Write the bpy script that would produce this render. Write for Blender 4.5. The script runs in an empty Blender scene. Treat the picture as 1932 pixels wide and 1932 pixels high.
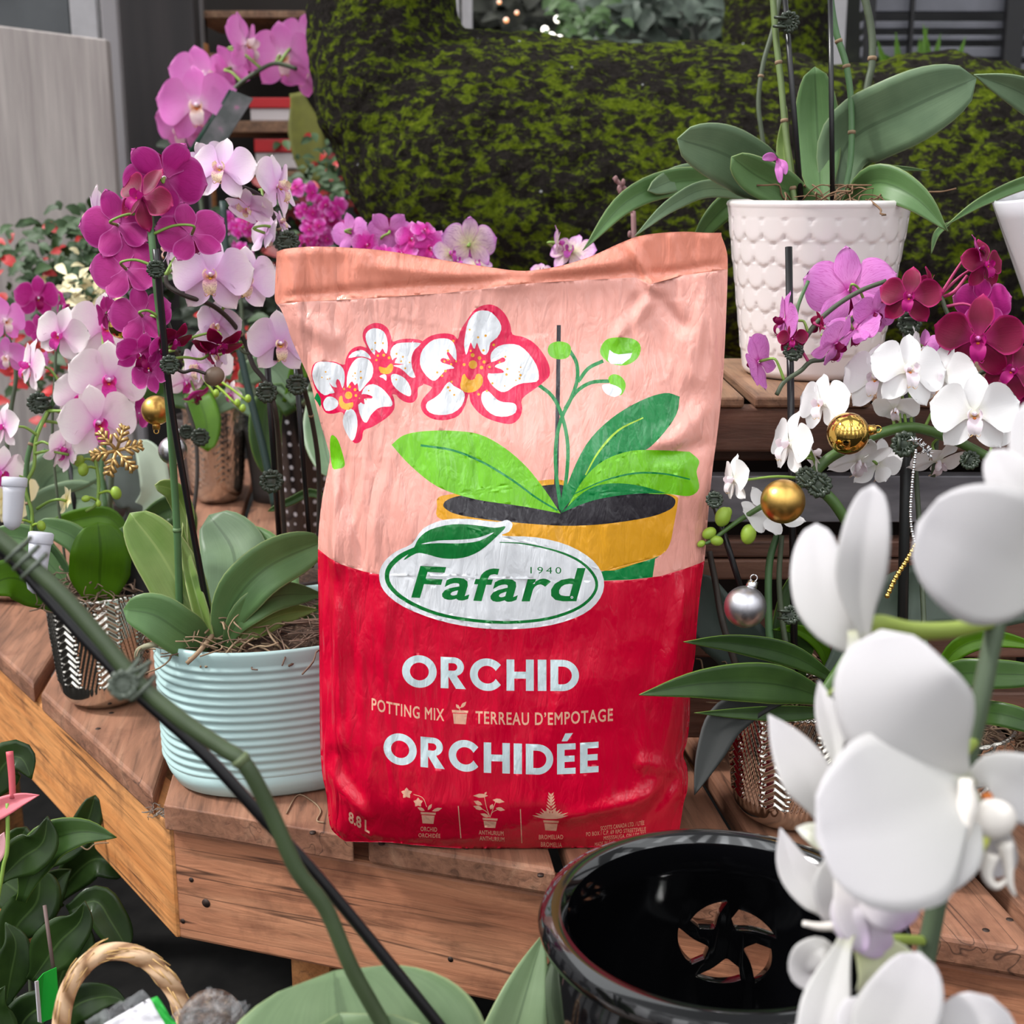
import bpy, math, random
import numpy as np
from mathutils import Vector, Matrix, noise, geometry

SC = bpy.context.scene
COL = SC.collection
F = 2500.0
PITCH = math.radians(13.8)
CAMZ = 0.47
FWD = Vector((0, math.cos(PITCH), -math.sin(PITCH)))
UPV = Vector((0, math.sin(PITCH), math.cos(PITCH)))
RGT = Vector((1, 0, 0))
CAM = Vector((0, 0, CAMZ))

# ------------------------------------------------------------ camera
cd = bpy.data.cameras.new('camera')
cam = bpy.data.objects.new('camera', cd)
COL.objects.link(cam)
cam.location = CAM
cam.rotation_euler = (math.pi / 2 - PITCH, 0, 0)
cd.sensor_width = 36
cd.lens = F / 1932 * 36
cd.clip_start = 0.02
cd.clip_end = 60
cd.dof.use_dof = True
cd.dof.focus_distance = 0.95
cd.dof.aperture_fstop = 12.0
SC.camera = cam

# ------------------------------------------------------------ daylight
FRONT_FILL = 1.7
w = bpy.data.worlds.new('daylight')
SC.world = w
w.use_nodes = True
nt = w.node_tree
nt.nodes.clear()
wo = nt.nodes.new('ShaderNodeOutputWorld')
bg = nt.nodes.new('ShaderNodeBackground')
tc = nt.nodes.new('ShaderNodeTexCoord')
sx = nt.nodes.new('ShaderNodeSeparateXYZ')
cr = nt.nodes.new('ShaderNodeValToRGB')
nt.links.new(tc.outputs['Generated'], sx.inputs[0])
nt.links.new(sx.outputs['Z'], cr.inputs[0])
cr.color_ramp.elements[0].position = 0.0
cr.color_ramp.elements[0].color = (0.13, 0.13, 0.135, 1)
cr.color_ramp.elements[1].position = 0.75
cr.color_ramp.elements[1].color = (0.95, 0.98, 1.0, 1)
e = cr.color_ramp.elements.new(0.2)
e.color = (0.30, 0.30, 0.31, 1)
def wmath(op, x, y=0.0, z=None, clamp=False):
    n_ = nt.nodes.new('ShaderNodeMath'); n_.operation = op; n_.use_clamp = clamp
    for k_, v_ in enumerate((x, y, z)):
        if v_ is None: continue
        if hasattr(v_, 'is_output'): nt.links.new(v_, n_.inputs[k_])
        else: n_.inputs[k_].default_value = v_
    return n_.outputs[0]
# greenhouse roof panes shaped for glints; added front fill cut into made-up windows
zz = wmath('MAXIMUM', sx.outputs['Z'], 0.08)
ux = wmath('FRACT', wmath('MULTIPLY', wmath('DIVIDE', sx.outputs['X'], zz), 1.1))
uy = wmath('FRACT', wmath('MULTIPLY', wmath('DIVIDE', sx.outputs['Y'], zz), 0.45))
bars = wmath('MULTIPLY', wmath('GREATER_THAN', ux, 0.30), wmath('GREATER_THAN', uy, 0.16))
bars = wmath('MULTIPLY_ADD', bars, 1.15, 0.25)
front = wmath('MULTIPLY', wmath('MAXIMUM', wmath('MULTIPLY', sx.outputs['Y'], -1.0), 0.0), FRONT_FILL)  # fill added behind the camera to brighten what faces it
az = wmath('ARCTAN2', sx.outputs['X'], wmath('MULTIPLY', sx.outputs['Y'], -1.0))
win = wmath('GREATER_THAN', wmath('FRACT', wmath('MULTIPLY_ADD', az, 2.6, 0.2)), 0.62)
fill_z = wmath('GREATER_THAN', wmath('FRACT', wmath('MULTIPLY_ADD', sx.outputs['Z'], 2.7, 0.1)), 0.25)
front = wmath('MULTIPLY', front, wmath('MULTIPLY_ADD', wmath('MULTIPLY', win, fill_z), 2.6, 0.25))
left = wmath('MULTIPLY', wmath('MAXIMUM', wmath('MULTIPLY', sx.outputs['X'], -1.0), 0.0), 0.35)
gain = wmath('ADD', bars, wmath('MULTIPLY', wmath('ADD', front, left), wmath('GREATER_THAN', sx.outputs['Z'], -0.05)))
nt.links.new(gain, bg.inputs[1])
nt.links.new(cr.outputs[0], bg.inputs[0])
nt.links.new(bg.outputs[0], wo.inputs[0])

sd = bpy.data.lights.new('sun', 'SUN')
so = bpy.data.objects.new('sun', sd)
COL.objects.link(so)
sd.energy = 2.8
sd.angle = math.radians(7)
sd.color = (1.0, 0.98, 0.96)
so.rotation_euler = Vector((0.75, 0.02, -0.85)).to_track_quat('-Z', 'Y').to_euler()

SC.cycles.max_bounces = 5
SC.cycles.diffuse_bounces = 2
SC.cycles.glossy_bounces = 2
SC.cycles.adaptive_threshold = 0.06

SC.view_settings.view_transform = 'Standard'
SC.view_settings.look = 'None'
SC.view_settings.gamma = 1
SC.view_settings.use_curve_mapping = False
SC.view_settings.exposure = 0.31

# ------------------------------------------------------------ helpers
def ray(px, py):
    return FWD + RGT * ((px - 966) / F) + UPV * ((966 - py) / F)
def at(px, py, d):
    return CAM + ray(px, py) * d
def atY(px, py, Y):
    r = ray(px, py)
    return CAM + r * (Y / r.y)
def atZ(px, py, z=0.0):
    r = ray(px, py)
    return CAM + r * ((z - CAMZ) / r.z)
def depth(p):
    return (p - CAM).dot(FWD)
def mm(px, d):
    return px * d / F
def pts3(lst, d=None):
    return [at(p[0], p[1], p[2] if len(p) > 2 else d) for p in lst]

def lin(c):
    return tuple((x / 255 / 12.92) if x / 255 <= 0.04045 else ((x / 255 + 0.055) / 1.055) ** 2.4 for x in c)

ORI = {}
def tag(o, label=None, cat=None, group=None, kind=None):
    if label: o['label'] = label
    if cat: o['category'] = cat
    if group: o['group'] = group
    if kind: o['kind'] = kind
    return o
def thing(name, loc, label=None, cat=None, group=None, kind=None):
    o = bpy.data.objects.new(name, None)
    o.empty_display_size = 0.02
    o.location = loc
    COL.objects.link(o)
    ORI[o.name] = Vector(loc)
    return tag(o, label, cat, group, kind)
def mk(name, verts, faces, mats, parent=None, smooth=True, uv=None, mi=None, solid=0, bevel=0, sub=0, offset=0.0):
    """verts in world space; parented objects keep an identity local matrix"""
    org = ORI[parent.name] if parent is not None else None
    if org is None:
        n = len(verts)
        org = Vector((sum(v[0] for v in verts) / n, sum(v[1] for v in verts) / n, min(v[2] for v in verts)))
        setloc = True
    else:
        setloc = False
    me = bpy.data.meshes.new(name)
    me.from_pydata([(v[0] - org[0], v[1] - org[1], v[2] - org[2]) for v in verts], [], faces)
    for m in (mats if isinstance(mats, (list, tuple)) else [mats]):
        me.materials.append(m)
    if mi is not None:
        me.polygons.foreach_set('material_index', mi)
    if smooth:
        me.polygons.foreach_set('use_smooth', [True] * len(me.polygons))
    if uv is not None:
        l = me.uv_layers.new(name='UVMap')
        vi = np.empty(len(me.loops), dtype=np.int32)
        me.loops.foreach_get('vertex_index', vi)
        l.data.foreach_set('uv', np.asarray(uv, dtype=np.float32)[vi].ravel())
    me.update()
    o = bpy.data.objects.new(name, me)
    COL.objects.link(o)
    if parent is not None:
        o.parent = parent
    if setloc:
        o.location = org
    ORI[o.name] = Vector(org)
    if solid:
        s = o.modifiers.new('solid', 'SOLIDIFY'); s.thickness = solid; s.offset = offset
    if bevel:
        b = o.modifiers.new('bevel', 'BEVEL'); b.width = bevel; b.segments = 2; b.limit_method = 'ANGLE'
    if sub:
        s = o.modifiers.new('sub', 'SUBSURF'); s.levels = sub; s.render_levels = sub
    return o

def spline(P, n, closed=False):
    """Catmull-Rom through Vectors, about n samples per span"""
    P = [Vector(p) for p in P]
    out = []
    m = len(P)
    rng = range(m if closed else m - 1)
    for i in rng:
        if closed:
            a, b, c, d = P[(i - 1) % m], P[i], P[(i + 1) % m], P[(i + 2) % m]
        else:
            b, c = P[i], P[i + 1]
            a = P[i - 1] if i > 0 else b * 2 - c
            d = P[i + 2] if i + 2 < m else c * 2 - b
        for k in range(n):
            t = k / n
            out.append(0.5 * ((2 * b) + (c - a) * t + (2 * a - 5 * b + 4 * c - d) * t * t + (3 * b - a - 3 * c + d) * t ** 3))
    if not closed:
        out.append(P[-1].copy())
    return out
def resample(P, n):
    L = [0]
    for i in range(1, len(P)):
        L.append(L[-1] + (P[i] - P[i - 1]).length)
    out = []
    j = 0
    for k in range(n):
        s = L[-1] * k / (n - 1)
        while j < len(P) - 2 and L[j + 1] < s:
            j += 1
        t = (s - L[j]) / max(1e-9, L[j + 1] - L[j])
        out.append(P[j].lerp(P[j + 1], min(1, max(0, t))))
    return out

class MB:
    """collects shapes that make ONE part"""
    def __init__(s):
        s.v = []; s.f = []; s.uv = []; s.mi = []
    def add(s, v, f, uv=None, m=0):
        o = len(s.v)
        s.v += [Vector(x) for x in v]
        s.f += [tuple(i + o for i in q) for q in f]
        s.uv += list(uv) if uv is not None else [(0, 0)] * len(v)
        s.mi += [m] * len(f)
        return s
    def tube(s, P, r, sides=8, m=0, cap=True):
        n = len(P)
        R = r if isinstance(r, (list, tuple)) else [r] * n
        if len(R) != n:
            R = [R[int(i * (len(R) - 1) / (n - 1))] * (1 - (i * (len(R) - 1) / (n - 1)) % 1) + R[min(len(R) - 1, int(i * (len(R) - 1) / (n - 1)) + 1)] * ((i * (len(R) - 1) / (n - 1)) % 1) for i in range(n)]
        T0 = (P[1] - P[0]).normalized()
        N = T0.orthogonal().normalized()
        v = []; f = []; uv = []
        ln = 0
        for i in range(n):
            T = (P[min(i + 1, n - 1)] - P[max(i - 1, 0)])
            T = T.normalized() if T.length > 1e-9 else T0
            N = (N - T * N.dot(T))
            N = N.normalized() if N.length > 1e-6 else T.orthogonal().normalized()
            B = T.cross(N)
            if i: ln += (P[i] - P[i - 1]).length
            for k in range(sides):
                a = 2 * math.pi * k / sides
                v.append(P[i] + (N * math.cos(a) + B * math.sin(a)) * R[i])
                uv.append((k / sides, ln))
        for i in range(n - 1):
            for k in range(sides):
                a = i * sides + k; b = i * sides + (k + 1) % sides
                f.append((a, b, b + sides, a + sides))
        if cap:
            f.append(tuple(range(sides - 1, -1, -1)))
            f.append(tuple((n - 1) * sides + k for k in range(sides)))
        return s.add(v, f, uv, m)
    def box(s, c, ax, m=0):
        """c centre, ax three half-axis vectors"""
        v = []
        for i in (-1, 1):
            for j in (-1, 1):
                for k in (-1, 1):
                    v.append(Vector(c) + ax[0] * i + ax[1] * j + ax[2] * k)
        f = [(0, 1, 3, 2), (4, 6, 7, 5), (0, 4, 5, 1), (2, 3, 7, 6), (0, 2, 6, 4), (1, 5, 7, 3)]
        if ax[0].cross(ax[1]).dot(ax[2]) < 0:
            f = [q[::-1] for q in f]
        return s.add(v, f, None, m)
    def ball(s, c, r, nu=16, nv=10, m=0, ax=None):
        """ellipsoid: r scalar or 3-tuple along ax (z last)"""
        r = (r, r, r) if not isinstance(r, (tuple, list)) else r
        ax = ax or (Vector((1, 0, 0)), Vector((0, 1, 0)), Vector((0, 0, 1)))
        v = []; f = []; uv = []
        for j in range(nv + 1):
            p = math.pi * j / nv
            for i in range(nu):
                a = 2 * math.pi * i / nu
                v.append(Vector(c) + ax[0] * (r[0] * math.sin(p) * math.cos(a)) + ax[1] * (r[1] * math.sin(p) * math.sin(a)) + ax[2] * (r[2] * math.cos(p)))
                uv.append((i / nu, j / nv))
        for j in range(nv):
            for i in range(nu):
                a = j * nu + i; b = j * nu + (i + 1) % nu
                f.append((a, a + nu, b + nu, b))
        return s.add(v, f, uv, m)
    def lathe(s, c, prof, n=48, m=0, sx=1, sy=1, rot=0, disp=None, sq=2.0):
        """prof: list of (radius, z); disp(angle, j, r) -> radius change; sq: superellipse power"""
        v = []; f = []; uv = []
        cr_, sr_ = math.cos(rot), math.sin(rot)
        for j, (r, z) in enumerate(prof):
            for i in range(n):
                a = 2 * math.pi * i / n
                ca, sa = math.cos(a), math.sin(a)
                k = 1.0 if sq == 2.0 else (abs(ca) ** sq + abs(sa) ** sq) ** (-1 / sq)
                rr = r + (disp(a, z, r) if disp else 0)
                x, y = rr * k * ca * sx, rr * k * sa * sy
                v.append((c[0] + x * cr_ - y * sr_, c[1] + x * sr_ + y * cr_, c[2] + z))
                uv.append((i / n, z))
        for j in range(len(prof) - 1):
            for i in range(n):
                a = j * n + i; b = j * n + (i + 1) % n
                f.append((a, b, b + n, a + n))
        return s.add(v, f, uv, m)
    def build(s, name, mats, parent=None, **k):
        return mk(name, s.v, s.f, mats, parent, uv=s.uv, mi=s.mi, **k)

# ------------------------------------------------------------ materials
class NT:
    def __init__(s, m):
        s.t = m.node_tree; s.m = m
        s.p = s.t.nodes['Principled BSDF']
        s._c = None
    def n(s, t, **k):
        x = s.t.nodes.new('ShaderNode' + t)
        for a, b in k.items(): setattr(x, a, b)
        return x
    def l(s, a, b): s.t.links.new(a, b)
    def obj(s, scale=(1, 1, 1), rot=(0, 0, 0)):
        if s._c is None: s._c = s.n('TexCoord')
        mp = s.n('Mapping'); mp.inputs['Scale'].default_value = scale; mp.inputs['Rotation'].default_value = rot
        s.l(s._c.outputs['Object'], mp.inputs[0]); return mp.outputs[0]
    def uv(s, scale=(1, 1, 1)):
        if s._c is None: s._c = s.n('TexCoord')
        mp = s.n('Mapping'); mp.inputs['Scale'].default_value = scale
        s.l(s._c.outputs['UV'], mp.inputs[0]); return mp.outputs[0]
    def noise(s, vec, scale=5, detail=4, rough=0.5, dist=0.0):
        x = s.n('TexNoise'); x.inputs['Scale'].default_value = scale; x.inputs['Detail'].default_value = detail
        x.inputs['Roughness'].default_value = rough; x.inputs['Distortion'].default_value = dist
        if vec is not None: s.l(vec, x.inputs['Vector'])
        return x.outputs['Fac']
    def ramp(s, fac, stops):
        x = s.n('ValToRGB'); cr = x.color_ramp
        while len(cr.elements) < len(stops): cr.elements.new(0.5)
        for e_, (p, c) in zip(cr.elements, stops):
            e_.position = p; e_.color = (*c, 1) if len(c) == 3 else c
        s.l(fac, x.inputs[0]); return x.outputs['Color']
    def mix(s, fac, a, b, mode='MIX'):
        x = s.n('Mix', data_type='RGBA', blend_type=mode)
        for sock, val in ((x.inputs[0], fac), (x.inputs[6], a), (x.inputs[7], b)):
            if hasattr(val, 'is_output'): s.l(val, sock)
            else: sock.default_value = (*val, 1) if isinstance(val, tuple) and len(val) == 3 else val
        return x.outputs[2]
    def math(s, op, a, b=0.0, c=None, clamp=False):
        x = s.n('Math', operation=op, use_clamp=clamp)
        for i, val in enumerate((a, b, c)):
            if val is None: continue
            if hasattr(val, 'is_output'): s.l(val, x.inputs[i])
            else: x.inputs[i].default_value = val
        return x.outputs[0]
    def bump(s, h, strength=0.3, dist=0.001):
        x = s.n('Bump'); x.inputs['Strength'].default_value = strength; x.inputs['Distance'].default_value = dist
        s.l(h, x.inputs['Height'])
        if s.p.inputs['Normal'].is_linked:
            s.l(s.p.inputs['Normal'].links[0].from_socket, x.inputs['Normal'])
        s.l(x.outputs[0], s.p.inputs['Normal'])
    def col(s, c): s.l(c, s.p.inputs['Base Color'])

def mat(name, c=(0.8, 0.8, 0.8), rough=0.5, metal=0.0, spec=None, coat=0, trans=0, sub=0, alpha=1, ior=None):
    m = bpy.data.materials.new(name)
    m.use_nodes = True
    p = m.node_tree.nodes['Principled BSDF']
    p.inputs['Base Color'].default_value = (*c, 1)
    p.inputs['Roughness'].default_value = rough
    p.inputs['Metallic'].default_value = metal
    if spec is not None: p.inputs['Specular IOR Level'].default_value = spec
    if coat: p.inputs['Coat Weight'].default_value = coat; p.inputs['Coat Roughness'].default_value = 0.08
    if trans: p.inputs['Transmission Weight'].default_value = trans
    if alpha < 1: p.inputs['Alpha'].default_value = alpha
    if ior: p.inputs['IOR'].default_value = ior
    return m, NT(m)
def M(c, rough=0.5, vary=0.0, scale=40, name='paint', **k):
    m, n = mat(name, lin(c), rough, **k)
    if vary:
        a = lin(c)
        n.col(n.ramp(n.noise(n.obj(), scale), [(0.3, tuple(x * (1 - vary) for x in a)), (0.7, tuple(min(1, x * (1 + vary)) for x in a))]))
    return m
def thin(m, n, amount=0.3, colour=None):
    """light passing through a petal or a leaf"""
    t = n.n('BsdfTranslucent'); mx = n.n('MixShader'); out = n.t.nodes['Material Output']
    if n.p.inputs['Base Color'].is_linked: n.l(n.p.inputs['Base Color'].links[0].from_socket, t.inputs[0])
    else: t.inputs[0].default_value = n.p.inputs['Base Color'].default_value
    if colour: t.inputs[0].default_value = (*colour, 1)
    mx.inputs[0].default_value = amount
    n.l(n.p.outputs[0], mx.inputs[1]); n.l(t.outputs[0], mx.inputs[2]); n.l(mx.outputs[0], out.inputs[0])
    return m
def s_(t): t = max(0.0, min(1.0, t)); return t * t * (3 - 2 * t)
# ============================================================ structure: bench, shelves, ground, far walls
def wood(name, c1, c2, c3, rz=0.0, rough=0.62, axis='Y', knots=True):
    m, n = mat(name, (0.5, 0.3, 0.2), rough)
    oi = n.n('ObjectInfo')
    off = n.n('VectorMath', operation='ADD')
    cmb = n.n('CombineXYZ')
    n.l(n.math('MULTIPLY', oi.outputs['Random'], 3.0), cmb.inputs[0]); n.l(n.math('MULTIPLY', oi.outputs['Random'], 7.0), cmb.inputs[1]); n.l(n.math('MULTIPLY', oi.outputs['Random'], 5.0), cmb.inputs[2])
    tcn = n.n('TexCoord'); rot = n.n('VectorRotate', rotation_type='Z_AXIS'); rot.inputs['Angle'].default_value = -rz
    n.l(tcn.outputs['Object'], rot.inputs['Vector']); n.l(rot.outputs[0], off.inputs[0]); n.l(cmb.outputs[0], off.inputs[1])
    def mp(s):
        x = n.n('Mapping'); x.inputs['Scale'].default_value = s; n.l(off.outputs[0], x.inputs[0]); return x.outputs[0]
    S = {'Y': (1, 0.09, 1), 'X': (0.09, 1, 1)}[axis]
    g = n.noise(mp(tuple(a * 1 for a in S)), 160, 5, 0.62, 0.6)
    g2 = n.noise(mp(tuple(a * 1 for a in S)), 24, 3, 0.6, 1.2)
    base = n.ramp(g2, [(0.3, lin(c1)), (0.55, lin(c2)), (0.75, lin(c3))])
    fine = n.ramp(g, [(0.30, (0.30, 0.30, 0.30)), (0.42, (0.74, 0.74, 0.74)), (0.55, (1.0, 1.0, 1.0)), (0.7, (1.15, 1.15, 1.15))])
    c = n.mix(0.75, base, fine, 'MULTIPLY')
    if knots:
        v = n.n('TexVoronoi'); v.inputs['Scale'].default_value = 11.0
        n.l(mp(tuple(1 if a == 1 else 0.6 for a in S)), v.inputs['Vector'])
        kk = n.ramp(v.outputs['Distance'], [(0.04, (1, 1, 1)), (0.12, (0, 0, 0))])
        c = n.mix(kk, c, n.mix(0.5, c, lin((70, 36, 22))))
        st = n.ramp(n.noise(mp((1, 1, 1)), 14, 5, 0.7), [(0.52, (0, 0, 0)), (0.72, (0.6, 0.6, 0.6))])
        c = n.mix(st, c, lin((92, 52, 38)))
    ck = n.noise(mp(tuple(a if a == 1 else 0.03 for a in S)), 42, 2, 0.5, 0.4); ck = n.math('ABSOLUTE', n.math('SUBTRACT', ck, 0.5)); cm = n.noise(mp((1, 1, 1)), 7, 2)
    ckf = n.math('MULTIPLY', n.ramp(ck, [(0.0, (1, 1, 1)), (0.012, (0, 0, 0))]), n.ramp(cm, [(0.5, (0, 0, 0)), (0.58, (0.85, 0.85, 0.85))]))
    c = n.mix(ckf, c, lin((48, 28, 20)))
    n.col(c)
    n.bump(g, 0.5, 0.0012)
    return m
GD = math.radians(97)
GV = Vector((math.cos(GD), math.sin(GD), 0)); GU = Vector((GV.y, -GV.x, 0))
W_deck = wood('weathered_deck_wood', (118, 80, 60), (152, 106, 82), (172, 130, 104), rz=GD - math.pi / 2)
FD = math.atan2(-0.321, 0.947)
W_front = wood('reddish_fascia_wood', (158, 100, 72), (192, 130, 96), (206, 146, 110), rz=FD, axis='X')
LD = math.atan2(0.8, -0.6)
W_left = wood('orange_fascia_wood', (196, 124, 66), (216, 148, 88), (224, 160, 100), rz=LD, axis='X')
W_old = wood('grey_brown_old_wood', (112, 82, 62), (140, 104, 78), (158, 122, 94))
W_oldx = wood('grey_brown_riser_wood', (88, 60, 48), (112, 78, 62), (128, 92, 74), axis='X')

CA = Vector((-0.272, 0.952, 0)); FDIR = Vector((0.947, -0.321, 0)).normalized(); LDIR = Vector((-0.6, 0.8, 0)).normalized()
bench = thing('display_bench', (0, 1.3, -0.62), 'octagonal wooden plant bench with slatted brown top and orange side board', 'bench')
def cut(u, side):
    """distance along GV where line of boards at across-coordinate u meets the front / left edge"""
    P0, D = (CA, FDIR) if side == 'f' else (CA, LDIR)
    # GU*u + GV*v = P0 + D*t
    det = GV.x * (-D.y) + GV.y * D.x
    b = P0 - GU * u
    return (b.x * (-D.y) + b.y * D.x) / det
TH = 0.021
edges_u = [-1.05, -0.90, -0.755, -0.608, -0.46, -0.308, -0.160, -0.002, 0.140, 0.280, 0.432, 0.58, 0.73, 0.88]
uc = CA.dot(GU)
for i in range(len(edges_u) - 1):
    u0, u1 = edges_u[i] + 0.0055, edges_u[i + 1] - 0.0055
    cuts = [u0, u1]
    if u0 < uc < u1: cuts = [u0, uc, u1]
    fr = [(u, cut(u, 'l' if u < uc - 1e-6 else 'f')) for u in cuts]
    b = MB()
    top = [GU * u + GV * v for u, v in fr] + [GU * u1 + GV * 2.35, GU * u0 + GV * 2.35]
    n = len(top)
    b.add([p + Vector((0, 0, z)) for z in (-TH, 0) for p in top], [tuple(range(n))[::-1], tuple(range(n, 2 * n))] + [(k, (k + 1) % n, (k + 1) % n + n, k + n) for k in range(n)])
    b.build('deck_board', W_deck, bench, smooth=False, bevel=0.0035)
def plank(name, a, b_, z0, z1, th, m, parent, inward, bev=0.003):
    """upright or flat board from a to b_"""
    d = (b_ - a); q = MB(); q.box((a + b_) / 2 + Vector((0, 0, (z0 + z1) / 2)) + inward * th / 2, [d / 2, inward * th / 2, Vector((0, 0, (z1 - z0) / 2))])
    return q.build(name, m, parent, smooth=False, bevel=bev)
FN = Vector((FDIR.y, -FDIR.x, 0)) * -1   # inwards from the front edge
if FN.y < 0: FN = -FN
LN = Vector((-LDIR.y, LDIR.x, 0))
if LN.x < 0: LN = -LN
fa = CA + FN * 0.008 - FDIR * 0.001
plank('front_fascia', fa, fa + FDIR * 0.78, -TH - 0.100, -TH - 0.003, 0.034, W_front, bench, FN)
la = CA + LN * 0.004 + LDIR * 0.004
fl_ = plank('side_fascia', la, la + LDIR * 1.5, -TH - 0.100, -TH + 0.002, 0.034, W_left, bench, LN)
W_leg = wood('orange_leg_wood', (180, 116, 66), (206, 140, 86), (214, 152, 98))
for p in (CA + FDIR * 0.10 + FN * 0.07, CA + FDIR * 0.6 + FN * 0.08, CA + LDIR * 0.9 + LN * 0.1, Vector((0.2, 2.1, 0)), Vector((-0.6, 2.1, 0))):
    q = MB(); q.box(p + Vector((0, 0, -0.34)), [FDIR * 0.018, FN * 0.03, Vector((0, 0, 0.28))]); q.build('leg', W_leg, bench, smooth=False, bevel=0.003)
for t in (0.28, 0.62, 1.0):     # joists under the deck
    plank('joist', CA + FN * (0.12 + t) + FDIR * (-0.05 - t * .5), CA + FN * (0.12 + t) + FDIR * 1.0, -TH - 0.09, -TH - 0.001, 0.03, W_leg, bench, FN)
# nail heads and drilled holes
nail = M((58, 44, 38), 0.6, name='rusty_nail', metal=0.4)
for k, (x, y) in enumerate(((361, 1660), (389, 1704), (345, 1738), (650, 1585), (850, 1810))):
    r = ray(x, y); P0 = fa; t = (P0 - CAM).dot(FN) / r.dot(FN); p = CAM + r * t
    q = MB(); q.tube([p - FN * 0.0002, p + FN * 0.002], 0.0022 if k != 1 else 0.0038, 14); q.build('nail', nail, bench)
for x, y in ((720, 1535), (590, 1570), (880, 1600), (865, 1560), (720, 1680 - 90), (1090, 1660), (1860, 1755), (1905, 1735), (1020, 1650), (210, 1345), (185, 1375)):
    p = atZ(x, y, 0.0); q = MB(); q.tube([p + Vector((0, 0, -0.001)), p + Vector((0, 0, 0.0002))], 0.0024, 12); q.build('nail', nail, bench)

# upper tier with riser slats
UZ = 0.3145
tier = thing('raised_shelf', (0.7, 1.6, 0), 'raised slatted wooden shelf behind the bag carrying the white scalloped pot', 'shelf')
def bx(name, lo, hi, m, parent, bev=0.002, **k):
    c = [(a + b) / 2 for a, b in zip(lo, hi)]; h = [(b - a) / 2 for a, b in zip(lo, hi)]
    q = MB(); q.box(c, [Vector((h[0], 0, 0)), Vector((0, h[1], 0)), Vector((0, 0, h[2]))]); return q.build(name, m, parent, smooth=False, bevel=bev, **k)
x = -0.012
while x < 1.5:
    bx('shelf_board', (x + 0.004, 1.0, UZ - 0.0085), (x + 0.0925, 1.235, UZ), W_old, tier, 0.002); x += 0.0965
for z0, z1, y in ((0.2710, 0.3055, 1.004), (0.2545, 0.2660, 1.05), (0.184, 0.198, 1.012), (0.1656, 0.1825, 1.012), (0.10, 0.135, 1.012), (0.03, 0.07, 1.012)):
    bx('riser_slat', (-0.01, y, z0), (1.5, y + 0.02, z1), W_oldx, tier, 0.002)
bx('dark_backing', (-0.01, 1.225, 0.002), (1.5, 1.235, UZ - 0.009), M((34, 28, 26), .8, name='gap_shade_backing'), tier)  # dark sheet added so the slat gaps read as shade
mg, ng = mat('galvanised_metal', lin((128, 126, 130)), 0.55, 0.35)
ng.col(ng.ramp(ng.noise(ng.obj((1, 1, 4)), 18, 5), [(0.3, lin((104, 102, 108))), (0.7, lin((146, 144, 148)))]))
bx('metal_rail', (-0.01, 1.014, 0.2125), (1.5, 1.03, 0.250), mg, tier, 0.001)
for xx in (0.0, 0.45, 0.95, 1.46):
    bx('post', (xx, 1.035, 0.001), (xx + 0.03, 1.07, UZ - 0.009), W_old, tier)
    bx('post', (xx, 1.19, 0.001), (xx + 0.03, 1.22, UZ - 0.009), W_old, tier)

# ground and far surroundings of the greenhouse
mf, nf = mat('dark_concrete', lin((52, 50, 50)), 0.9, spec=0.1)
nf.col(nf.ramp(nf.noise(nf.obj(), 9, 6, 0.65), [(0.3, lin((10, 10, 10))), (0.7, lin((32, 31, 30)))]))  # mottled near-black floor colour
def struct(name, v, f, m, **k):
    o = mk(name, [Vector(p) for p in v], f, m, None, smooth=False, **k); o['kind'] = 'structure'; return o
struct('floor', [(-5, -2, -0.62), (5, -2, -0.62), (5, 8, -0.62), (-5, 8, -0.62)], [(0, 1, 2, 3)], mf)
mb_, nb_ = mat('dark_hedge_backdrop', lin((30, 34, 26)), 0.9)
nb_.col(nb_.ramp(nb_.noise(nb_.obj((1, 1, 1)), 3.2, 7, 0.7, 0.6), [(0.34, lin((8, 8, 7))), (0.52, lin((20, 22, 15))), (0.66, lin((38, 42, 28))), (0.80, lin((70, 72, 60)))]))
struct('wall_back', [(-5, 6.2, -0.62), (5, 6.2, -0.62), (5, 6.2, 3.2), (-5, 6.2, 3.2)], [(0, 1, 2, 3)], mb_, solid=0.05)
mp_, np_ = mat('grey_washed_board', lin((176, 168, 164)), 0.75)
np_.col(np_.ramp(np_.noise(np_.obj((1, 1, 0.05)), 60, 5, 0.6), [(0.3, lin((150, 141, 138))), (0.7, lin((186, 177, 172)))]))
def panel(name, x0, x1, ytop, ytop2, Y, m, z0=-0.62, th=0.03, kind='structure', label=None, cat=None):
    a = atY(x0, ytop, Y); b = atY(x1, ytop2, Y)
    v = [(a.x, Y, z0), (b.x, Y, z0), (b.x, Y, b.z), (a.x, Y, a.z)]
    v += [(p[0], Y + th, p[2]) for p in v]
    o = mk(name, [Vector(p) for p in v], [(0, 1, 2, 3), (7, 6, 5, 4), (0, 4, 5, 1), (1, 5, 6, 2), (2, 6, 7, 3), (3, 7, 4, 0)], m, None, smooth=False, bevel=0.003)
    if label: tag(o, label, cat)
    else: o['kind'] = kind
    return o
panel('privacy_panel', -160, 200, 28, 74, 2.6, mp_, label='tall pale grey board panel at the left behind the plants', cat='panel')
mdk, ndk = mat('black_steel_column', lin((40, 35, 36)), 0.7)
ndk.col(ndk.ramp(ndk.noise(ndk.obj((1, 1, 0.05)), 20, 4), [(0.3, lin((30, 27, 28))), (0.7, lin((52, 46, 46)))]))
panel('dark_column', 196, 343, -400, -400, 2.9, mdk, th=0.12, label='broad black upright column beside the grey panel', cat='column')
mwh = M((190, 186, 188), 0.6, name='pale_post_and_window', vary=0.06)
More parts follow.
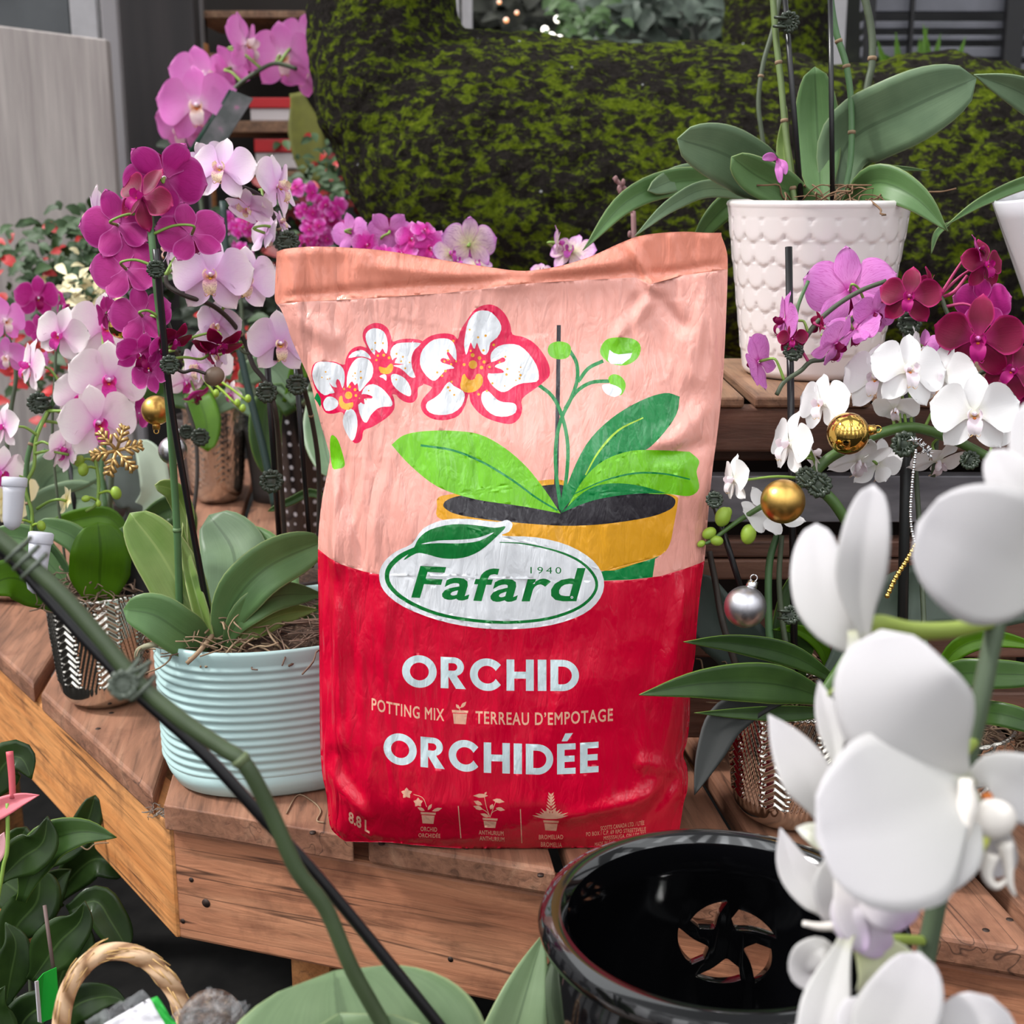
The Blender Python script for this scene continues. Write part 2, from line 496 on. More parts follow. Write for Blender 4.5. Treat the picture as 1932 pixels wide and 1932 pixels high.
panel('trim_1', 345, 357, -400, -400, 2.95, M((110, 106, 106), .6, name='grey_trim'))
panel('window_light_2', 832, 862, -400, -400, 4.2, mwh)  # pale strips standing in for bright window light, this and the next
panel('window_light_3', 868, 888, -400, -400, 4.25, mwh)
panel('trim_4', 1556, 1622, -400, -400, 3.2, mwh, th=0.08)
panel('trim_5', 100, 152, -400, -400, 3.4, mwh)
panel('trim_6', 160, 192, -400, -400, 3.3, M((160, 154, 156), .6, name='grey_post'))
mbl, nbl = mat('glazing_blur', lin((60, 62, 66)), 0.35)
# louvred black bench at the right, far behind
lv = thing('slatted_black_bench', atY(1760, 200, 3.4), 'black slatted garden bench far behind at the upper right', 'bench')
mls = M((112, 112, 120), 0.35, name='worn_black_paint', vary=0.25, scale=8)
mlk = M((30, 29, 31), 0.5, name='black_frame')
for y0, y1 in ((-10, 22), (40, 54), (66, 76), (88, 108), (120, 134)):
    a = atY(1626, y1, 3.4); b = atY(2050, y0, 3.4); bx('slat', (a.x, 3.4, a.z), (b.x, 3.42, b.z), mls, lv)
for x0, x1 in ((1640, 1655), (1712, 1740), (1918, 1926)):
    a = atY(x0, 200, 3.37); b = atY(x1, -300, 3.37); bx('frame_upright', (a.x, 3.36, -0.62), (b.x, 3.39, b.z), mlk, lv)
a = atY(1626, 150, 3.5); b = atY(2050, -300, 3.5); bx('dark_backing', (a.x, 3.5, a.z), (b.x, 3.52, b.z), mlk, lv)
# grey clad background at upper left above the panel
a = atY(-100, 200, 3.6); b = atY(105, -300, 3.6)
q = bx('wall_left', (a.x, 3.6, a.z), (b.x, 3.62, b.z), M((88, 90, 92), 0.5, name='dim_glass_wall', vary=.3, scale=5), None); q['kind'] = 'structure'

# ------------------------------------------------------------ moss animal
mm_, nm = mat('sheet_moss', lin((60, 80, 20)), 0.95, spec=0.1)
v1 = nm.noise(nm.obj((1, 1, 1.5)), 52, 6, 0.66, 0.4); v2 = nm.noise(nm.obj(), 150, 5, 0.7)
gcol = nm.ramp(v2, [(0.3, lin((60, 72, 10))), (0.55, lin((100, 116, 20))), (0.75, lin((136, 148, 40)))])
dcol = nm.ramp(v2, [(0.3, lin((24, 20, 17))), (0.7, lin((50, 45, 41)))])
v3 = nm.noise(nm.obj((1, 1, 1.6)), 17, 4, 0.6, 0.3); v1b = nm.math('ADD', nm.math('MULTIPLY', v1, 0.68), nm.math('MULTIPLY', v3, 0.34))
mk_ = nm.ramp(v1b, [(0.50, (0, 0, 0)), (0.57, (1, 1, 1))])
c = nm.mix(mk_, dcol, gcol)
vv = nm.n('TexVoronoi'); vv.inputs['Scale'].default_value = 36; nm.l(nm.obj(), vv.inputs['Vector'])
spk = nm.ramp(vv.outputs['Distance'], [(0.06, (1, 1, 1)), (0.09, (0, 0, 0))])
vs2 = nm.ramp(nm.noise(nm.obj(), 16, 2), [(0.58, (0, 0, 0)), (0.62, (1, 1, 1))])
nm.col(nm.mix(nm.math('MULTIPLY', spk, vs2), c, (0.7, 0.72, 0.72)))
nm.bump(v1, 1.0, 0.02); nm.bump(v2, 1.0, 0.009)
def sweep(mb, st, n=28):
    """st: (centre Vector, half-axis a, half-axis b)"""
    v = []; f = []
    for c, a, b in st:
        for k in range(n):
            t = 2 * math.pi * k / n; v.append(c + a * math.cos(t) + b * math.sin(t))
    for i in range(len(st) - 1):
        for k in range(n):
            p = i * n + k; q = i * n + (k + 1) % n; f.append((p, q, q + n, p + n))
    f.append(tuple(range(n))[::-1]); f.append(tuple((len(st) - 1) * n + k for k in range(n)))
    mb.add(v, f)
animal = MB()
DA = 1.98
def st_body(px, yt, yb, th):
    a = at(px, (yt + yb) / 2, DA); h = mm((yb - yt) / 2, DA); return (a, UPV * h, Vector((0, th, 0)))
sweep(animal, [st_body(*q) for q in ((640, 180, 300, .05), (668, 120, 390, .10), (710, 80, 455, .14), (770, 60, 505, .17), (850, 55, 560, .195), (1000, 60, 630, .20), (1100, 74, 645, .20), (1200, 82, 655, .20), (1300, 78, 665, .20), (1380, 80, 670, .20),
                                     (1470, 98, 690, .20), (1560, 120, 700, .20), (1640, 120, 715, .21), (1720, 102, 735, .22), (1790, 98, 742, .22), (1860, 112, 745, .21), (1940, 140, 745, .19), (2020, 190, 740, .15), (2080, 270, 700, .08))])
sweep(animal, [(at(x, y, DA), RGT * mm(h, DA), Vector((0, t, 0))) for x, y, h, t in ((735, -420, 90, .09), (728, -250, 112, .11), (720, -80, 126, .125), (722, 30, 140, .135), (735, 130, 150, .15), (770, 240, 165, .16), (820, 330, 150, .15))])
sweep(animal, [(at(x, y, DA), RGT * mm(h, DA), Vector((0, h * DA / F * 0.8, 0))) for x, y, h in ((740, -560, 60), (690, -500, 110), (640, -440, 95), (560, -400, 60), (520, -385, 30))])
for x0, x1 in ((760, 800), (900, 910), (1700, 1730), (1860, 1850)):
    sweep(animal, [(at(x, y, DA + .02), RGT * mm(h, DA), Vector((0, h * DA / F, 0))) for x, y, h in ((x0 + 40, 430, 80), (x0 + 40, 560, 50), (x1, 700, 34), (x1, 860, 30), (x1, 948, 34))])
an = animal.build('moss_topiary_animal', mm_, None)
rm = an.modifiers.new('remesh', 'REMESH'); rm.mode = 'VOXEL'; rm.voxel_size = 0.011; rm.use_smooth_shade = True
for sz, stg in ((0.05, 0.014), (0.014, 0.010)):
    tx = bpy.data.textures.new('moss_clumps', 'CLOUDS'); tx.noise_scale = sz; tx.noise_depth = 2
    dm = an.modifiers.new('clumps', 'DISPLACE'); dm.texture = tx; dm.strength = stg; dm.texture_coords = 'GLOBAL'
tag(an, 'large deer-shaped topiary covered in green moss behind the bag', 'topiary')
a2_ = MB()
sweep(a2_, [(at(x, y, 2.7), RGT * mm(h, 2.7), Vector((0, h * 2.7 / F, 0))) for x, y, h in ((1470, -400, 80), (1468, -200, 88), (1464, 0, 97), (1462, 80, 100), (1460, 200, 115), (1460, 420, 150), (1460, 640, 140), (1460, 1000, 60))])
an2 = a2_.build('moss_topiary_animal', mm_, None)
rm = an2.modifiers.new('remesh', 'REMESH'); rm.mode = 'VOXEL'; rm.voxel_size = 0.02; rm.use_smooth_shade = True
dm = an2.modifiers.new('clumps', 'DISPLACE'); dm.texture = tx; dm.strength = 0.02; dm.texture_coords = 'GLOBAL'
tag(an2, 'mossy upright column of a second topiary rising behind the larger one', 'topiary')
# ============================================================ the bag of potting mix
def A_(L): return [(500 + x / 2.1467, 420 + y / 2.1467) for x, y in L]
def B_(L): return [(580 + x / 4.025, 560 + y / 4.025) for x, y in L]
def C_(L): return [(580 + x / 2.576, 1150 + y / 2.576) for x, y in L]
def sm(L, n=3):
    return [(v.x, v.y) for v in spline([Vector((x, y, 0)) for x, y in L], n, True)]
def opn(L, n=4):
    return [(v.x, v.y) for v in spline([Vector((x, y, 0)) for x, y in L], n)]
def stroke(L, w, n=4):
    P = opn(L, n); W = w if isinstance(w, (list, tuple)) else [w] * 2
    l = []; r = []
    for i, p in enumerate(P):
        a = P[max(0, i - 1)]; b = P[min(len(P) - 1, i + 1)]
        dx, dy = b[0] - a[0], b[1] - a[1]; q = math.hypot(dx, dy) or 1
        t = i / (len(P) - 1) * (len(W) - 1); k = min(int(t), len(W) - 2)
        hw = (W[k] + (W[k + 1] - W[k]) * (t - k)) / 2
        l.append((p[0] - dy / q * hw, p[1] + dx / q * hw)); r.append((p[0] + dy / q * hw, p[1] - dx / q * hw))
    return l + r[::-1]
def circ(x, y, r, ry=None, n=10):
    return [(x + r * math.cos(2 * math.pi * i / n), y + (ry or r) * math.sin(2 * math.pi * i / n)) for i in range(n)]

BAG_L = [(439, 1361), (447, 1362), (470, 1370), (500, 1373), (600, 1370), (700, 1365), (760, 1360), (830, 1352), (880, 1345), (960, 1337), (1050, 1330), (1110, 1322), (1180, 1315), (1240, 1311), (1290, 1303), (1360, 1301), (1400, 1296), (1425, 1289), (1450, 1297), (1490, 1297), (1515, 1290), (1560, 1283), (1612, 1272)]
right_px = [(x, y) for y, x in BAG_L]
left_px = [(522, 475), (519, 540), (519, 568), (529, 582), (541, 610), (550, 640), (568, 680), (585, 720), (595, 760), (605, 800), (617, 840), (622, 862), (617, 895), (608, 940), (602, 990), (600, 1030), (600, 1100), (602, 1200), (603, 1300), (604, 1400), (608, 1460), (616, 1500), (622, 1556), (636, 1576), (652, 1588)]
top_px = [(522, 475), (542, 469), (600, 465), (700, 470), (780, 481), (850, 493), (930, 505), (990, 511), (1050, 503), (1100, 489), (1130, 477), (1160, 463), (1200, 447), (1240, 440), (1290, 437), (1330, 439), (1361, 439)]
bot_px = [(652, 1588), (700, 1589), (740, 1590), (800, 1596), (900, 1603), (1000, 1608), (1100, 1613), (1200, 1615), (1272, 1612)]
def Yc(z): return 0.889 + 0.035 * max(0, min(1, z / 0.42)) ** 1.2
def on_plane(px, py):
    r = ray(px, py); Y = 0.9
    for _ in range(6):
        p = CAM + r * (Y / r.y); Y = Yc(p.z)
    return CAM + r * (Y / r.y)
Lw = sorted([(p.z, p.x) for p in (on_plane(*q) for q in left_px)]); Rw = sorted([(p.z, p.x) for p in (on_plane(*q) for q in right_px)])
Tw = sorted([(p.x, p.z) for p in (on_plane(*q) for q in top_px)])
LZ, LX = np.array(Lw).T; RZ, RX = np.array(Rw).T; TX, TZ = np.array(Tw).T

def fold(x, z, ax, az, bx, bz, wdt, amp):
    """one pressed crease from a to b"""
    dx, dz = bx - ax, bz - az; L = math.hypot(dx, dz)
    t = ((x - ax) * dx + (z - az) * dz) / (L * L); d = ((x - ax) * dz - (z - az) * dx) / L
    if t < -0.2 or t > 1.2: return 0
    e = s_((t + 0.2) * 3) * s_((1.2 - t) * 3)
    return amp * e * math.exp(-(d / wdt) ** 2)
def pw(px, py):
    p = on_plane(px, py); return (p.x, p.z)
FOLDS = []
for a, b, wd, am in (((525, 560), (930, 528), 9, -2.6), ((930, 528), (1215, 512), 9, -2.2), ((1215, 520), (1372, 497), 8, -2.2),
                     ((1190, 465), (1232, 545), 9, 4.0), ((1240, 545), (1160, 640), 14, 3.0), ((1230, 550), (1290, 620), 14, -3.5),
                     ((700, 500), (960, 530), 14, 2.6), ((960, 530), (1180, 490), 14, 3.0), ((1350, 760), (1250, 830), 22, 4), ((1360, 830), (1230, 850), 14, -4),
                     ((905, 560), (880, 720), 5, 1.6), ((880, 720), (905, 900), 5, -1.4), ((1200, 1410), (1290, 1440), 16, 4), ((1060, 1510), (1230, 1470), 18, 4),
                     ((1180, 1560), (1290, 1430), 16, -3.5), ((620, 1440), (700, 1520), 15, 3.5), ((640, 1400), (690, 1480), 12, -3), ((625, 900), (640, 1060), 14, 3.5),
                     ((650, 860), (690, 1040), 12, -2.5), ((1200, 560), (1180, 640), 10, -2.5), ((560, 600), (640, 640), 18, 3), ((1330, 560), (1290, 720), 16, 3),
                     ((640, 1150), (650, 1400), 9, 2.4), ((670, 1150), (680, 1330), 7, -2.0), ((625, 1180), (630, 1500), 8, -2.4), ((1290, 1100), (1240, 1300), 14, 2.2)):
    FOLDS.append((*pw(*a), *pw(*b), mm(wd, 0.95), am * 0.001))
def bag_h(x, z):
    xl = float(np.interp(z, LZ, LX)); xr = float(np.interp(z, RZ, RX)); zt = float(np.interp(x, TX, TZ))
    s = (x - xl) / max(1e-4, xr - xl); s = max(0, min(1, s))
    g = (1 - abs(2 * s - 1) ** 2.6) ** 0.62
    t = zt - z
    top = 0.04 + 0.96 * s_((t - 0.02) / 0.17)
    bt = 0.42 + 0.58 * s_(z / 0.05)
    h = 0.034 * g * top * bt
    edge = min(s, 1 - s)
    ew = 0.35 + 0.65 * math.exp(-(edge / 0.16) ** 2)
    lw = 1 if s < 0.5 else 0.7
    av = 1 - abs(noise.noise((x * 55, z * 11, 1.3)))          # vertical creases
    av2 = 1 - abs(noise.noise((x * 120 + z * 12, z * 26, 7.3)))
    wv = (av ** 4) * 0.0030 + (av2 ** 3) * 0.0013
    bl = noise.noise((x * 26, z * 22, 3.1)) * 0.0028 + noise.noise((x * 60, z * 50, 5.5)) * 0.0011
    rim = min(1, edge / 0.03)
    h += rim * min(1, t / 0.004 + 0.2) * (wv * ew * lw + bl * (0.55 + 0.45 * ew) * (1 if t > 0.045 else 0.45))
    for q in FOLDS:
        h += fold(x, z, *q) * min(1, edge / 0.05)
    if z < 0.012: h *= 0.55 + 0.45 * (z / 0.012)
    return h
def bag_pt(px, py):
    r = ray(px, py); Y = 0.88
    for _ in range(7):
        p = CAM + r * (Y / r.y)
        Y = 0.5 * Y + 0.5 * (Yc(p.z) - bag_h(p.x, max(0.0005, p.z)))
    return CAM + r * (Y / r.y)

def text_edges(body, bold=0.0, spacing=1.0):
    c = bpy.data.curves.new('t', 'FONT'); c.body = body; c.resolution_u = 3; c.offset = bold; c.space_character = spacing
    o = bpy.data.objects.new('t', c); COL.objects.link(o)
    bpy.context.view_layer.update()
    me = o.to_mesh()
    cnt = {}
    for p in me.polygons:
        for k in p.edge_keys: cnt[k] = cnt.get(k, 0) + 1
    V = [(v.co.x, v.co.y) for v in me.vertices]
    E = [(V[a], V[b]) for (a, b), n in cnt.items() if n == 1]
    if not E:   # curve outlines only
        E = [(V[e.vertices[0]], V[e.vertices[1]]) for e in me.edges]
    o.to_mesh_clear(); bpy.data.objects.remove(o); bpy.data.curves.remove(c)
    return E
def text_fit(body, x0, x1, base, cap, bold=0.0, shear=0.0, conv=C_, spacing=1.0, sy=None):
    """base: list of (x, y) of the base line; cap: capital height, number or list of (x, h)"""
    E = text_edges(body, bold, spacing)
    xs = [p[0] for e_ in E for p in e_]
    a, b = min(xs), max(xs)
    bx, by = zip(*base)
    def f(p):
        q = x0 + (p[0] + shear * p[1] - a) / (b - a) * (x1 - x0)
        h = cap if not isinstance(cap, list) else float(np.interp(q, *zip(*cap)))
        return conv([(q, float(np.interp(q, bx, by)) - p[1] / 0.729 * h)])[0]
    return [(f(p), f(q)) for p, q in E]
def poly(L): return [(L[i], L[(i + 1) % len(L)]) for i in range(len(L))]

PR = []   # print layers, bottom to top: (edges, colour key)
def lay(L, c): PR.append((poly(L), c))
lay([(500, 400), (1400, 400)] + A_([(1880, 188), (1700, 212), (1560, 250), (1500, 222), (1300, 232), (1100, 244), (960, 256), (860, 272), (700, 288), (400, 308), (160, 320), (20, 332)]), 'band')
lay(A_([(150, 1290), (215, 1322), (260, 1358), (310, 1385), (400, 1413), (480, 1428), (1370, 1452), (1480, 1448), (1600, 1432), (1700, 1402), (1760, 1380), (1850, 1335)]) + [(1400, 1700), (560, 1700)], 'red')
lay(A_([(1300, 1430), (1600, 1350), (1580, 1362), (1570, 1436), (1480, 1446), (1370, 1450)]), 'leaf_dark')
lay(sm(A_([(697, 1150), (703, 1112), (780, 1096), (1000, 1060), (1120, 1044), (1205, 1043), (1300, 1088), (1500, 1090), (1610, 1093), (1668, 1110), (1671, 1140), (1655, 1230), (1640, 1300), (1605, 1345), (1500, 1382), (1365, 1410), (1200, 1330), (950, 1270), (760, 1215), (698, 1192)])), 'pot')
lay(sm(A_([(722, 1143), (740, 1122), (800, 1104), (950, 1085), (1118, 1066), (1200, 1062), (1300, 1096), (1450, 1092), (1600, 1097), (1652, 1112), (1662, 1135), (1640, 1162), (1560, 1192), (1400, 1218), (1250, 1228), (1100, 1222), (900, 1203), (780, 1182), (735, 1162)])), 'soil')
lay(A_(stroke([(1190, 415), (1186, 700), (1178, 1120)], 17)), 'soil')
for L, wd in (([(1105, 655), (1165, 705), (1205, 790), (1226, 900), (1222, 1020), (1200, 1165)], 15), ([(1235, 520), (1262, 570), (1264, 640), (1238, 715), (1202, 790), (1180, 880), (1178, 1000), (1198, 1160)], 15),
              ([(1370, 560), (1310, 590), (1268, 645)], 15), ([(1395, 642), (1320, 648), (1258, 688), (1215, 755)], 15)):
    lay(A_(stroke(L, wd)), 'leaf_dark')
lay(sm(A_([(1145, 520), (1155, 492), (1190, 481), (1228, 490), (1240, 515), (1228, 545), (1195, 554), (1160, 545)])), 'leaf')
lay(sm(A_([(1360, 535), (1362, 500), (1390, 470), (1450, 465), (1500, 475), (1522, 505), (1508, 550), (1460, 578), (1400, 570)])), 'leaf')
lay(A_([(1395, 515), (1412, 528), (1432, 534), (1487, 528), (1480, 548), (1445, 574), (1400, 572), (1388, 556)]), 'white')
lay(sm(A_([(1390, 630), (1410, 614), (1440, 622), (1460, 650), (1456, 680), (1438, 700), (1418, 675), (1400, 655)])), 'leaf')
lay(sm(A_([(1365, 668), (1372, 655), (1405, 655), (1440, 672), (1442, 692), (1415, 706), (1380, 692)])), 'white')
lay(opn(A_([(1198, 1175), (1225, 1060), (1300, 900), (1400, 795), (1520, 722), (1620, 690), (1680, 705)])) + opn(A_([(1680, 705), (1665, 780), (1600, 870), (1530, 928), (1440, 950), (1340, 1020), (1260, 1100), (1198, 1175)])), 'leaf_dark')
lay(A_(stroke([(1298, 1022), (1350, 930), (1430, 842), (1532, 790)], [5, 9, 5])), 'lime')
lay(opn(A_([(1225, 1150), (1290, 1040), (1370, 965), (1480, 925), (1600, 922), (1720, 928)])) + opn(A_([(1720, 928), (1758, 965), (1748, 1010), (1758, 1075), (1720, 1107), (1640, 1100), (1560, 1098), (1430, 1080), (1300, 1100), (1225, 1150)])), 'leaf')
lay(opn(A_([(1200, 1175), (1290, 1092), (1380, 1058), (1500, 1062), (1625, 1095)])) + opn(A_([(1625, 1095), (1480, 1100), (1330, 1125), (1200, 1175)])), 'leaf_dark')
lay(A_(stroke([(1240, 1105), (1370, 1046), (1500, 1015), (1620, 1018), (1722, 1040)], [4, 8, 6])), 'leaf_dark')
lay(opn(A_([(1197, 1178), (1050, 1150), (850, 1120), (700, 1070), (590, 985), (512, 900)])) + opn(A_([(512, 900), (560, 862), (640, 845), (760, 843), (870, 858), (970, 912), (1060, 990), (1135, 1085), (1197, 1178)])), 'leaf')
lay(A_(stroke([(630, 902), (760, 922), (880, 970), (1000, 1042), (1100, 1115), (1185, 1166)], [9, 9, 7])), 'leaf_dark')
# the three printed flowers
lay(B_([(52, 770), (72, 728), (90, 742), (118, 785), (95, 838), (75, 800)]), 'leaf_dark')
lay(sm(B_([(178, 1058), (212, 1062), (245, 1120), (282, 1250), (275, 1292), (235, 1306), (190, 1298), (172, 1160)])), 'leaf')
lay(sm(B_([(285, 525), (300, 450), (340, 395), (400, 374), (450, 385), (425, 330), (420, 280), (440, 235), (480, 208), (520, 198), (570, 208), (610, 240), (635, 300), (648, 340), (700, 325), (780, 318), (870, 335), (900, 400), (860, 600), (880, 665), (840, 690), (835, 760), (800, 803), (740, 798), (690, 765), (655, 740), (500, 760), (300, 650)])), 'pink')
lay(sm(B_([(32, 560), (50, 510), (95, 490), (200, 492), (265, 515), (300, 500), (330, 460), (400, 452), (470, 466), (505, 520), (515, 600), (560, 660), (640, 735), (662, 800), (655, 860), (600, 920), (500, 985), (428, 1015), (415, 1080), (385, 1110), (345, 1100), (300, 1000), (270, 880), (200, 888), (140, 880), (105, 820), (100, 770), (60, 700), (35, 620)])), 'pink')
lay(sm(B_([(790, 480), (810, 420), (860, 350), (940, 295), (1040, 277), (1110, 290), (1142, 320), (1160, 260), (1210, 180), (1280, 90), (1370, 58), (1440, 75), (1500, 130), (1540, 210), (1558, 285), (1640, 305), (1720, 350), (1790, 430), (1835, 520), (1838, 600), (1790, 650), (1740, 690), (1630, 775), (1632, 850), (1610, 920), (1550, 965), (1460, 955), (1360, 920), (1290, 870), (1240, 800), (1226, 735), (1200, 820), (1150, 900), (1060, 935), (960, 930), (890, 890), (860, 830), (880, 770), (942, 700), (935, 680), (860, 650), (815, 600), (795, 540)])), 'pink')
for L in ([(1205, 440), (1190, 370), (1200, 280), (1225, 180), (1280, 115), (1340, 103), (1400, 120), (1460, 190), (1472, 250), (1440, 310), (1390, 350), (1380, 400), (1355, 440), (1325, 430), (1302, 385), (1287, 348), (1272, 392), (1257, 385), (1240, 345), (1222, 400)],
          [(1110, 545), (1060, 550), (1010, 600), (970, 637), (930, 625), (880, 570), (855, 510), (862, 430), (900, 370), (960, 325), (1040, 315), (1090, 330), (1120, 370), (1133, 440), (1128, 510)],
          [(1390, 470), (1400, 420), (1450, 375), (1530, 358), (1610, 370), (1680, 430), (1740, 520), (1758, 600), (1740, 645), (1640, 655), (1570, 680), (1520, 715), (1470, 722), (1410, 680), (1370, 620), (1372, 585), (1400, 530)],
          [(1080, 645), (1110, 675), (1180, 715), (1195, 760), (1170, 830), (1100, 885), (1000, 898), (930, 880), (900, 840), (912, 800), (960, 770), (1010, 730), (1045, 675)],
          [(1320, 760), (1330, 725), (1365, 712), (1400, 740), (1440, 780), (1490, 800), (1560, 805), (1588, 830), (1580, 880), (1520, 908), (1430, 905), (1360, 860), (1325, 800)],
          [(510, 442), (470, 390), (445, 330), (445, 280), (480, 245), (530, 240), (580, 265), (605, 320), (610, 380), (602, 430), (585, 420), (570, 392), (550, 422), (535, 418), (515, 400)],
          [(310, 465), (340, 425), (400, 403), (440, 415), (475, 450), (480, 472), (430, 455), (370, 455)],
          [(655, 500), (630, 440), (640, 390), (680, 355), (760, 347), (862, 352), (815, 400), (790, 460), (795, 540), (820, 610), (780, 608), (740, 570), (700, 540), (655, 525)],
          [(635, 620), (640, 590), (680, 588), (740, 620), (780, 680), (788, 740), (765, 755), (700, 720), (650, 670)],
          [(545, 605), (580, 588), (600, 600), (598, 638), (575, 618)],
          [(75, 700), (40, 620), (40, 560), (60, 510), (100, 492), (180, 496), (250, 520), (280, 570), (282, 640), (266, 695), (247, 642), (225, 625), (215, 660), (225, 688), (190, 680), (165, 650), (185, 690), (207, 728), (170, 735), (130, 748)],
          [(300, 690), (300, 610), (320, 540), (360, 480), (410, 460), (470, 480), (500, 540), (490, 610), (450, 660), (400, 718), (387, 700), (380, 655), (360, 672), (340, 642), (320, 660)],
          [(412, 735), (440, 682), (500, 663), (560, 690), (610, 740), (645, 800), (635, 832), (580, 835), (530, 850), (480, 900), (450, 955), (420, 940), (395, 880), (386, 820), (408, 800)],
          [(120, 820), (125, 790), (150, 760), (190, 760), (230, 790), (230, 830), (190, 860), (140, 865)],
          [(285, 880), (310, 850), (350, 860), (375, 910), (380, 980), (365, 1060), (340, 1095), (310, 1060), (280, 1000), (268, 940)]):
    lay(sm(B_(L), 2), 'white')
for L in ([(1160, 575), (1095, 522), (1025, 502), (1010, 478), (1036, 464), (1082, 480), (1058, 432), (1072, 418), (1112, 468), (1165, 525)],
          [(1350, 520), (1440, 482), (1480, 460), (1502, 472), (1496, 494), (1445, 510), (1422, 532), (1472, 550), (1492, 570), (1465, 580), (1340, 578)],
          [(640, 500), (655, 470), (682, 462), (662, 502), (735, 512), (655, 520)], [(400, 745), (450, 740), (492, 756), (486, 772), (430, 775), (436, 815), (405, 800)]):
    lay(sm(B_(L), 2), 'pink')
for L in ([(1168, 640), (1160, 670), (1175, 710), (1220, 728), (1280, 715), (1325, 670), (1333, 620), (1312, 586), (1282, 590), (1270, 622), (1235, 632), (1205, 608), (1195, 585), (1175, 600)],
          [(542, 545), (548, 528), (572, 536), (600, 538), (628, 508), (648, 515), (650, 550), (630, 580), (590, 587), (555, 575)],
          [(240, 770), (240, 810), (260, 845), (310, 860), (345, 835), (347, 802), (320, 805), (290, 810), (270, 790), (265, 755), (250, 753)]):
    lay(sm(B_(L), 2), 'pot')
for x, y, r in ((1257, 515, 33), (1255, 443, 16), (1307, 465, 15), (1342, 495, 13), (1322, 537, 15), (1190, 515, 12), (1383, 533, 10), (1415, 365, 11), (1108, 335, 10), (1503, 455, 8), (1460, 498, 8), (1240, 410, 9), (1300, 740, 11), (1363, 715, 9),
                (1048, 563, 11), (1022, 600, 10), (985, 574, 9), (1067, 410, 10), (1095, 645, 8), (1068, 688, 10), (1082, 712, 8), (1115, 745, 8), (1296, 308, 9), (1353, 295, 10), (1337, 407, 10), (1233, 250, 8), (1518, 548, 9), (1512, 590, 10), (1618, 595, 10),
                (1612, 620, 9), (1620, 535, 6), (1608, 570, 5), (1583, 634, 6), (1405, 657, 9), (1040, 490, 9), (1068, 478, 8), (1092, 513, 9), (1130, 490, 8), (1498, 677, 5), (535, 447, 10), (580, 443, 12), (621, 463, 12), (524, 480, 9), (515, 350, 8), (573, 352, 8),
                (677, 433, 8), (725, 456, 8), (712, 490, 8), (775, 498, 7), (743, 543, 8), (675, 629, 7), (490, 400, 7), (312, 748, 29), (278, 700, 9), (320, 683, 12), (362, 705, 12), (368, 750, 11), (395, 770, 6), (138, 570, 7), (110, 612, 6), (152, 625, 5), (170, 622, 5),
                (362, 580, 7), (405, 568, 7), (407, 615, 10), (345, 602, 5), (365, 623, 5), (465, 713, 6), (445, 780, 6)):
    lay(B_(circ(x, y, r, n=12 if r > 20 else 7)), 'pot')
# the oval sign
OV = [(462, 1428), (482, 1375), (530, 1332), (595, 1300), (640, 1240), (720, 1205), (820, 1200), (940, 1212), (980, 1204), (1003, 1222), (988, 1252), (962, 1268), (1100, 1275), (1230, 1308), (1330, 1370), (1372, 1445), (1358, 1520), (1290, 1585), (1160, 1630), (1000, 1647), (850, 1640), (700, 1610), (560, 1555), (482, 1492)]
lay(sm(A_(OV)), 'white')
lay(A_(stroke([(950, 1295), (1050, 1301), (1180, 1330), (1280, 1375), (1338, 1440), (1334, 1500), (1270, 1560), (1150, 1603), (1000, 1619), (850, 1612), (700, 1585), (575, 1532), (505, 1470), (497, 1410), (540, 1358), (600, 1325), (640, 1310)], [3, 8, 12, 12, 12, 13, 17, 20, 12])), 'logo')
lay(sm(A_([(560, 1368), (600, 1322), (622, 1280), (670, 1243), (760, 1222), (850, 1225), (930, 1236), (975, 1231), (935, 1275), (870, 1330), (800, 1358), (720, 1360), (650, 1342), (612, 1340)])), 'logo')
lay(sm(A_([(632, 1302), (700, 1288), (780, 1285), (860, 1277), (928, 1254), (870, 1288), (790, 1299), (700, 1298)])), 'white')
PR.append((text_fit('Fafard', 593, 1262, [(593, 1515), (900, 1531), (1262, 1530)], [(593, 131), (1262, 136)], bold=0.02, shear=0.2, conv=A_, spacing=1.08), 'logo'))
PR.append((text_fit('1940', 1075, 1200, [(1075, 1421), (1200, 1422)], 28, conv=A_, spacing=1.35), 'logo'))
lay(A_(circ(1243, 1518, 8)), 'logo'); lay(A_(circ(1243, 1518, 5.5)), 'white'); lay(A_(circ(1243, 1518, 2.5, n=6)), 'logo')
WH = 'letter'
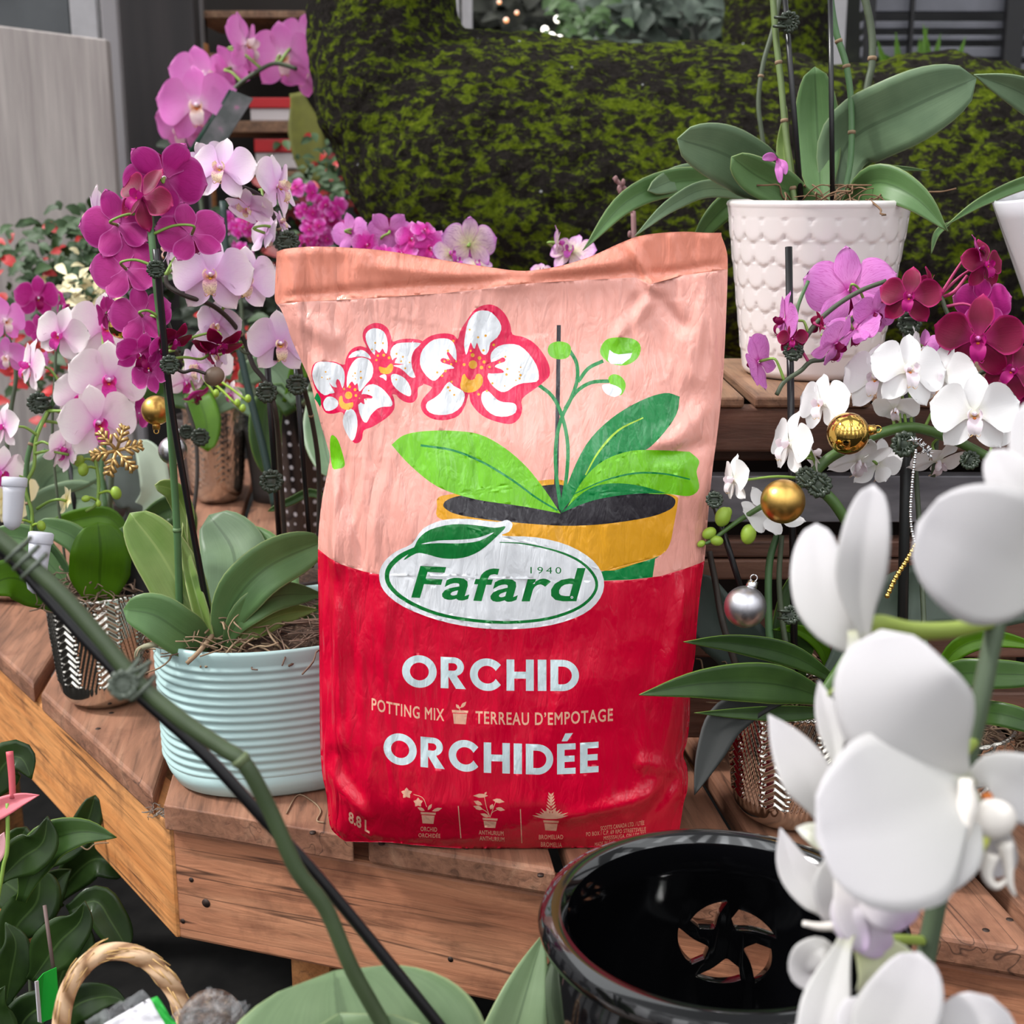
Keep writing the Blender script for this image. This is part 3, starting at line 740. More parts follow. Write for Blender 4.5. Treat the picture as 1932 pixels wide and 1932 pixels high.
#PR.append((text_fit('ORCHID', 460, 1320, [(460, 374), (900, 396), (1320, 396)], 152, bold=0.045, spacing=1.0), WH))
#PR.append((text_fit('ORCHIDÉE', 370, 1418, [(370, 744), (550, 765), (850, 795), (1130, 803), (1270, 800), (1418, 790)], 150, bold=0.045, spacing=1.0), WH))
def arc(cx, cy, r, a0, a1, n=22, ry=None):
    return [(cx + r * math.cos(math.radians(a0 + (a1 - a0) * i / n)), cy + (ry or r) * math.sin(math.radians(a0 + (a1 - a0) * i / n))) for i in range(n + 1)]
SW = 0.235
def glyph(ch):
    """heavy geometric capitals: closed loops in a unit-height box"""
    if ch == 'O': return 1.04, [arc(.52, .5, .52, 0, 360, 36)[:-1], arc(.52, .5, .52 - SW, 0, 360, 30)[:-1]]
    if ch == 'C': return .98, [arc(.52, .5, .52, 38, 322, 30) + arc(.52, .5, .52 - SW, 322 + 12, 38 - 12, 26)]
    if ch == 'I': return .26, [[(0, 0), (.26, 0), (.26, 1), (0, 1)]]
    if ch == 'H': return .82, [[(0, 0), (SW, 0), (SW, .39), (.82 - SW, .39), (.82 - SW, 0), (.82, 0), (.82, 1), (.82 - SW, 1), (.82 - SW, .61), (SW, .61), (SW, 1), (0, 1)]]
    if ch == 'D': return .86, [[(0, 0)] + arc(.36, .5, .5, -90, 90, 20) + [(0, 1)], [(SW, .215)] + arc(.36, .5, .285, -90, 90, 16) + [(SW, .785)]]
    if ch == 'R': return .76, [[(0, 0), (SW, 0), (SW, .38), (.46, 0), (.76, 0), (.50, .39)] + arc(.40, .70, .30, -72, 90, 14) + [(0, 1)], [(SW, .57)] + arc(.38, .69, .12, -90, 90, 10) + [(SW, .81)]]
    if ch in 'EÉ':
        L = [[(0, 0), (.58, 0), (.58, .2), (SW, .2), (SW, .4), (.55, .4), (.55, .6), (SW, .6), (SW, .8), (.58, .8), (.58, 1), (0, 1)]]
        if ch == 'É': L.append([(.14, 1.08), (.32, 1.08), (.50, 1.34), (.26, 1.34)])
        return .60, L
def heavy(word, x0, x1, base, cap, gap=0.12):
    x = 0; loops = []
    for ch in word:
        w_, L = glyph(ch); loops += [[(x + a, b) for a, b in l] for l in L]; x += w_ + gap
    tot = x - gap; bx_, by_ = zip(*base); E = []
    def f(p):
        q = x0 + p[0] / tot * (x1 - x0)
        return C_([(q, float(np.interp(q, bx_, by_)) - p[1] * cap)])[0]
    for l in loops: E += poly([f(p) for p in l])
    return E
PR.append((heavy('ORCHID', 460, 1320, [(460, 374), (620, 380), (900, 394), (1320, 397)], 152), WH))
PR.append((heavy('ORCHIDÉE', 370, 1418, [(370, 744), (550, 765), (850, 793), (1130, 803), (1270, 800), (1418, 790)], 148), WH))
PR.append((text_fit('POTTING MIX', 312, 665, [(312, 487), (420, 511), (530, 528), (665, 541)], 60, bold=0.018, spacing=1.12), 'tan'))
PR.append((text_fit('TERREAU D\u2019EMPOTAGE', 817, 1485, [(817, 553), (1000, 560), (1200, 560), (1350, 551), (1485, 540)], 62, bold=0.018, spacing=1.12), 'tan'))
def pot_icon(cx, top, w_, h_, rim=14):
    lay(C_([(cx - w_ / 2, top), (cx + w_ / 2, top + 4), (cx + w_ / 2 - 2, top + rim + 3), (cx - w_ / 2 + 2, top + rim)]), 'tan')
    lay(C_([(cx - w_ / 2 + 5, top + rim + 4), (cx + w_ / 2 - 6, top + rim + 7), (cx + w_ / 2 - 12, top + h_), (cx - w_ / 2 + 10, top + h_ - 3)]), 'tan')
def lf(x0, y0, x1, y1, wd):
    dx, dy = x1 - x0, y1 - y0; q = math.hypot(dx, dy); nx, ny = -dy / q * wd, dx / q * wd
    lay(C_([(x0, y0), (x0 + dx * .3 + nx * .8, y0 + dy * .3 + ny * .8), (x0 + dx * .6 + nx * .9, y0 + dy * .6 + ny * .9), (x1, y1), (x0 + dx * .6 - nx * .9, y0 + dy * .6 - ny * .9), (x0 + dx * .3 - nx * .8, y0 + dy * .3 - ny * .8)]), 'tan')
pot_icon(742, 488, 80, 70, 13); lf(738, 482, 722, 460, 8); lf(745, 478, 772, 448, 9); lay(C_(stroke([(742, 490), (738, 480), (746, 474)], 4)), 'tan')
pot_icon(587, 984, 75, 58, 11)
for q in ((570, 978, 535, 962, 9), (605, 980, 655, 965, 9), (585, 975, 605, 945, 8)): lf(*q)
lay(C_(stroke([(580, 960), (560, 915), (515, 898)], 3)), 'tan')
for cx, cy, rr in ((482, 893, 14), (538, 938, 12)):
    for k in range(5):
        a = k * 1.2566 - 1.57
        lf(cx, cy, cx + math.cos(a) * rr * 2, cy + math.sin(a) * rr * 2, rr * 0.75)
pot_icon(888, 1012, 74, 50, 11)
for q in ((878, 905, 805, 905, 11), (860, 900, 872, 886, 5), (850, 950, 808, 930, 11), (853, 972, 806, 955, 11), (900, 925, 958, 935, 12), (890, 972, 900, 945, 10), (915, 965, 960, 975, 10), (885, 1008, 840, 992, 9)): lf(*q)
for L in ([(888, 1010), (870, 960), (860, 910)], [(888, 1010), (905, 960), (915, 935)], [(888, 1010), (872, 985), (850, 970)], [(888, 1008), (900, 985), (925, 972)]): lay(C_(stroke(L, 3)), 'tan')
pot_icon(1184, 1024, 76, 52, 11)
for k in range(11):
    a = -math.pi * (0.06 + 0.88 * k / 10); rr = 85 + 10 * math.sin(k * 2.1)
    lf(1184, 1018, 1184 + math.cos(a) * rr, 1010 + math.sin(a) * rr * 0.55, 6)
for k in range(7):
    yy = 1000 - k * 15
    lf(1184, yy, 1184 - 28 + k * 2.5, yy - 22, 4.5); lf(1184, yy, 1184 + 28 - k * 2.5, yy - 22, 4.5)
lf(1184, 960, 1184, 892, 6)
lay(C_(stroke([(733, 955), (746, 1112)], 4.5)), 'tan'); lay(C_(stroke([(1035, 970), (1042, 1136)], 4.5)), 'tan')
for tx, a, b, y0, y1, c in (('ORCHID', 550, 630, 1076, 1080, 22), ('ORCHID\u00c9E', 540, 646, 1106, 1110, 20), ('ANTHURIUM', 833, 953, 1093, 1099, 22), ('ANTHURIUM', 837, 957, 1122, 1128, 22), ('BROMELIAD', 1125, 1243, 1116, 1116, 22), ('BROMELIA', 1135, 1237, 1152, 1156, 23),
                            ('SCOTTS CANADA LTD. / LT\u00c9E', 1425, 1637, 1074, 1046, 21), ('PO BOX / C.P. 69 RPO STREETSVILLE', 1355, 1645, 1102, 1076, 20), ('MISSISSAUGA, ON L5M 2B7', 1440, 1645, 1121, 1099, 20), ('MADE IN CANADA', 1397, 1530, 1152, 1132, 20)):
    PR.append((text_fit(tx, a, b, [(a, y0), (b, y1)], c, bold=0.01, spacing=1.1), 'tan'))
PR.append((text_fit('8.8 L', 200, 302, [(200, 1030), (302, 1087)], [(200, 52), (302, 55)], bold=0.03), 'tan'))

PCOL = {'base': (240, 168, 154), 'band': (242, 150, 126), 'red': (204, 0, 46), 'leaf_dark': (10, 128, 62), 'pot': (226, 160, 34), 'soil': (40, 36, 42), 'leaf': (112, 190, 22), 'white': (226, 228, 232), 'lime': (170, 210, 60), 'pink': (226, 14, 76), 'logo': (8, 116, 48), 'letter': (205, 222, 226), 'tan': (232, 176, 150)}
def plastic(c, name):
    m, n = mat(name, lin(c), 0.24, spec=0.4)
    n.p.inputs['Coat Weight'].default_value = 0.4; n.p.inputs['Coat Roughness'].default_value = 0.05
    a = n.noise(n.obj((1, 1, 0.32)), 95, 3, 0.55, 0.6)
    r = n.math('ABSOLUTE', n.math('SUBTRACT', a, 0.5))
    n.bump(r, 0.30, 0.006)
    sp_ = n.n('SeparateXYZ'); n.l(n.obj(), sp_.inputs[0])
    mk1 = n.ramp(n.math('MULTIPLY_ADD', sp_.outputs[0], 3.3, 0.5), [(0.02, (1, 1, 1)), (0.34, (0.12, 0.12, 0.12)), (0.80, (0.12, 0.12, 0.12)), (0.98, (0.55, 0.55, 0.55))])
    cz = n.noise(n.obj((1, 1, 0.16)), 46, 2, 0.5, 0.25); cz = n.math('ABSOLUTE', n.math('SUBTRACT', cz, 0.5))
    n.bump(n.math('MULTIPLY', cz, mk1), 0.8, 0.02)
    n.bump(n.noise(n.obj((1, 1, 0.6)), 330, 3, 0.6), 0.16, 0.0012)
    return m
PK = list(PCOL)
PM = [plastic(PCOL[k], 'printed_plastic_' + k) for k in PK]

# outline and triangulation in photograph-traced print coordinates
out = opn(top_px, 4)[:-1] + opn(right_px, 4)[:-1] + opn(bot_px[::-1], 3)[:-1] + opn(left_px[::-1], 3)[:-1]
random.seed(4)
vs = [Vector(p) for p in out]
ed = [(i, (i + 1) % len(out)) for i in range(len(out))]
oa = np.array(out); ob = np.roll(oa, -1, 0)
def inside(P, EA, EB):
    """even-odd test for many points against edge arrays"""
    c = np.zeros(len(P), bool)
    x, y = P[:, 0], P[:, 1]
    for (ax, ay), (bx, by) in zip(EA, EB):
        if ay == by: continue
        m = (ay > y) != (by > y)
        if not m.any(): continue
        c[m] ^= x[m] < (bx - ax) * (y[m] - ay) / (by - ay) + ax
    return c
st = 5.0
gx, gy = np.meshgrid(np.arange(515, 1380, st), np.arange(436, 1620, st))
gp = np.stack([gx.ravel() + (np.random.RandomState(1).rand(gx.size) - .5) * 1.2, gy.ravel() + (np.random.RandomState(2).rand(gx.size) - .5) * 1.2], 1)
gp = gp[inside(gp, oa, ob)]
vs += [Vector(p) for p in gp]
for E, c in PR:
    key = {}
    for a, b in E:
        ids = []
        for p in (a, b):
            k = (round(p[0], 2), round(p[1], 2))
            if k not in key:
                key[k] = len(vs); vs.append(Vector(p))
            ids.append(key[k])
        if ids[0] != ids[1]: ed.append(tuple(ids))
cv, ce, cf, *_ = geometry.delaunay_2d_cdt(vs, ed, [], 0, 0.01, False)
CV = np.array([tuple(v) for v in cv])
tri = []
for f_ in cf:
    for k in range(1, len(f_) - 1): tri.append((f_[0], f_[k], f_[k + 1]))
TRI = np.array(tri)
cen = CV[TRI].mean(1)
keep = inside(cen, oa, ob)
TRI = TRI[keep]; cen = cen[keep]
idx = np.zeros(len(TRI), int)
for E, c in PR:
    a = np.array([e_[0] for e_ in E]); b = np.array([e_[1] for e_ in E])
    lo = np.minimum(a.min(0), b.min(0)); hi = np.maximum(a.max(0), b.max(0))
    s = np.where((cen[:, 0] > lo[0]) & (cen[:, 0] < hi[0]) & (cen[:, 1] > lo[1]) & (cen[:, 1] < hi[1]))[0]
    if len(s): idx[s[inside(cen[s], a, b)]] = PK.index(c)
# front points
bv = [bag_pt(x, y) for x, y in CV]
for p in bv:
    if p.z < 0.001: p.z = 0.001
a2 = (CV[TRI[:, 1]] - CV[TRI[:, 0]]); b2 = (CV[TRI[:, 2]] - CV[TRI[:, 0]])
crs = a2[:, 0] * b2[:, 1] - a2[:, 1] * b2[:, 0]
TRI[crs > 0] = TRI[crs > 0][:, ::-1]      # towards the viewer
fl = [tuple(int(i) for i in t) for t in TRI]
mi = list(idx)
# back: coarse grid on the seam plane, bulging away
ring = []
for x, y in out:
    d_ = np.abs(CV - np.array((x, y))).sum(1); ring.append(int(d_.argmin()))
rg = [bv[i] for i in ring]
off = len(bv)
NB = 14
cenb = Vector((sum(p.x for p in rg) / len(rg), 0.905, 0.2))
def back_y(x, z, k):
    g = 1 - k * k
    return Yc(z) + 0.075 * math.sqrt(max(0, g)) * (0.1 + 0.9 * s_((0.41 - z) / 0.2)) * (0.55 + 0.45 * s_((x + 0.16) / 0.14))
prev = ring
for j in range(1, NB + 1):
    k = 1 - j / NB
    cur = []
    if j < NB:
        for p in rg:
            q = cenb.lerp(p, k ** 0.8 if k > 0 else 0)
            z = 0.001 + (q.z - 0.001) if q.z > 0.001 else 0.001
            k2 = k if p.z > 0.01 else k * 0.3
            if p.z < 0.01: z = max(0.001, q.z - 0.2 * (1 - k) + 0.0) if j < 4 else q.z * (1 - k) ** 0.3
            cur.append(len(bv)); bv.append(Vector((q.x, back_y(q.x, q.z, k2), max(0.001, z))))
        for i in range(len(ring)):
            a, b = prev[i], prev[(i + 1) % len(ring)]; c, d = cur[i], cur[(i + 1) % len(ring)]
            fl.append((a, b, d, c)[::-1]); zz = (bv[a].z + bv[c].z) / 2
            mi.append(PK.index('red') if zz < 0.2 else PK.index('base'))
        prev = cur
    else:
        bv.append(Vector((cenb.x, back_y(cenb.x, cenb.z, 0), cenb.z))); c = len(bv) - 1
        for i in range(len(ring)):
            fl.append((prev[i], prev[(i + 1) % len(ring)], c)[::-1]); mi.append(PK.index('base'))
bag = mk('potting_mix_bag', bv, fl, PM, None, mi=mi)
tag(bag, 'large peach and red plastic bag of orchid potting mix standing on the wooden bench', 'bag')
print('BAG', len(bv), len(fl))
# ============================================================ plant kit
def prof(kind, t):
    if kind == 'strap':
        a = 0.42 + 0.58 * s_(t / 0.45); return a * (math.sqrt(max(0, 1 - max(0, (t - 0.6) / 0.4) ** 2)) if t > 0.6 else 1)
    if kind == 'point':
        a = 0.25 + 0.75 * s_(t / 0.42); return a * (1 - max(0, (t - 0.42) / 0.58) ** 1.9)
    if kind == 'petal':
        a = 0.16 + 0.84 * s_(t / 0.52); return a * math.sqrt(max(0, 1 - max(0, (t - 0.5) / 0.5) ** 2.2))
    if kind == 'sepal':
        a = 0.3 + 0.7 * s_(t / 0.5); return a * math.sqrt(max(0, 1 - max(0, (t - 0.45) / 0.55) ** 2))
    if kind == 'blade':
        return (0.6 + 0.4 * s_(t / 0.3)) * (1 - t ** 3)
    return 1
def leaf_geo(P, w, hint=None, kind='strap', fold=0.18, n=20, m=8, droop=0.0, twist=0.0, wave=0.0):
    P = resample(spline(P, 6), n)
    v = []; f = []; uv = []
    side = None
    for i in range(n):
        # denser rows near the rounded tip
        t = i / (n - 1)
        T = (P[min(i + 1, n - 1)] - P[max(i - 1, 0)]).normalized()
        hv = (CAM - P[i]).normalized() if hint is None else Vector(hint).normalized()
        S = T.cross(hv)
        if S.length < 0.05: S = side if side is not None else T.orthogonal()
        S.normalize(); side = S
        N = S.cross(T).normalized()
        if twist:
            q = Matrix.Rotation(twist * t, 3, T); S = q @ S; N = q @ N
        ww = w * max(0.015, prof(kind, t)) / 2
        for j in range(m + 1):
            u = -1 + 2 * j / m
            h = abs(u) * fold * ww - droop * u * u * ww + wave * math.sin(t * 11 + u * 2) * ww * abs(u)
            v.append(P[i] + S * (u * ww) + N * h)
            uv.append((0.5 + u / 2, t))
    for i in range(n - 1):
        for j in range(m):
            a = i * (m + 1) + j; f.append((a, a + 1, a + m + 2, a + m + 1))
    return v, f, uv
def leaf(parent, P, w, hint=None, mat_=None, name='leaf', d=None, solid=0.0013, label=None, **k):
    """P: (x, y, depth) traced points; w: width in photo pixels at the middle depth"""
    Q = pts3(P, d); dd = depth(Q[len(Q) // 2])
    v, f, uv = leaf_geo(Q, mm(w, dd), hint, **k)
    o = mk(name, v, f, mat_ or LEAF, parent, uv=uv, solid=solid)
    if label: o['label'] = label
    return o
def leaf_mat(name, c1, c2, edge=None, gloss=0.42, tr=0.14, vein=None):
    m, n = mat(name, lin(c1), gloss, spec=0.35)
    a = n.noise(n.obj(), 28, 3); c = n.ramp(a, [(0.3, lin(c1)), (0.7, lin(c2))])
    u = n.n('SeparateXYZ'); n.l(n.uv(), u.inputs[0])
    d = n.math('ABSOLUTE', n.math('SUBTRACT', u.outputs[0], 0.5))
    mid = n.ramp(d, [(0.0, (1, 1, 1)), (0.018, (1, 1, 1)), (0.03, (0, 0, 0))])
    vc = lin(vein) if vein else tuple(x * 0.55 for x in lin(c1))
    c = n.mix(n.math('MULTIPLY', mid, 0.55), c, vc)
    if edge:
        eg = n.ramp(d, [(0.478, (0, 0, 0)), (0.496, (1, 1, 1))]); c = n.mix(eg, c, lin(edge))
    fine = n.noise(n.uv((90, 3, 1)), 1.0, 3); c = n.mix(0.22, c, n.ramp(fine, [(0.3, (0.55, 0.55, 0.55)), (0.7, (1.2, 1.2, 1.2))]), 'MULTIPLY')
    n.col(c); n.bump(fine, 0.12, 0.0006)
    n.bump(mid, -0.4, 0.0008)
    return thin(m, n, tr)
LEAF = leaf_mat('orchid_leaf', (82, 116, 66), (98, 132, 80), (130, 150, 96))
LEAF_G = leaf_mat('grey_green_leaf', (98, 122, 92), (116, 140, 106), (140, 160, 120))
LEAF_Y = leaf_mat('young_green_leaf', (104, 134, 58), (132, 154, 84), (160, 170, 110), vein=(150, 168, 96))
LEAF_D = leaf_mat('deep_green_leaf', (40, 66, 26), (62, 90, 40), (110, 140, 60), gloss=0.3)
LEAF_B = leaf_mat('bright_green_leaf', (70, 110, 8), (92, 138, 14), tr=0.4)  # bright yellow-green leaf, more translucent than the others
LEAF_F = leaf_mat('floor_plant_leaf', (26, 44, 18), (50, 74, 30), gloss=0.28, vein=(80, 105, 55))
STEM_G = M((74, 108, 66), 0.5, 0.12, name='green_stem'); STEM_L = M((128, 160, 70), 0.5, 0.1, name='light_green_stem')
STEM_D = M((58, 50, 44), 0.55, 0.15, name='brown_purple_stem'); STEM_O = M((70, 80, 58), 0.55, 0.18, name='olive_stem')
STAKE = M((22, 20, 22), 0.3, name='black_plastic_stake'); CLIPM = M((44, 54, 40), 0.4, name='dark_green_clip', trans=0.0); CLIPG = M((80, 88, 76), 0.5, name='grey_green_clip')
NODE = M((140, 116, 90), 0.8, name='dry_node_sheath'); BUD = M((150, 180, 60), 0.45, 0.12, name='green_bud'); ROOT = M((148, 124, 98), 0.85, 0.2, name='sphagnum_and_root')
BARK, nbk = mat('bark_chips', lin((70, 48, 38)), 0.95)
nbk.col(nbk.ramp(nbk.noise(nbk.obj(), 160, 4, 0.7), [(0.3, lin((38, 26, 20))), (0.55, lin((86, 62, 48))), (0.75, lin((140, 116, 92)))])); nbk.bump(nbk.noise(nbk.obj(), 120, 4, .7), 1.0, 0.006)

def stem(parent, P, r, m=None, name='stem', d=None, nodes=(), per=6, node_mat=None, r2=None):
    """P traced points; r radius in photo pixels"""
    Q = spline(pts3(P, d), per)
    dd = depth(Q[len(Q) // 2]); R = mm(r, dd)
    R2 = mm(r2, dd) if r2 else R * 0.85
    o = MB().tube(Q, [R, R2], 10).build(name, m or STEM_G, parent)
    for t in nodes:
        i = int(t * (len(Q) - 2)); p = Q[i]; T = (Q[i + 1] - Q[i]).normalized()
        MB().tube([p - T * R * 0.4, p, p + T * R * 0.6], [R * 1.12, R * 1.2, R * 1.02], 10).build('node', node_mat or NODE, parent)
    return Q
def stake(parent, a, b, r=5, m=None, name='stake'):
    A = at(*a); B = at(*b); R = mm(r, depth(A))
    return MB().tube([A, A.lerp(B, .5), B], [R, R, R], 10).build(name, m or STAKE, parent)
def clip(parent, px, py, d, size=26, axis=(0, 0, 1), m=None, face=None, side=0.0, rings=2, name='clip'):
    """flower-shaped orchid clip: a lobed disc and claw rings that hold stem and stake"""
    c = at(px, py, d); R = mm(size, d); ax = Vector(axis).normalized()
    fz = (CAM - c).normalized() if face is None else Vector(face).normalized()
    fx = fz.orthogonal().normalized(); fy = fz.cross(fx)
    cc = c + fz * R * 0.35 + RGT * mm(side, d)
    b = MB()
    n = 66
    for (r0, r1, h) in ((0.42, 0.20, 0.0),):
        P = []
        for k in range(n + 1):
            a = 2 * math.pi * k / n; rr = R * (0.80 + 0.12 * math.cos(a * 11)); P.append(cc + fx * rr * math.cos(a) + fy * rr * math.sin(a))
        b.tube(P, R * 0.2, 6)
    b.ball(cc, (R * .62, R * .62, R * .16), 22, 8, ax=(fx, fy, fz))
    P = [cc + fx * R * 0.36 * math.cos(2 * math.pi * k / 18) + fy * R * 0.36 * math.sin(2 * math.pi * k / 18) for k in range(19)]
    b.tube(P, R * 0.17, 6)
    for k in range(11):
        a = 2 * math.pi * k / 11; e_ = fx * math.cos(a) + fy * math.sin(a); b.tube([cc + e_ * R * 0.35 + fz * R * .1, cc + e_ * R * 0.88 + fz * R * .04], R * 0.09, 4)
    xa = ax.cross(fz).normalized()
    for k in range(rings):
        o_ = ax * R * (k - (rings - 1) / 2) * 0.8
        P = []
        for q in range(17):
            a = 2 * math.pi * q / 16 * 0.92; P.append(c + o_ + xa * R * 0.62 * math.cos(a) - fz * R * (0.62 * math.sin(a) + 0.1))
        b.tube(P, R * 0.16, 6)
    return b.build(name, m or CLIPM, parent)

# flowers
def tep(ang, L, W, kind, z0=0.0, refl=0.12, cup=0.1, fold=0.0, n=12, m=6, wave=0.0):
    v = []; f = []; uv = []
    ca, sa = math.cos(ang), math.sin(ang)
    for i in range(n):
        t = 1 - (1 - i / (n - 1)) ** 1.35
        w_ = W * max(0.03, prof(kind, t)) / 2
        for j in range(m + 1):
            u = -1 + 2 * j / m
            x = u * w_; y = 0.05 + L * t * (1 - 0.07 * u * u * t)
            z = z0 - refl * t * t * L + cup * u * u * w_ + wave * math.sin(t * 7 + u * 3) * abs(u) * 0.06 + 0.05 * (1 - abs(u)) * t * (1 - t) * 2 * (-1)
            v.append(Vector((x * ca + y * sa, -x * sa + y * ca, z))); uv.append((0.5 + u / 2, t))
    for i in range(n - 1):
        for j in range(m):
            a = i * (m + 1) + j; f.append((a, a + m + 1, a + m + 2, a + 1))
    return v, f, uv
def flower_mesh(name, seed, pw_=1.12, sw=0.62, plen=1.0, slen=0.95, refl=0.12, cup=0.12, pa=76, sa=142, wave=0.5):
    r = random.Random(seed); b = MB()
    jit = lambda s: r.uniform(-s, s)
    for k, a in enumerate((0, sa, -sa)):
        b.add(*tep(math.radians(a + jit(5)), slen * (1 + jit(.04)), sw * (1 + jit(.06)), 'sepal', 0.0, refl * 1.2 + jit(.06), cup + jit(.1), wave=wave))
    for s in (1, -1):
        b.add(*tep(math.radians(s * (pa + jit(5))), plen * (1 + jit(.04)), pw_ * (1 + jit(.05)), 'petal', 0.035, refl + jit(.08), cup + jit(.12), wave=wave), m=0)
    me = bpy.data.meshes.new(name); me.from_pydata(b.v, [], b.f)
    l = me.uv_layers.new(name='UVMap'); vi = np.empty(len(me.loops), dtype=np.int32); me.loops.foreach_get('vertex_index', vi)
    l.data.foreach_set('uv', np.asarray(b.uv, dtype=np.float32)[vi].ravel()); me.polygons.foreach_set('use_smooth', [True] * len(me.polygons)); me.update()
    return me
def lip_mesh(name, big=1.0):
    b = MB()
    P = [Vector((0, -0.04, 0.04)), Vector((0, -0.13, 0.20)), Vector((0, -0.26, 0.30)), Vector((0, -0.40, 0.30)), Vector((0, -0.50, 0.24))]
    v, f, uv = leaf_geo([p * big for p in P], 0.36 * big, (0, 0.5, 1), 'petal', 0.3, 10, 6); b.add(v, f, uv, 0)
    for s in (1, -1):
        P = [Vector((s * .04, -0.04, 0.05)), Vector((s * .16, -0.03, 0.17)), Vector((s * .17, 0.06, 0.28)), Vector((s * .09, 0.14, 0.34))]
        v, f, uv = leaf_geo([p * big for p in P], 0.30 * big, (-s, 0.2, 0.5), 'petal', 0.1, 9, 6, droop=-0.25); b.add(v, f, uv, 0)
        b.tube(spline([Vector((s * .02, -.47, .25)) * big, Vector((s * .10, -.53, .27)) * big, Vector((s * .14, -.46, .33)) * big], 4), [0.014, 0.006], 5, m=0)
    b.ball((0, 0.015, 0.10), (0.065 * big, 0.06 * big, 0.13 * big), 12, 8, m=1)
    b.ball((0, -0.10, 0.15), (0.05 * big, 0.04 * big, 0.05 * big), 10, 6, m=2)
    me = bpy.data.meshes.new(name); me.from_pydata(b.v, [], b.f); me.polygons.foreach_set('material_index', b.mi)
    l = me.uv_layers.new(name='UVMap'); vi = np.empty(len(me.loops), dtype=np.int32); me.loops.foreach_get('vertex_index', vi)
    l.data.foreach_set('uv', np.asarray(b.uv, dtype=np.float32)[vi].ravel()); me.polygons.foreach_set('use_smooth', [True] * len(me.polygons)); me.update()
    return me
def petal_mat(name, stops, veins=0.0, vcol=None, edge=None, spots=0.0, scol=None, tr=0.30):
    """stops: colour along the petal from the centre (0) to the tip (1)"""
    m, n = mat(name, lin(stops[0][1]), 0.5, spec=0.25)
    s = n.n('SeparateXYZ'); n.l(n.uv(), s.inputs[0])
    wob = n.math('ADD', s.outputs[1], n.math('MULTIPLY', n.math('SUBTRACT', n.noise(n.obj(), 2.4, 2), 0.5), 0.25))
    c = n.ramp(wob, [(p, lin(q)) for p, q in stops])
    d = n.math('ABSOLUTE', n.math('SUBTRACT', s.outputs[0], 0.5))
    if veins:
        x = n.n('TexNoise'); x.inputs['Scale'].default_value = 1; n.l(n.uv((20, 1.6, 1)), x.inputs['Vector']); x.inputs['Detail'].default_value = 2; x.inputs['Distortion'].default_value = 0.3
        vf = n.ramp(x.outputs['Fac'], [(0.46, (0, 0, 0)), (0.50, (1, 1, 1)), (0.54, (0, 0, 0))])
        c = n.mix(n.math('MULTIPLY', vf, veins), c, lin(vcol))
    if spots:
        vo = n.n('TexVoronoi'); vo.inputs['Scale'].default_value = 1; n.l(n.uv((16, 14, 1)), vo.inputs['Vector'])
        sf = n.ramp(vo.outputs['Distance'], [(0.28, (1, 1, 1)), (0.4, (0, 0, 0))]); c = n.mix(n.math('MULTIPLY', sf, spots), c, lin(scol))
    if edge:
        e_ = n.ramp(n.math('MAXIMUM', n.math('MULTIPLY', d, 2.0), s.outputs[1]), [(0.84, (0, 0, 0)), (1.0, (1, 1, 1))]); c = n.mix(n.math('MULTIPLY', e_, 0.8), c, lin(edge))
    n.col(c); n.bump(n.noise(n.uv((26, 1.5, 1)), 1, 2), 0.10, 0.0008)
    return thin(m, n, tr)
KIND = {}
def kind(key, pm, lm, cm, ym, **k):
    KIND[key] = ([flower_mesh(key + '_flower', s, **k) for s in range(4)], lip_mesh(key + '_lip'))
    for me in KIND[key][0]: me.materials.append(pm)
    for x in (lm, cm, ym): KIND[key][1].materials.append(x)
YEL = M((226, 170, 30), 0.5, name='golden_callus'); ORG = M((205, 110, 30), 0.5, name='orange_callus')
WCOL = M((240, 228, 236), 0.45, name='white_column'); PCOLM = M((226, 130, 200), 0.45, name='pink_column')
kind('magenta', petal_mat('magenta_petal', [(0.0, (206, 90, 166)), (0.3, (174, 34, 124)), (0.8, (188, 48, 140)), (1.0, (214, 96, 172))], 0.3, (130, 10, 84), (214, 110, 184)), petal_mat('magenta_lip', [(0, (170, 20, 110)), (1, (140, 4, 80))]), WCOL, ORG, sw=0.66)
kind('crimson', petal_mat('crimson_petal', [(0.0, (140, 10, 84)), (0.4, (104, 0, 42)), (1.0, (136, 4, 62))], 0.25, (80, 0, 24), (186, 30, 110), tr=0.12), petal_mat('crimson_lip', [(0, (190, 40, 130)), (1, (176, 20, 120))]), PCOLM, ORG, pw_=0.9, refl=0.2)
kind('pale', petal_mat('pale_pink_petal', [(0.0, (226, 168, 220)), (0.35, (232, 196, 232)), (0.75, (240, 218, 234)), (1.0, (248, 236, 236))], 0.15, (214, 150, 210)), petal_mat('speckled_yellow_lip', [(0, (240, 190, 60)), (0.35, (226, 160, 190)), (0.7, (246, 226, 190)), (1, (240, 216, 170))], spots=0.6, scol=(150, 40, 120)), WCOL, YEL, pw_=1.2)
kind('blush', petal_mat('blush_white_petal', [(0.0, (226, 140, 206)), (0.3, (240, 206, 226)), (0.7, (246, 230, 234)), (1.0, (250, 240, 238))], 0.12, (226, 160, 214)), petal_mat('magenta_spotted_lip', [(0, (220, 60, 110)), (0.5, (214, 50, 160)), (1, (226, 96, 190))], spots=.4, scol=(140, 10, 60)), WCOL, ORG, pw_=1.15)
kind('white', petal_mat('white_petal', [(0.0, (236, 234, 220)), (0.3, (245, 243, 243)), (1.0, (250, 248, 248))], 0.0, None), petal_mat('white_lip', [(0, (232, 190, 100)), (0.3, (240, 222, 232)), (1, (244, 236, 240))]), WCOL, ORG, pw_=1.18)
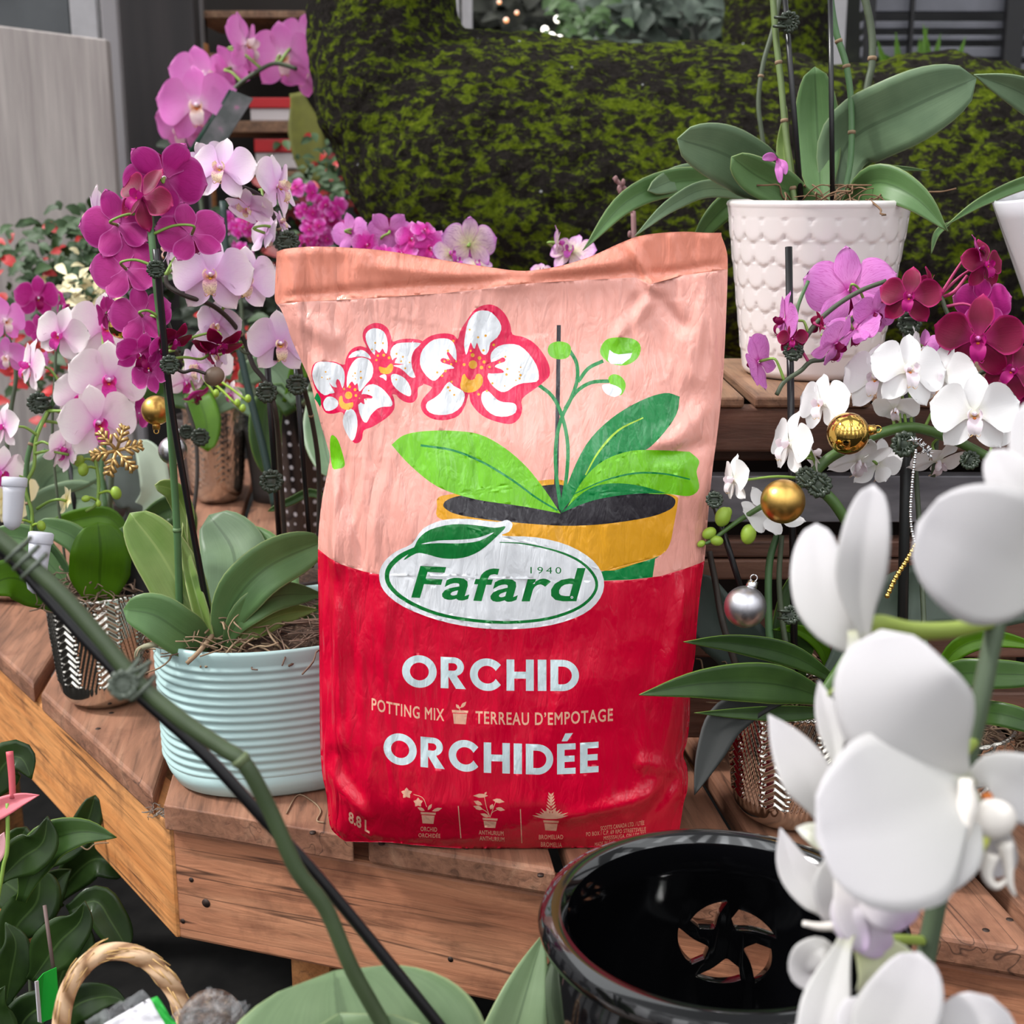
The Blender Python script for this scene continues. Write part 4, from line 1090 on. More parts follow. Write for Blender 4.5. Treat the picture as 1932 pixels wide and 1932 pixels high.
kind('hotpink', petal_mat('orchid_pink_petal', [(0.0, (248, 214, 236)), (0.25, (238, 152, 216)), (0.8, (232, 126, 206)), (1.0, (240, 146, 216))], 0.15, (214, 80, 180)), petal_mat('cream_orange_lip', [(0, (226, 150, 60)), (0.5, (248, 226, 220)), (1, (246, 210, 226))]), WCOL, ORG, pw_=1.15)
kind('lilac', petal_mat('veined_lilac_petal', [(0.0, (190, 60, 156)), (0.2, (222, 136, 206)), (0.8, (214, 128, 204)), (1.0, (222, 150, 212))], 0.55, (178, 50, 150)), petal_mat('dark_plum_lip', [(0, (130, 10, 70)), (1, (120, 0, 66))]), PCOLM, ORG, pw_=1.15)
kind('stripe', petal_mat('striped_petal', [(0.0, (226, 226, 160)), (0.4, (232, 206, 206)), (0.8, (226, 186, 220)), (1.0, (206, 130, 206))], 0.7, (150, 60, 150), (206, 130, 206)), petal_mat('plum_lip', [(0, (190, 60, 150)), (1, (190, 90, 180))]), WCOL, YEL, pw_=1.1)
kind('cream', petal_mat('cream_petal', [(0.0, (232, 214, 120)), (0.5, (238, 226, 176)), (1.0, (242, 232, 196))]), petal_mat('yellow_lip', [(0, (226, 160, 40)), (1, (240, 216, 140))]), WCOL, YEL, pw_=1.1)
kind('spotted', petal_mat('speckled_pink_petal', [(0.0, (206, 40, 150)), (0.5, (214, 60, 170)), (0.85, (226, 130, 206)), (1.0, (236, 170, 220))], spots=0.5, scol=(170, 10, 110)), petal_mat('rose_lip', [(0, (206, 30, 130)), (1, (214, 60, 160))]), WCOL, ORG, pw_=1.0)
FCOUNT = [0]
def flower(parent, key, px, py, w, d, yaw=0, pitch=0, roll=0, stalk=None, sm_=None, label=None, lip=True):
    """w: flower width in photo pixels"""
    FCOUNT[0] += 1
    P = at(px, py, d); s = mm(w, d) / 2.0
    ms, lm = KIND[key]
    z = (CAM - P).normalized(); x = RGT - z * RGT.dot(z); x.normalize(); y = z.cross(x)
    B = Matrix((x, y, z)).transposed()
    R = B @ Matrix.Rotation(math.radians(yaw), 3, 'Y') @ Matrix.Rotation(math.radians(-pitch), 3, 'X') @ Matrix.Rotation(math.radians(-roll), 3, 'Z')
    o = bpy.data.objects.new('flower', ms[FCOUNT[0] % len(ms)])
    COL.objects.link(o); o.parent = parent
    L = P - ORI[parent.name]
    o.matrix_local = Matrix.Translation(L) @ R.to_4x4() @ Matrix.Diagonal((s, s, s, 1))
    ORI[o.name] = P
    if label: o['label'] = label
    if lip:
        q = bpy.data.objects.new('lip', lm); COL.objects.link(q); q.parent = o
    if stalk is not None:
        A = at(*stalk) if not isinstance(stalk, Vector) else stalk
        bk = R @ Vector((0, 0, -1)); mid = P + bk * s * 0.55; e_ = P + bk * s * 0.03
        MB().tube(spline([A, A.lerp(mid, .55) + Vector((0, 0, s * .12)), mid, e_], 4), [mm(3.2, d), mm(2.4, d), mm(3.0, d)], 7).build('flower_stalk', sm_ or STEM_L, parent)
    return o
def nearest(Q, p):
    return min(Q, key=lambda q: (q - p).length)
def flowers(parent, key, rows, d, Q=None, sm_=None):
    for r in rows:
        px, py, w, yaw, pitch, roll = r[:6]; dd = d + (r[6] if len(r) > 6 else 0); k = r[7] if len(r) > 7 else key
        st_ = nearest(Q, at(px, py, dd)) if Q else None
        flower(parent, k, px, py, w, dd, yaw, pitch, roll, st_, sm_)
def bud(parent, px, py, w, d, h=None, m=None, ang=0, Q=None, name='bud'):
    c = at(px, py, d); r = mm(w, d) / 2; hh = mm(h or w * 1.3, d) / 2
    a = math.radians(ang); ay = (RGT * math.sin(a) + UPV * math.cos(a)).normalized(); ax_ = ay.cross(FWD).normalized()
    b = MB().ball(c, (r, r, hh), 14, 10, ax=(ax_, -FWD, ay))
    if Q:
        q = nearest(Q, c); b.tube(spline([q, q.lerp(c, .6) + Vector((0, 0, .002)), c - ay * hh * .8], 3), mm(2.6, d), 6)
    return b.build(name, m or BUD, parent)
def roots(parent, c, rad, n=50, seed=1, m=None, r=0.0006, h=0.02, name='root_fibres', ell=1.0):
    """curly sphagnum fibres: one uncountable tangle"""
    R = random.Random(seed); b = MB()
    for _ in range(n):
        a = R.uniform(0, 6.28); q = rad * math.sqrt(R.random()); p = Vector((c[0] + q * math.cos(a), c[1] + q * math.sin(a) * ell, c[2] + R.uniform(0, h * .4)))
        P = [p]
        dr = Vector((R.uniform(-1, 1), R.uniform(-1, 1), R.uniform(-.2, .8))).normalized()
        for k in range(4):
            dr = (dr + Vector((R.uniform(-1, 1), R.uniform(-1, 1), R.uniform(-.8, .5))) * .8).normalized(); P.append(P[-1] + dr * rad * R.uniform(.12, .3))
            P[-1].z = max(c[2] - 0.004, min(c[2] + h, P[-1].z))
        b.tube(spline(P, 3), r * R.uniform(.7, 1.6), 4)
    o = b.build(name, m or ROOT, parent); o['kind'] = 'stuff'; return o
def soil(parent, c, r, sx=1, sy=1, rot=0, m=None, sq=2.0, name='potting_bark'):
    prof_ = [(r * t, 0.006 * math.cos(t * 1.5)) for t in (1.0, 0.85, 0.7, 0.5, 0.3, 0.12, 0.001)]
    return MB().lathe(c, prof_, 40, sx=sx, sy=sy, rot=rot, sq=sq, disp=lambda a, z, rr: 0.002 * math.sin(a * 7 + rr * 300) if rr < r * .9 else 0).build(name, m or BARK, parent)
# ============================================================ pots
def pot_shell(name, c, out_prof, parent, m, th=0.004, n=96, **k):
    """outer profile from the base up; inner wall and floor added, one closed mesh"""
    top = out_prof[-1]
    inner = [(max(0.002, r - th), z) for r, z in out_prof[::-1] if z > out_prof[0][1] + 0.006]
    P = [(0.0005, out_prof[0][1])] + list(out_prof) + [(top[0] - th * .5, top[1] + th * .35)] + inner + [(0.0005, out_prof[0][1] + 0.006)]
    disp = k.pop('disp', None); no = len(out_prof) + 1
    rset = set((round(r, 6), round(z, 6)) for r, z in out_prof)
    dd = (lambda a, z, r: disp(a, z, r) if (round(r, 6), round(z, 6)) in rset else 0) if disp else None
    return MB().lathe(c, P, n, disp=dd, **k).build(name, m, parent)
def prof_lin(stops, n):
    zs = np.linspace(stops[0][1], stops[-1][1], n)
    return [(float(np.interp(z, [s[1] for s in stops], [s[0] for s in stops])), float(z)) for z in zs]

WHG = M((232, 224, 222), 0.18, name='white_glazed_ceramic', coat=0.5)
TEAL = M((172, 200, 198), 0.42, 0.03, 8, name='mint_matte_ceramic'); 
SILV, ns_ = mat('embossed_silver', lin((206, 200, 190)), 0.14, 1.0)
BLKG = M((8, 8, 10), 0.07, name='black_glazed_ceramic', coat=0.6, spec=0.6)
SMOOTH_S = M((206, 186, 170), 0.12, name='polished_silver', metal=1.0)

# ---- white scalloped pot with the big orchid on the raised shelf
WP = Vector((0.2545, 1.13, UZ + 0.0005))
wt = thing('potted_orchid', WP, 'leafy orchid without blooms in the white scalloped pot on the raised shelf', 'orchid')
def scale_disp(a, z, r):
    if z > 0.130 or z < 0.022: return 0.0
    rows = 0.0187; n = 22
    best = -0.0007
    j0 = int((0.132 - z) / rows)
    for j in (j0 - 1, j0, j0 + 1):
        cz = 0.130 - (j + 0.42) * rows
        if cz > 0.126 or cz < 0.026: continue
        u = (a / (2 * math.pi) * n + (0.5 if j % 2 else 0)); du = (u - round(u)) * (2 * math.pi * 0.070 / n) / 1.0; dz = z - cz
        d = math.hypot(du, dz) / 0.0106
        if d < 1:
            h = 0.0002 + 0.0005 * (0.6 - dz / 0.0106) * (1 - d ** 8)
            best = max(best, h)
    return best
pot_shell('pot', WP, [(0.052, 0.0), (0.0560, 0.003)] + prof_lin([(0.0572, 0.006), (0.0665, 0.08), (0.0745, 0.139)], 100) + [(0.0755, 0.141), (0.0748, 0.143)], wt, WHG, n=264, disp=scale_disp)
soil(wt, WP + Vector((0, 0, 0.134)), 0.069)
roots(wt, WP + Vector((0.02, -0.02, 0.138)), 0.05, 60, 3, h=0.018, m=M((120, 92, 68), .9, .25, name='brown_root'))
d_ = 1.13
for P, wd, m_, k in (
    ([(1550, 400, 1.14), (1545, 300, 1.15), (1541, 220, 1.15), (1537, 126, 1.14)], 82, LEAF, dict(fold=.22)),
    ([(1560, 395, 1.16), (1590, 320, 1.17), (1588, 250, 1.17), (1572, 185, 1.16)], 34, LEAF, dict(kind='point')),
    ([(1500, 395, 1.17), (1485, 330, 1.17), (1478, 270, 1.17), (1484, 200, 1.16)], 30, LEAF_Y, dict(kind='point')),
    ([(1575, 385, 1.15), (1600, 270, 1.14), (1715, 205, 1.10), (1842, 148, 1.08)], 136, LEAF_G, dict(fold=.16)),
    ([(1590, 330, 1.16), (1660, 260, 1.16), (1720, 235, 1.14), (1770, 205, 1.12)], 70, LEAF_D, dict(fold=.1)),
    ([(1515, 385, 1.14), (1440, 335, 1.13), (1365, 290, 1.10), (1278, 262, 1.08)], 108, LEAF_G, dict(fold=.16)),
    ([(1540, 385, 1.11), (1480, 358, 1.10), (1425, 330, 1.09), (1380, 296, 1.08)], 72, LEAF, dict(fold=.3)),
    ([(1480, 370, 1.2), (1370, 335, 1.2), (1290, 335, 1.2), (1222, 360, 1.18)], 50, LEAF_G, dict(fold=.2)),
    ([(1470, 365, 1.2), (1310, 340, 1.2), (1190, 375, 1.18), (1100, 472, 1.15)], 52, LEAF, dict(kind='point', fold=.3)),
    ([(1470, 390, 1.18), (1350, 355, 1.16), (1270, 385, 1.14), (1198, 445, 1.12)], 34, LEAF_G, dict(kind='point')),
    ([(1460, 395, 1.2), (1390, 380, 1.2), (1340, 420, 1.2), (1300, 480, 1.2)], 46, LEAF_D, dict(kind='point')),
    ([(1585, 395, 1.11), (1650, 345, 1.07), (1725, 372, 1.04), (1788, 436, 1.03)], 70, LEAF, dict(kind='point', fold=.35)),
    ([(1590, 350, 1.18), (1650, 320, 1.18), (1700, 318, 1.18), (1752, 322, 1.18)], 12, LEAF, dict(kind='point'))):
    leaf(wt, P, wd, None, m_, **k)
Q = stem(wt, [(1455, -60), (1463, 60), (1475, 170), (1481, 240), (1492, 330), (1502, 400)], 6.5, M((104, 122, 72), .5, .12, name='olive_green_stem'), d=1.10, nodes=(0.32, 0.6, 0.83, .93))
stem(wt, [(1560, -60), (1575, 50), (1597, 125), (1606, 200), (1605, 300), (1590, 380)], 6.5, STEM_G, d=1.12, nodes=(0.28, 0.43, 0.75))
stem(wt, [(1475, -30), (1460, 50), (1440, 120), (1431, 190), (1437, 250), (1450, 320), (1480, 390)], 5, STEM_O, d=1.2, nodes=(0.4,))
stem(wt, [(1618, -60), (1643, 50), (1645, 120), (1637, 160), (1620, 260), (1600, 390)], 7.5, STEM_O, d=1.22, nodes=(.4,))
stake(wt, (1478, -40, 1.09), (1513, 400, 1.10), 5.5); stake(wt, (1566, -40, 1.11), (1571, 400, 1.11), 5)
clip(wt, 1474, 42, 1.085, 20, axis=(0.1, 0, 1), side=14)
b_ = thing('fallen_bloom', at(1465, 325, 1.03), 'small wilted purple bloom caught on an orchid leaf above the white pot', 'flower')
for P, w_ in (([(1466, 300, 1.035), (1452, 296, 1.03), (1438, 300, 1.03)], 17), ([(1466, 302, 1.035), (1470, 325, 1.03), (1472, 346, 1.03)], 15), ([(1467, 300, 1.035), (1480, 312, 1.03), (1482, 330, 1.03)], 13)):
    leaf(b_, P, w_, None, KIND['lilac'][0][0].materials[0], name='petal', kind='sepal', solid=0.0004)

# ---- white plain pot at the right edge, leaning
rt = thing('potted_orchid', at(1992, 600, 1.17), 'tilted smooth white pot with orchid leaves cut by the right edge, beside the moss animal', 'orchid')
b = MB(); out_ = prof_lin([(0.044, 0.0), (0.062, 0.10), (0.070, 0.145)], 12)
P = [(0.0005, 0)] + out_ + [(0.068, 0.147)] + [(r - .004, z) for r, z in out_[::-1] if z > .006] + [(0.0005, .006)]
b.lathe((0, 0, 0), P, 64); RM = Matrix.Rotation(math.radians(12), 3, 'Y') @ Matrix.Rotation(math.radians(0), 3, 'X')
pc = Vector((0.500, 1.12, UZ + 0.016)); b.v = [pc + (Matrix.Rotation(math.radians(-13), 3, 'Y') @ v) for v in b.v]
b.build('pot', M((214, 212, 218), 0.22, name='grey_white_glaze', coat=.4), rt)
q = MB().lathe((0, 0, .135), [(0.064, 0), (0.03, 0.004), (0.0005, .006)], 30); q.v = [pc + (Matrix.Rotation(math.radians(-13), 3, 'Y') @ v) for v in q.v]; q.build('potting_bark', BARK, rt)
leaf(rt, [(2010, 330, 1.14), (1932, 346, 1.12), (1850, 382, 1.1), (1785, 425, 1.08)], 26, None, LEAF, kind='blade', fold=.5)
leaf(rt, [(1800, 415, 1.09), (1768, 440, 1.08), (1757, 478, 1.07)], 12, None, LEAF, kind='point', fold=.4)
leaf(rt, [(2030, 240, 1.14), (1990, 215, 1.14), (1920, 172, 1.12), (1838, 141, 1.1)], 62, None, LEAF_G, kind='point', fold=.35)

# ---- mint ribbed oval planter
TP = Vector((-0.168, 1.048, 0.0005)); TR = math.radians(27)
tt = thing('potted_orchid', TP, 'magenta-flowered orchid in the mint green ribbed oval planter beside the bag', 'orchid')
def tp(r): return r
out_ = [(0.88, 0.0), (0.93, 0.003), (0.96, 0.010), (0.985, 0.02)] + [(0.985 + 0.015 * t + 0.0065 * math.sin(t * 14.5 * 2 * math.pi) * (0.6 if t > 0.93 else 1), 0.02 + 0.098 * t) for t in np.linspace(0, 0.96, 140)] + [(1.0, 0.118), (1.005, 0.122), (0.995, 0.125)]
P = [(0.01, 0)] + out_ + [(0.96, 0.124), (0.945, 0.118), (0.93, 0.09), (0.90, .006), (0.01, .006)]
MB().lathe(TP, P, 120, sx=0.127, sy=0.079, rot=TR, sq=2.35).build('pot', TEAL, tt)
soil(tt, TP + Vector((0, 0, 0.112)), 0.94, sx=0.127, sy=0.079, rot=TR, sq=2.35)
tt_c = atZ(385, 1215, 0.118)
roots(tt, tt_c + Vector((0.01, 0.0, 0.0)), 0.042, 90, 5, h=0.028)
roots(tt, TP + Vector((0.02, -0.02, 0.117)), 0.085, 110, 9, h=0.012, ell=.6, m=M((112, 88, 74), .9, .25, name='brown_fibre'))
d0 = depth(tt_c)
stem(tt, [(345, 1232, d0 - .01), (318, 1216, d0 - .03), (285, 1217, d0 - .04), (262, 1226, d0 - .03), (258, 1240, d0 - .02)], 6, M((150, 146, 118), .7, .1, name='aerial_root'), name='aerial_root')
stem(tt, [(400, 1200, d0 - .02), (375, 1230, d0 - .045), (352, 1252, d0 - .05)], 5, ROOT, name='aerial_root')
for P, wd, m_, k in (
    ([(400, 1225, d0), (345, 1195, d0 - .03), (290, 1160, d0 - .04), (233, 1150, d0 - .04)], 88, LEAF, dict(fold=.2)),
    ([(395, 1215, d0), (345, 1120, d0), (300, 1040, d0), (245, 968, d0)], 104, LEAF_Y, dict(fold=.3)),
    ([(360, 1020, d0 + .05), (345, 960, d0 + .05), (325, 925, d0 + .04), (292, 915, d0 + .03)], 40, LEAF_Y, dict(fold=.2)),
    ([(398, 1215, d0 - .01), (372, 1130, d0 - .01), (352, 1050, d0), (345, 985, d0)], 30, LEAF_Y, dict(kind='blade', fold=.6)),
    ([(402, 1215, d0 + .01), (378, 1120, d0 + .01), (362, 1030, d0 + .01), (352, 960, d0 + .01)], 22, LEAF_Y, dict(kind='blade', fold=.6)),
    ([(425, 1225, d0 + .02), (440, 1130, d0 + .06), (440, 1040, d0 + .10), (395, 972, d0 + .12)], 130, LEAF_G, dict(fold=.15)),
    ([(480, 1210, d0 + .03), (520, 1130, d0 + .05), (500, 1050, d0 + .1), (440, 1000, d0 + .12)], 90, LEAF, dict(fold=.15)),
    ([(415, 1225, d0), (440, 1140, d0 - .01), (505, 1070, d0 - .01), (610, 1022, d0 + .02)], 92, LEAF, dict(fold=.4)),
    ([(420, 1228, d0), (455, 1165, d0 - .01), (520, 1125, d0), (612, 1122, d0 + .04)], 58, LEAF, dict(kind='point', fold=.4)),
    ([(425, 1230, d0), (470, 1190, d0), (530, 1160, d0 + .02), (600, 1150, d0 + .04)], 48, LEAF_Y, dict(kind='point', fold=.3)),
    ([(520, 1210, d0 + .05), (560, 1190, d0 + .05), (590, 1165, d0 + .06), (612, 1130, d0 + .07)], 46, LEAF_D, dict(kind='point', fold=.2))):
    leaf(tt, P, wd, None, m_, **k)
MG = stem(tt, [(350, 1230, d0), (340, 1170, d0), (337, 1080, d0 - .01), (334, 1000, d0 - .02), (328, 900, d0 - .03), (318, 760, d0 - .05), (306, 640, d0 - .06), (293, 520, d0 - .07), (285, 430, d0 - .07), (284, 370, d0 - .06), (300, 330, d0 - .05)], 7.5, STEM_G, nodes=(0.31, 0.56), node_mat=M((92, 120, 76), .6, name='stem_joint'))
stem(tt, [(402, 1215, d0), (384, 1110, d0 - .01), (352, 935, d0 - .035), (320, 740, d0 - .06), (294, 470, d0 - .09)], 6.5, STAKE, name='stake', r2=6)
clip(tt, 294, 508, d0 - .09, 17); clip(tt, 320, 688, d0 - .07, 18)
flowers(tt, 'magenta', [(310, 335, 158, 176, 12, 184), (268, 372, 130, -40, 20, 20, -.015, 'crimson'), (222, 425, 140, 160, -10, 20), (362, 442, 130, 186, -25, 10), (238, 508, 132, 165, -20, 15), (268, 596, 118, 172, -12, 5), (200, 590, 70, -120, 0, 30, .03),
                         (262, 668, 90, 20, -30, 10), (300, 660, 70, 60, -20, 0), (285, 700, 86, -30, 10, 160), (330, 640, 76, 30, -50, 20, .0, 'crimson'), (415, 650, 96, 10, -60, 190, .03, 'crimson'), (395, 668, 70, 90, 30, 20, .03, 'crimson')], d0 - .06, MG)
bud(tt, 404, 710, 36, d0 - .03, 40, M((120, 100, 84), .5, .15, name='dusky_bud'), 60)
stem(tt, [(325, 690), (345, 702), (365, 698), (388, 705)], 3.5, STEM_D, d=d0 - .04)
stem(tt, [(300, 560), (315, 600), (330, 640), (340, 665)], 3, STEM_D, d=d0 - .04)

# ---- pale pink orchid behind the planter
pp = Vector((-0.212, 1.205, 0.0005))
pt = thing('potted_orchid', pp, 'pale pink orchid on black stakes standing behind the mint planter and the bag', 'orchid')
pot_shell('pot', pp, prof_lin([(0.032, 0), (0.042, 0.10), (0.046, 0.105), (0.046, 0.115)], 10), pt, M((60, 44, 40), .6, name='brown_nursery_pot'), n=40)
soil(pt, pp + Vector((0, 0, 0.108)), 0.041)
dp = 1.14
S1 = stem(pt, [(540, 1060, 1.25), (530, 900, 1.2), (520, 780, dp), (500, 720, dp), (478, 690, dp), (462, 645, dp), (435, 605, dp - .02), (398, 575, dp - .04), (350, 558, dp - .05), (318, 540, dp - .05), (312, 520, dp - .05)], 5, STEM_D, nodes=(.3, .55, .75))
S2 = stem(pt, [(600, 1060, 1.25), (602, 900, 1.22), (590, 800, 1.18), (566, 700, dp), (548, 600, dp), (538, 500, dp), (528, 440, dp), (512, 400, dp - .01), (488, 368, dp - .02), (450, 350, dp - .03)], 5, STEM_D, nodes=(.25, .5, .7))
stake(pt, (504, 680, 1.16), (530, 1055, 1.25), 6); stake(pt, (558, 690, 1.18), (588, 1070, 1.25), 5)
stake(pt, (520, 680, 1.12), (536, 470, 1.13), 5)
for x, y, s in ((503, 740, 20), (560, 725, 20), (512, 908, 22), (535, 457, 22)): clip(pt, x, y, 1.135, s, side=8 if y == 457 else 0)
stem(pt, [(465, 645), (480, 630), (498, 612)], 3, STEM_O, d=dp); stem(pt, [(440, 625), (455, 660), (470, 668)], 3, STEM_O, d=dp)
flowers(pt, 'pale', [(418, 320, 128, -18, 22, 0, -.04), (398, 312, 100, 170, 10, 30, .0), (522, 352, 128, 62, 10, 15, -.01), (470, 392, 96, -25, -45, 150, -.02), (398, 520, 152, -6, 6, 0, -.05), (462, 528, 128, 14, 0, 8, -.03), (320, 470, 76, -100, 10, 20, -.03), (182, 410, 120, -105, 0, 10, .02),
                      (345, 500, 60, 150, 20, 40, .0), (500, 440, 92, 120, -20, 10, 0), (528, 420, 60, 60, 30, 0, .01), (528, 648, 124, 10, -4, 0, -.02), (548, 570, 78, 80, -10, 0, .0), (412, 612, 96, -30, -20, 10, -.01), (400, 660, 90, 50, 10, 20, .03), (522, 530, 62, 90, 0, 0, .01), (375, 690, 90, -50, -15, 0, .03)], dp, S1 + S2)

# ---- embossed silver pot, blush orchid (left)
def emboss(n=14):
    def f(a, z, r):
        if z < 0.026: return 0
        u = a / (2 * math.pi) * n; k = int(u); fr = u - k
        if fr < 0.07 or fr > 0.93: return 0.0007 * (1 + math.sin(z * 1500))
        s = (fr - .5) * 2
        if k % 2: return 0.0011 * math.sin((z * 900 + abs(s) * 7) )
        return 0.0011 * math.sin(fr * 30 + (z * 420 if k % 4 == 0 else -z * 420))
    return f
def silver_pot(parent, c, r=0.046, h=0.11, n=280, rows=110):
    k = h / 0.11
    prof_ = [(0.020, 0.0), (0.030, 0.002), (0.0365, 0.008), (0.0405, 0.016), (0.0415, 0.024)] + prof_lin([(0.0415, 0.0262), (0.0455, 0.07), (0.0470, 0.106)], rows) + [(0.0480, 0.108), (0.0475, 0.110)]
    prof_ = [(a * r / 0.047, z * k) for a, z in prof_]
    e = emboss()
    return pot_shell('pot', c, prof_, parent, SILV, n=n, th=0.003, disp=lambda a, z, rr: e(a, z / k, rr))
SP = Vector((-0.383, 1.172, 0.0005))
st = thing('potted_orchid', SP, 'blush white orchid in the embossed silver pot left of the mint planter', 'orchid')
silver_pot(st, SP)
soil(st, SP + Vector((0, 0, 0.1)), 0.043)
roots(st, SP + Vector((0, 0, 0.105)), 0.045, 120, 12, h=0.02, m=M((120, 96, 80), .9, .25, name='brown_sphagnum'))
dsp = 1.24
for P, wd, m_, k in (
    ([(190, 1150, 1.2), (188, 1090, 1.19), (190, 1040, 1.18), (185, 985, 1.18)], 112, LEAF_B, dict(fold=.1)),
    ([(200, 1125, 1.26), (170, 1060, 1.28), (140, 1015, 1.28), (70, 985, 1.28)], 50, LEAF, dict(fold=.2)),
    ([(150, 1130, 1.24), (90, 1060, 1.24), (50, 1020, 1.24), (-20, 1010, 1.24)], 60, LEAF, dict(fold=.2)),
    ([(230, 1120, 1.22), (270, 1085, 1.2), (300, 1060, 1.19), (330, 1050, 1.18)], 76, M((42, 40, 42), .6, name='dark_leaf_back'), dict(kind='point', fold=.1)),
    ([(210, 1110, 1.3), (215, 1040, 1.32), (240, 1000, 1.34), (262, 985, 1.34)], 40, LEAF, dict(kind='point')),
    ([(120, 1150, 1.2), (70, 1110, 1.18), (20, 1090, 1.16), (-30, 1110, 1.15)], 80, LEAF_B, dict(fold=.1))):
    leaf(st, P, wd, None, m_, **k)
db = 1.2
B1 = stem(st, [(160, 1140, 1.24), (110, 1050, 1.22), (66, 1000, db), (52, 940, db), (50, 880, db), (62, 830, db), (92, 775, db), (122, 720, db), (158, 680, db), (190, 664, db), (222, 660, db)], 5.5, STEM_G, nodes=(.3, .5))
B2 = stem(st, [(92, 770, db), (66, 830), (60, 880), (62, 920), (50, 945), (60, 975), (58, 1010)] and [(90, 775), (68, 830), (64, 880), (48, 920), (60, 965), (58, 1005), (44, 1030)], 3.5, STEM_L, d=db - .01)
B3 = stem(st, [(172, 820), (180, 870), (186, 910), (182, 950), (162, 965)], 3.5, STEM_L, d=db - .01)
clip(st, 82, 760, db - .01, 20, side=-10)
flowers(st, 'blush', [(115, 632, 110, -30, -5, 20, -.02), (200, 620, 140, 10, 10, 0, .02), (205, 718, 150, 4, 0, 5, -.03), (156, 752, 120, -16, -6, 12, -.01), (185, 798, 148, 12, -4, -8, -.05), (112, 846, 84, 60, -20, 20, -.02), (58, 690, 104, -70, 6, 10, .0), (134, 820, 86, -120, -10, 0, .02),
                       (8, 805, 92, -60, 0, 5, -.03), (0, 890, 100, 30, -20, 0, -.03), (130, 858, 70, 120, -10, 30, -.02), (245, 640, 80, 40, 0, 0, .0)], db, B1 + B2)
flower(st, 'cream', 125, 945, 58, db - .02, 110, -10, 20, at(70, 960, db - .01), lip=False)
for x, y, w_, a in ((28, 985, 22, 10), (78, 992, 16, -20), (157, 886, 20, 0), (219, 930, 20, -15), (162, 941, 13, 80), (186, 950, 10, 0), (150, 870, 18, 20)): bud(st, x, y, w_, db - .02, m=BUD, ang=a, Q=B2 + B3)
flowers(st, 'magenta', [(70, 562, 84, 20, -10, 0, .3), (118, 578, 66, 100, 0, 30, .3), (75, 622, 60, -160, -20, 0, .3), (8, 605, 90, 30, 0, 0, .2, 'hotpink'), (15, 672, 76, -30, -20, 0, .2, 'hotpink'), (78, 690, 60, 60, -20, 20, .2, 'hotpink'), (232, 745, 80, 40, -30, 0, .1), (262, 780, 74, 140, -10, 0, .1), (250, 715, 70, 100, 0, 0, .1)], db)
stem(st, [(115, 575), (108, 620), (104, 700), (100, 850), (130, 1120)], 3, STEM_O, d=db + .12)

# ---- second silver pot at the left edge
lp = Vector((-0.585, 1.50, 0.0005))
lt = thing('potted_orchid', lp, 'silver footed pot with white blooms at the left edge of the bench', 'orchid')
silver_pot(lt, lp, n=120, rows=40); soil(lt, lp + Vector((0, 0, .1)), .043)
dl = 1.5
for P, wd, m_ in (([(40, 1000, dl), (70, 940, dl), (110, 890, dl), (200, 880, dl)], 90, LEAF_G), ([(20, 1000, dl), (80, 960, dl), (150, 940, dl), (215, 965, dl)], 70, LEAF_G), ([(60, 1010, dl - .1), (130, 985, dl - .1), (200, 975, dl - .1), (240, 1010, dl - .1)], 40, LEAF_B), ([(20, 990, dl), (60, 930, dl), (80, 890, dl), (85, 845, dl)], 36, LEAF_G)):
    leaf(lt, P, wd, None, m_)
L1 = stem(lt, [(20, 1010), (10, 900), (20, 780), (30, 700), (10, 620), (-20, 560)], 4.5, STEM_O, d=dl - .05)
flowers(lt, 'cream', [(30, 930, 90, 20, -30, 0), (20, 960, 70, -20, -10, 0)], dl - .1, L1)

# ---- third silver pot, farther back
kp = Vector((-0.452, 1.985, 0.0005))
kt = thing('potted_orchid', kp, 'shiny silver pot with a drooping leaf standing far back on the brown boards', 'orchid')
silver_pot(kt, kp, r=.046, h=.15, n=120, rows=40); soil(kt, kp + Vector((0, 0, .138)), .042)
dk = 1.88
for P, wd, m_ in (([(400, 780, dk), (372, 742, dk), (388, 790, dk - .02), (392, 852, dk - .03)], 56, LEAF_B), ([(390, 785, dk), (440, 750, dk), (470, 765, dk), (490, 790, dk)], 40, LEAF_G), ([(395, 790, dk), (350, 750, dk), (300, 745, dk), (260, 800, dk)], 50, LEAF_D)):
    leaf(kt, P, wd, None, m_)
K1 = stem(kt, [(380, 800, dk), (365, 900, dk - .3), (372, 760, 1.5), (355, 700, 1.4), (330, 660, 1.35)][2:], 5, STEM_D)
stem(kt, [(362, 990), (372, 900), (368, 820), (350, 760)], 4, STEM_D, d=1.5)
flowers(kt, 'blush', [(395, 690, 92, 10, -10, 0, 0, 'blush'), (438, 744, 56, -60, -10, 20, 0), (350, 720, 80, 20, -40, 0, 0, 'blush'), (372, 745, 60, 60, -60, 0, 0, 'magenta'), (230, 700, 110, -20, -10, 0, -.05, 'blush')], 1.38, K1)
for x, y in ((468, 752), (448, 760), (408, 742), (458, 770)): bud(kt, x, y, 12, 1.36, Q=K1)
clip(kt, 378, 825, 1.34, 17); clip(kt, 352, 815, 1.36, 14)

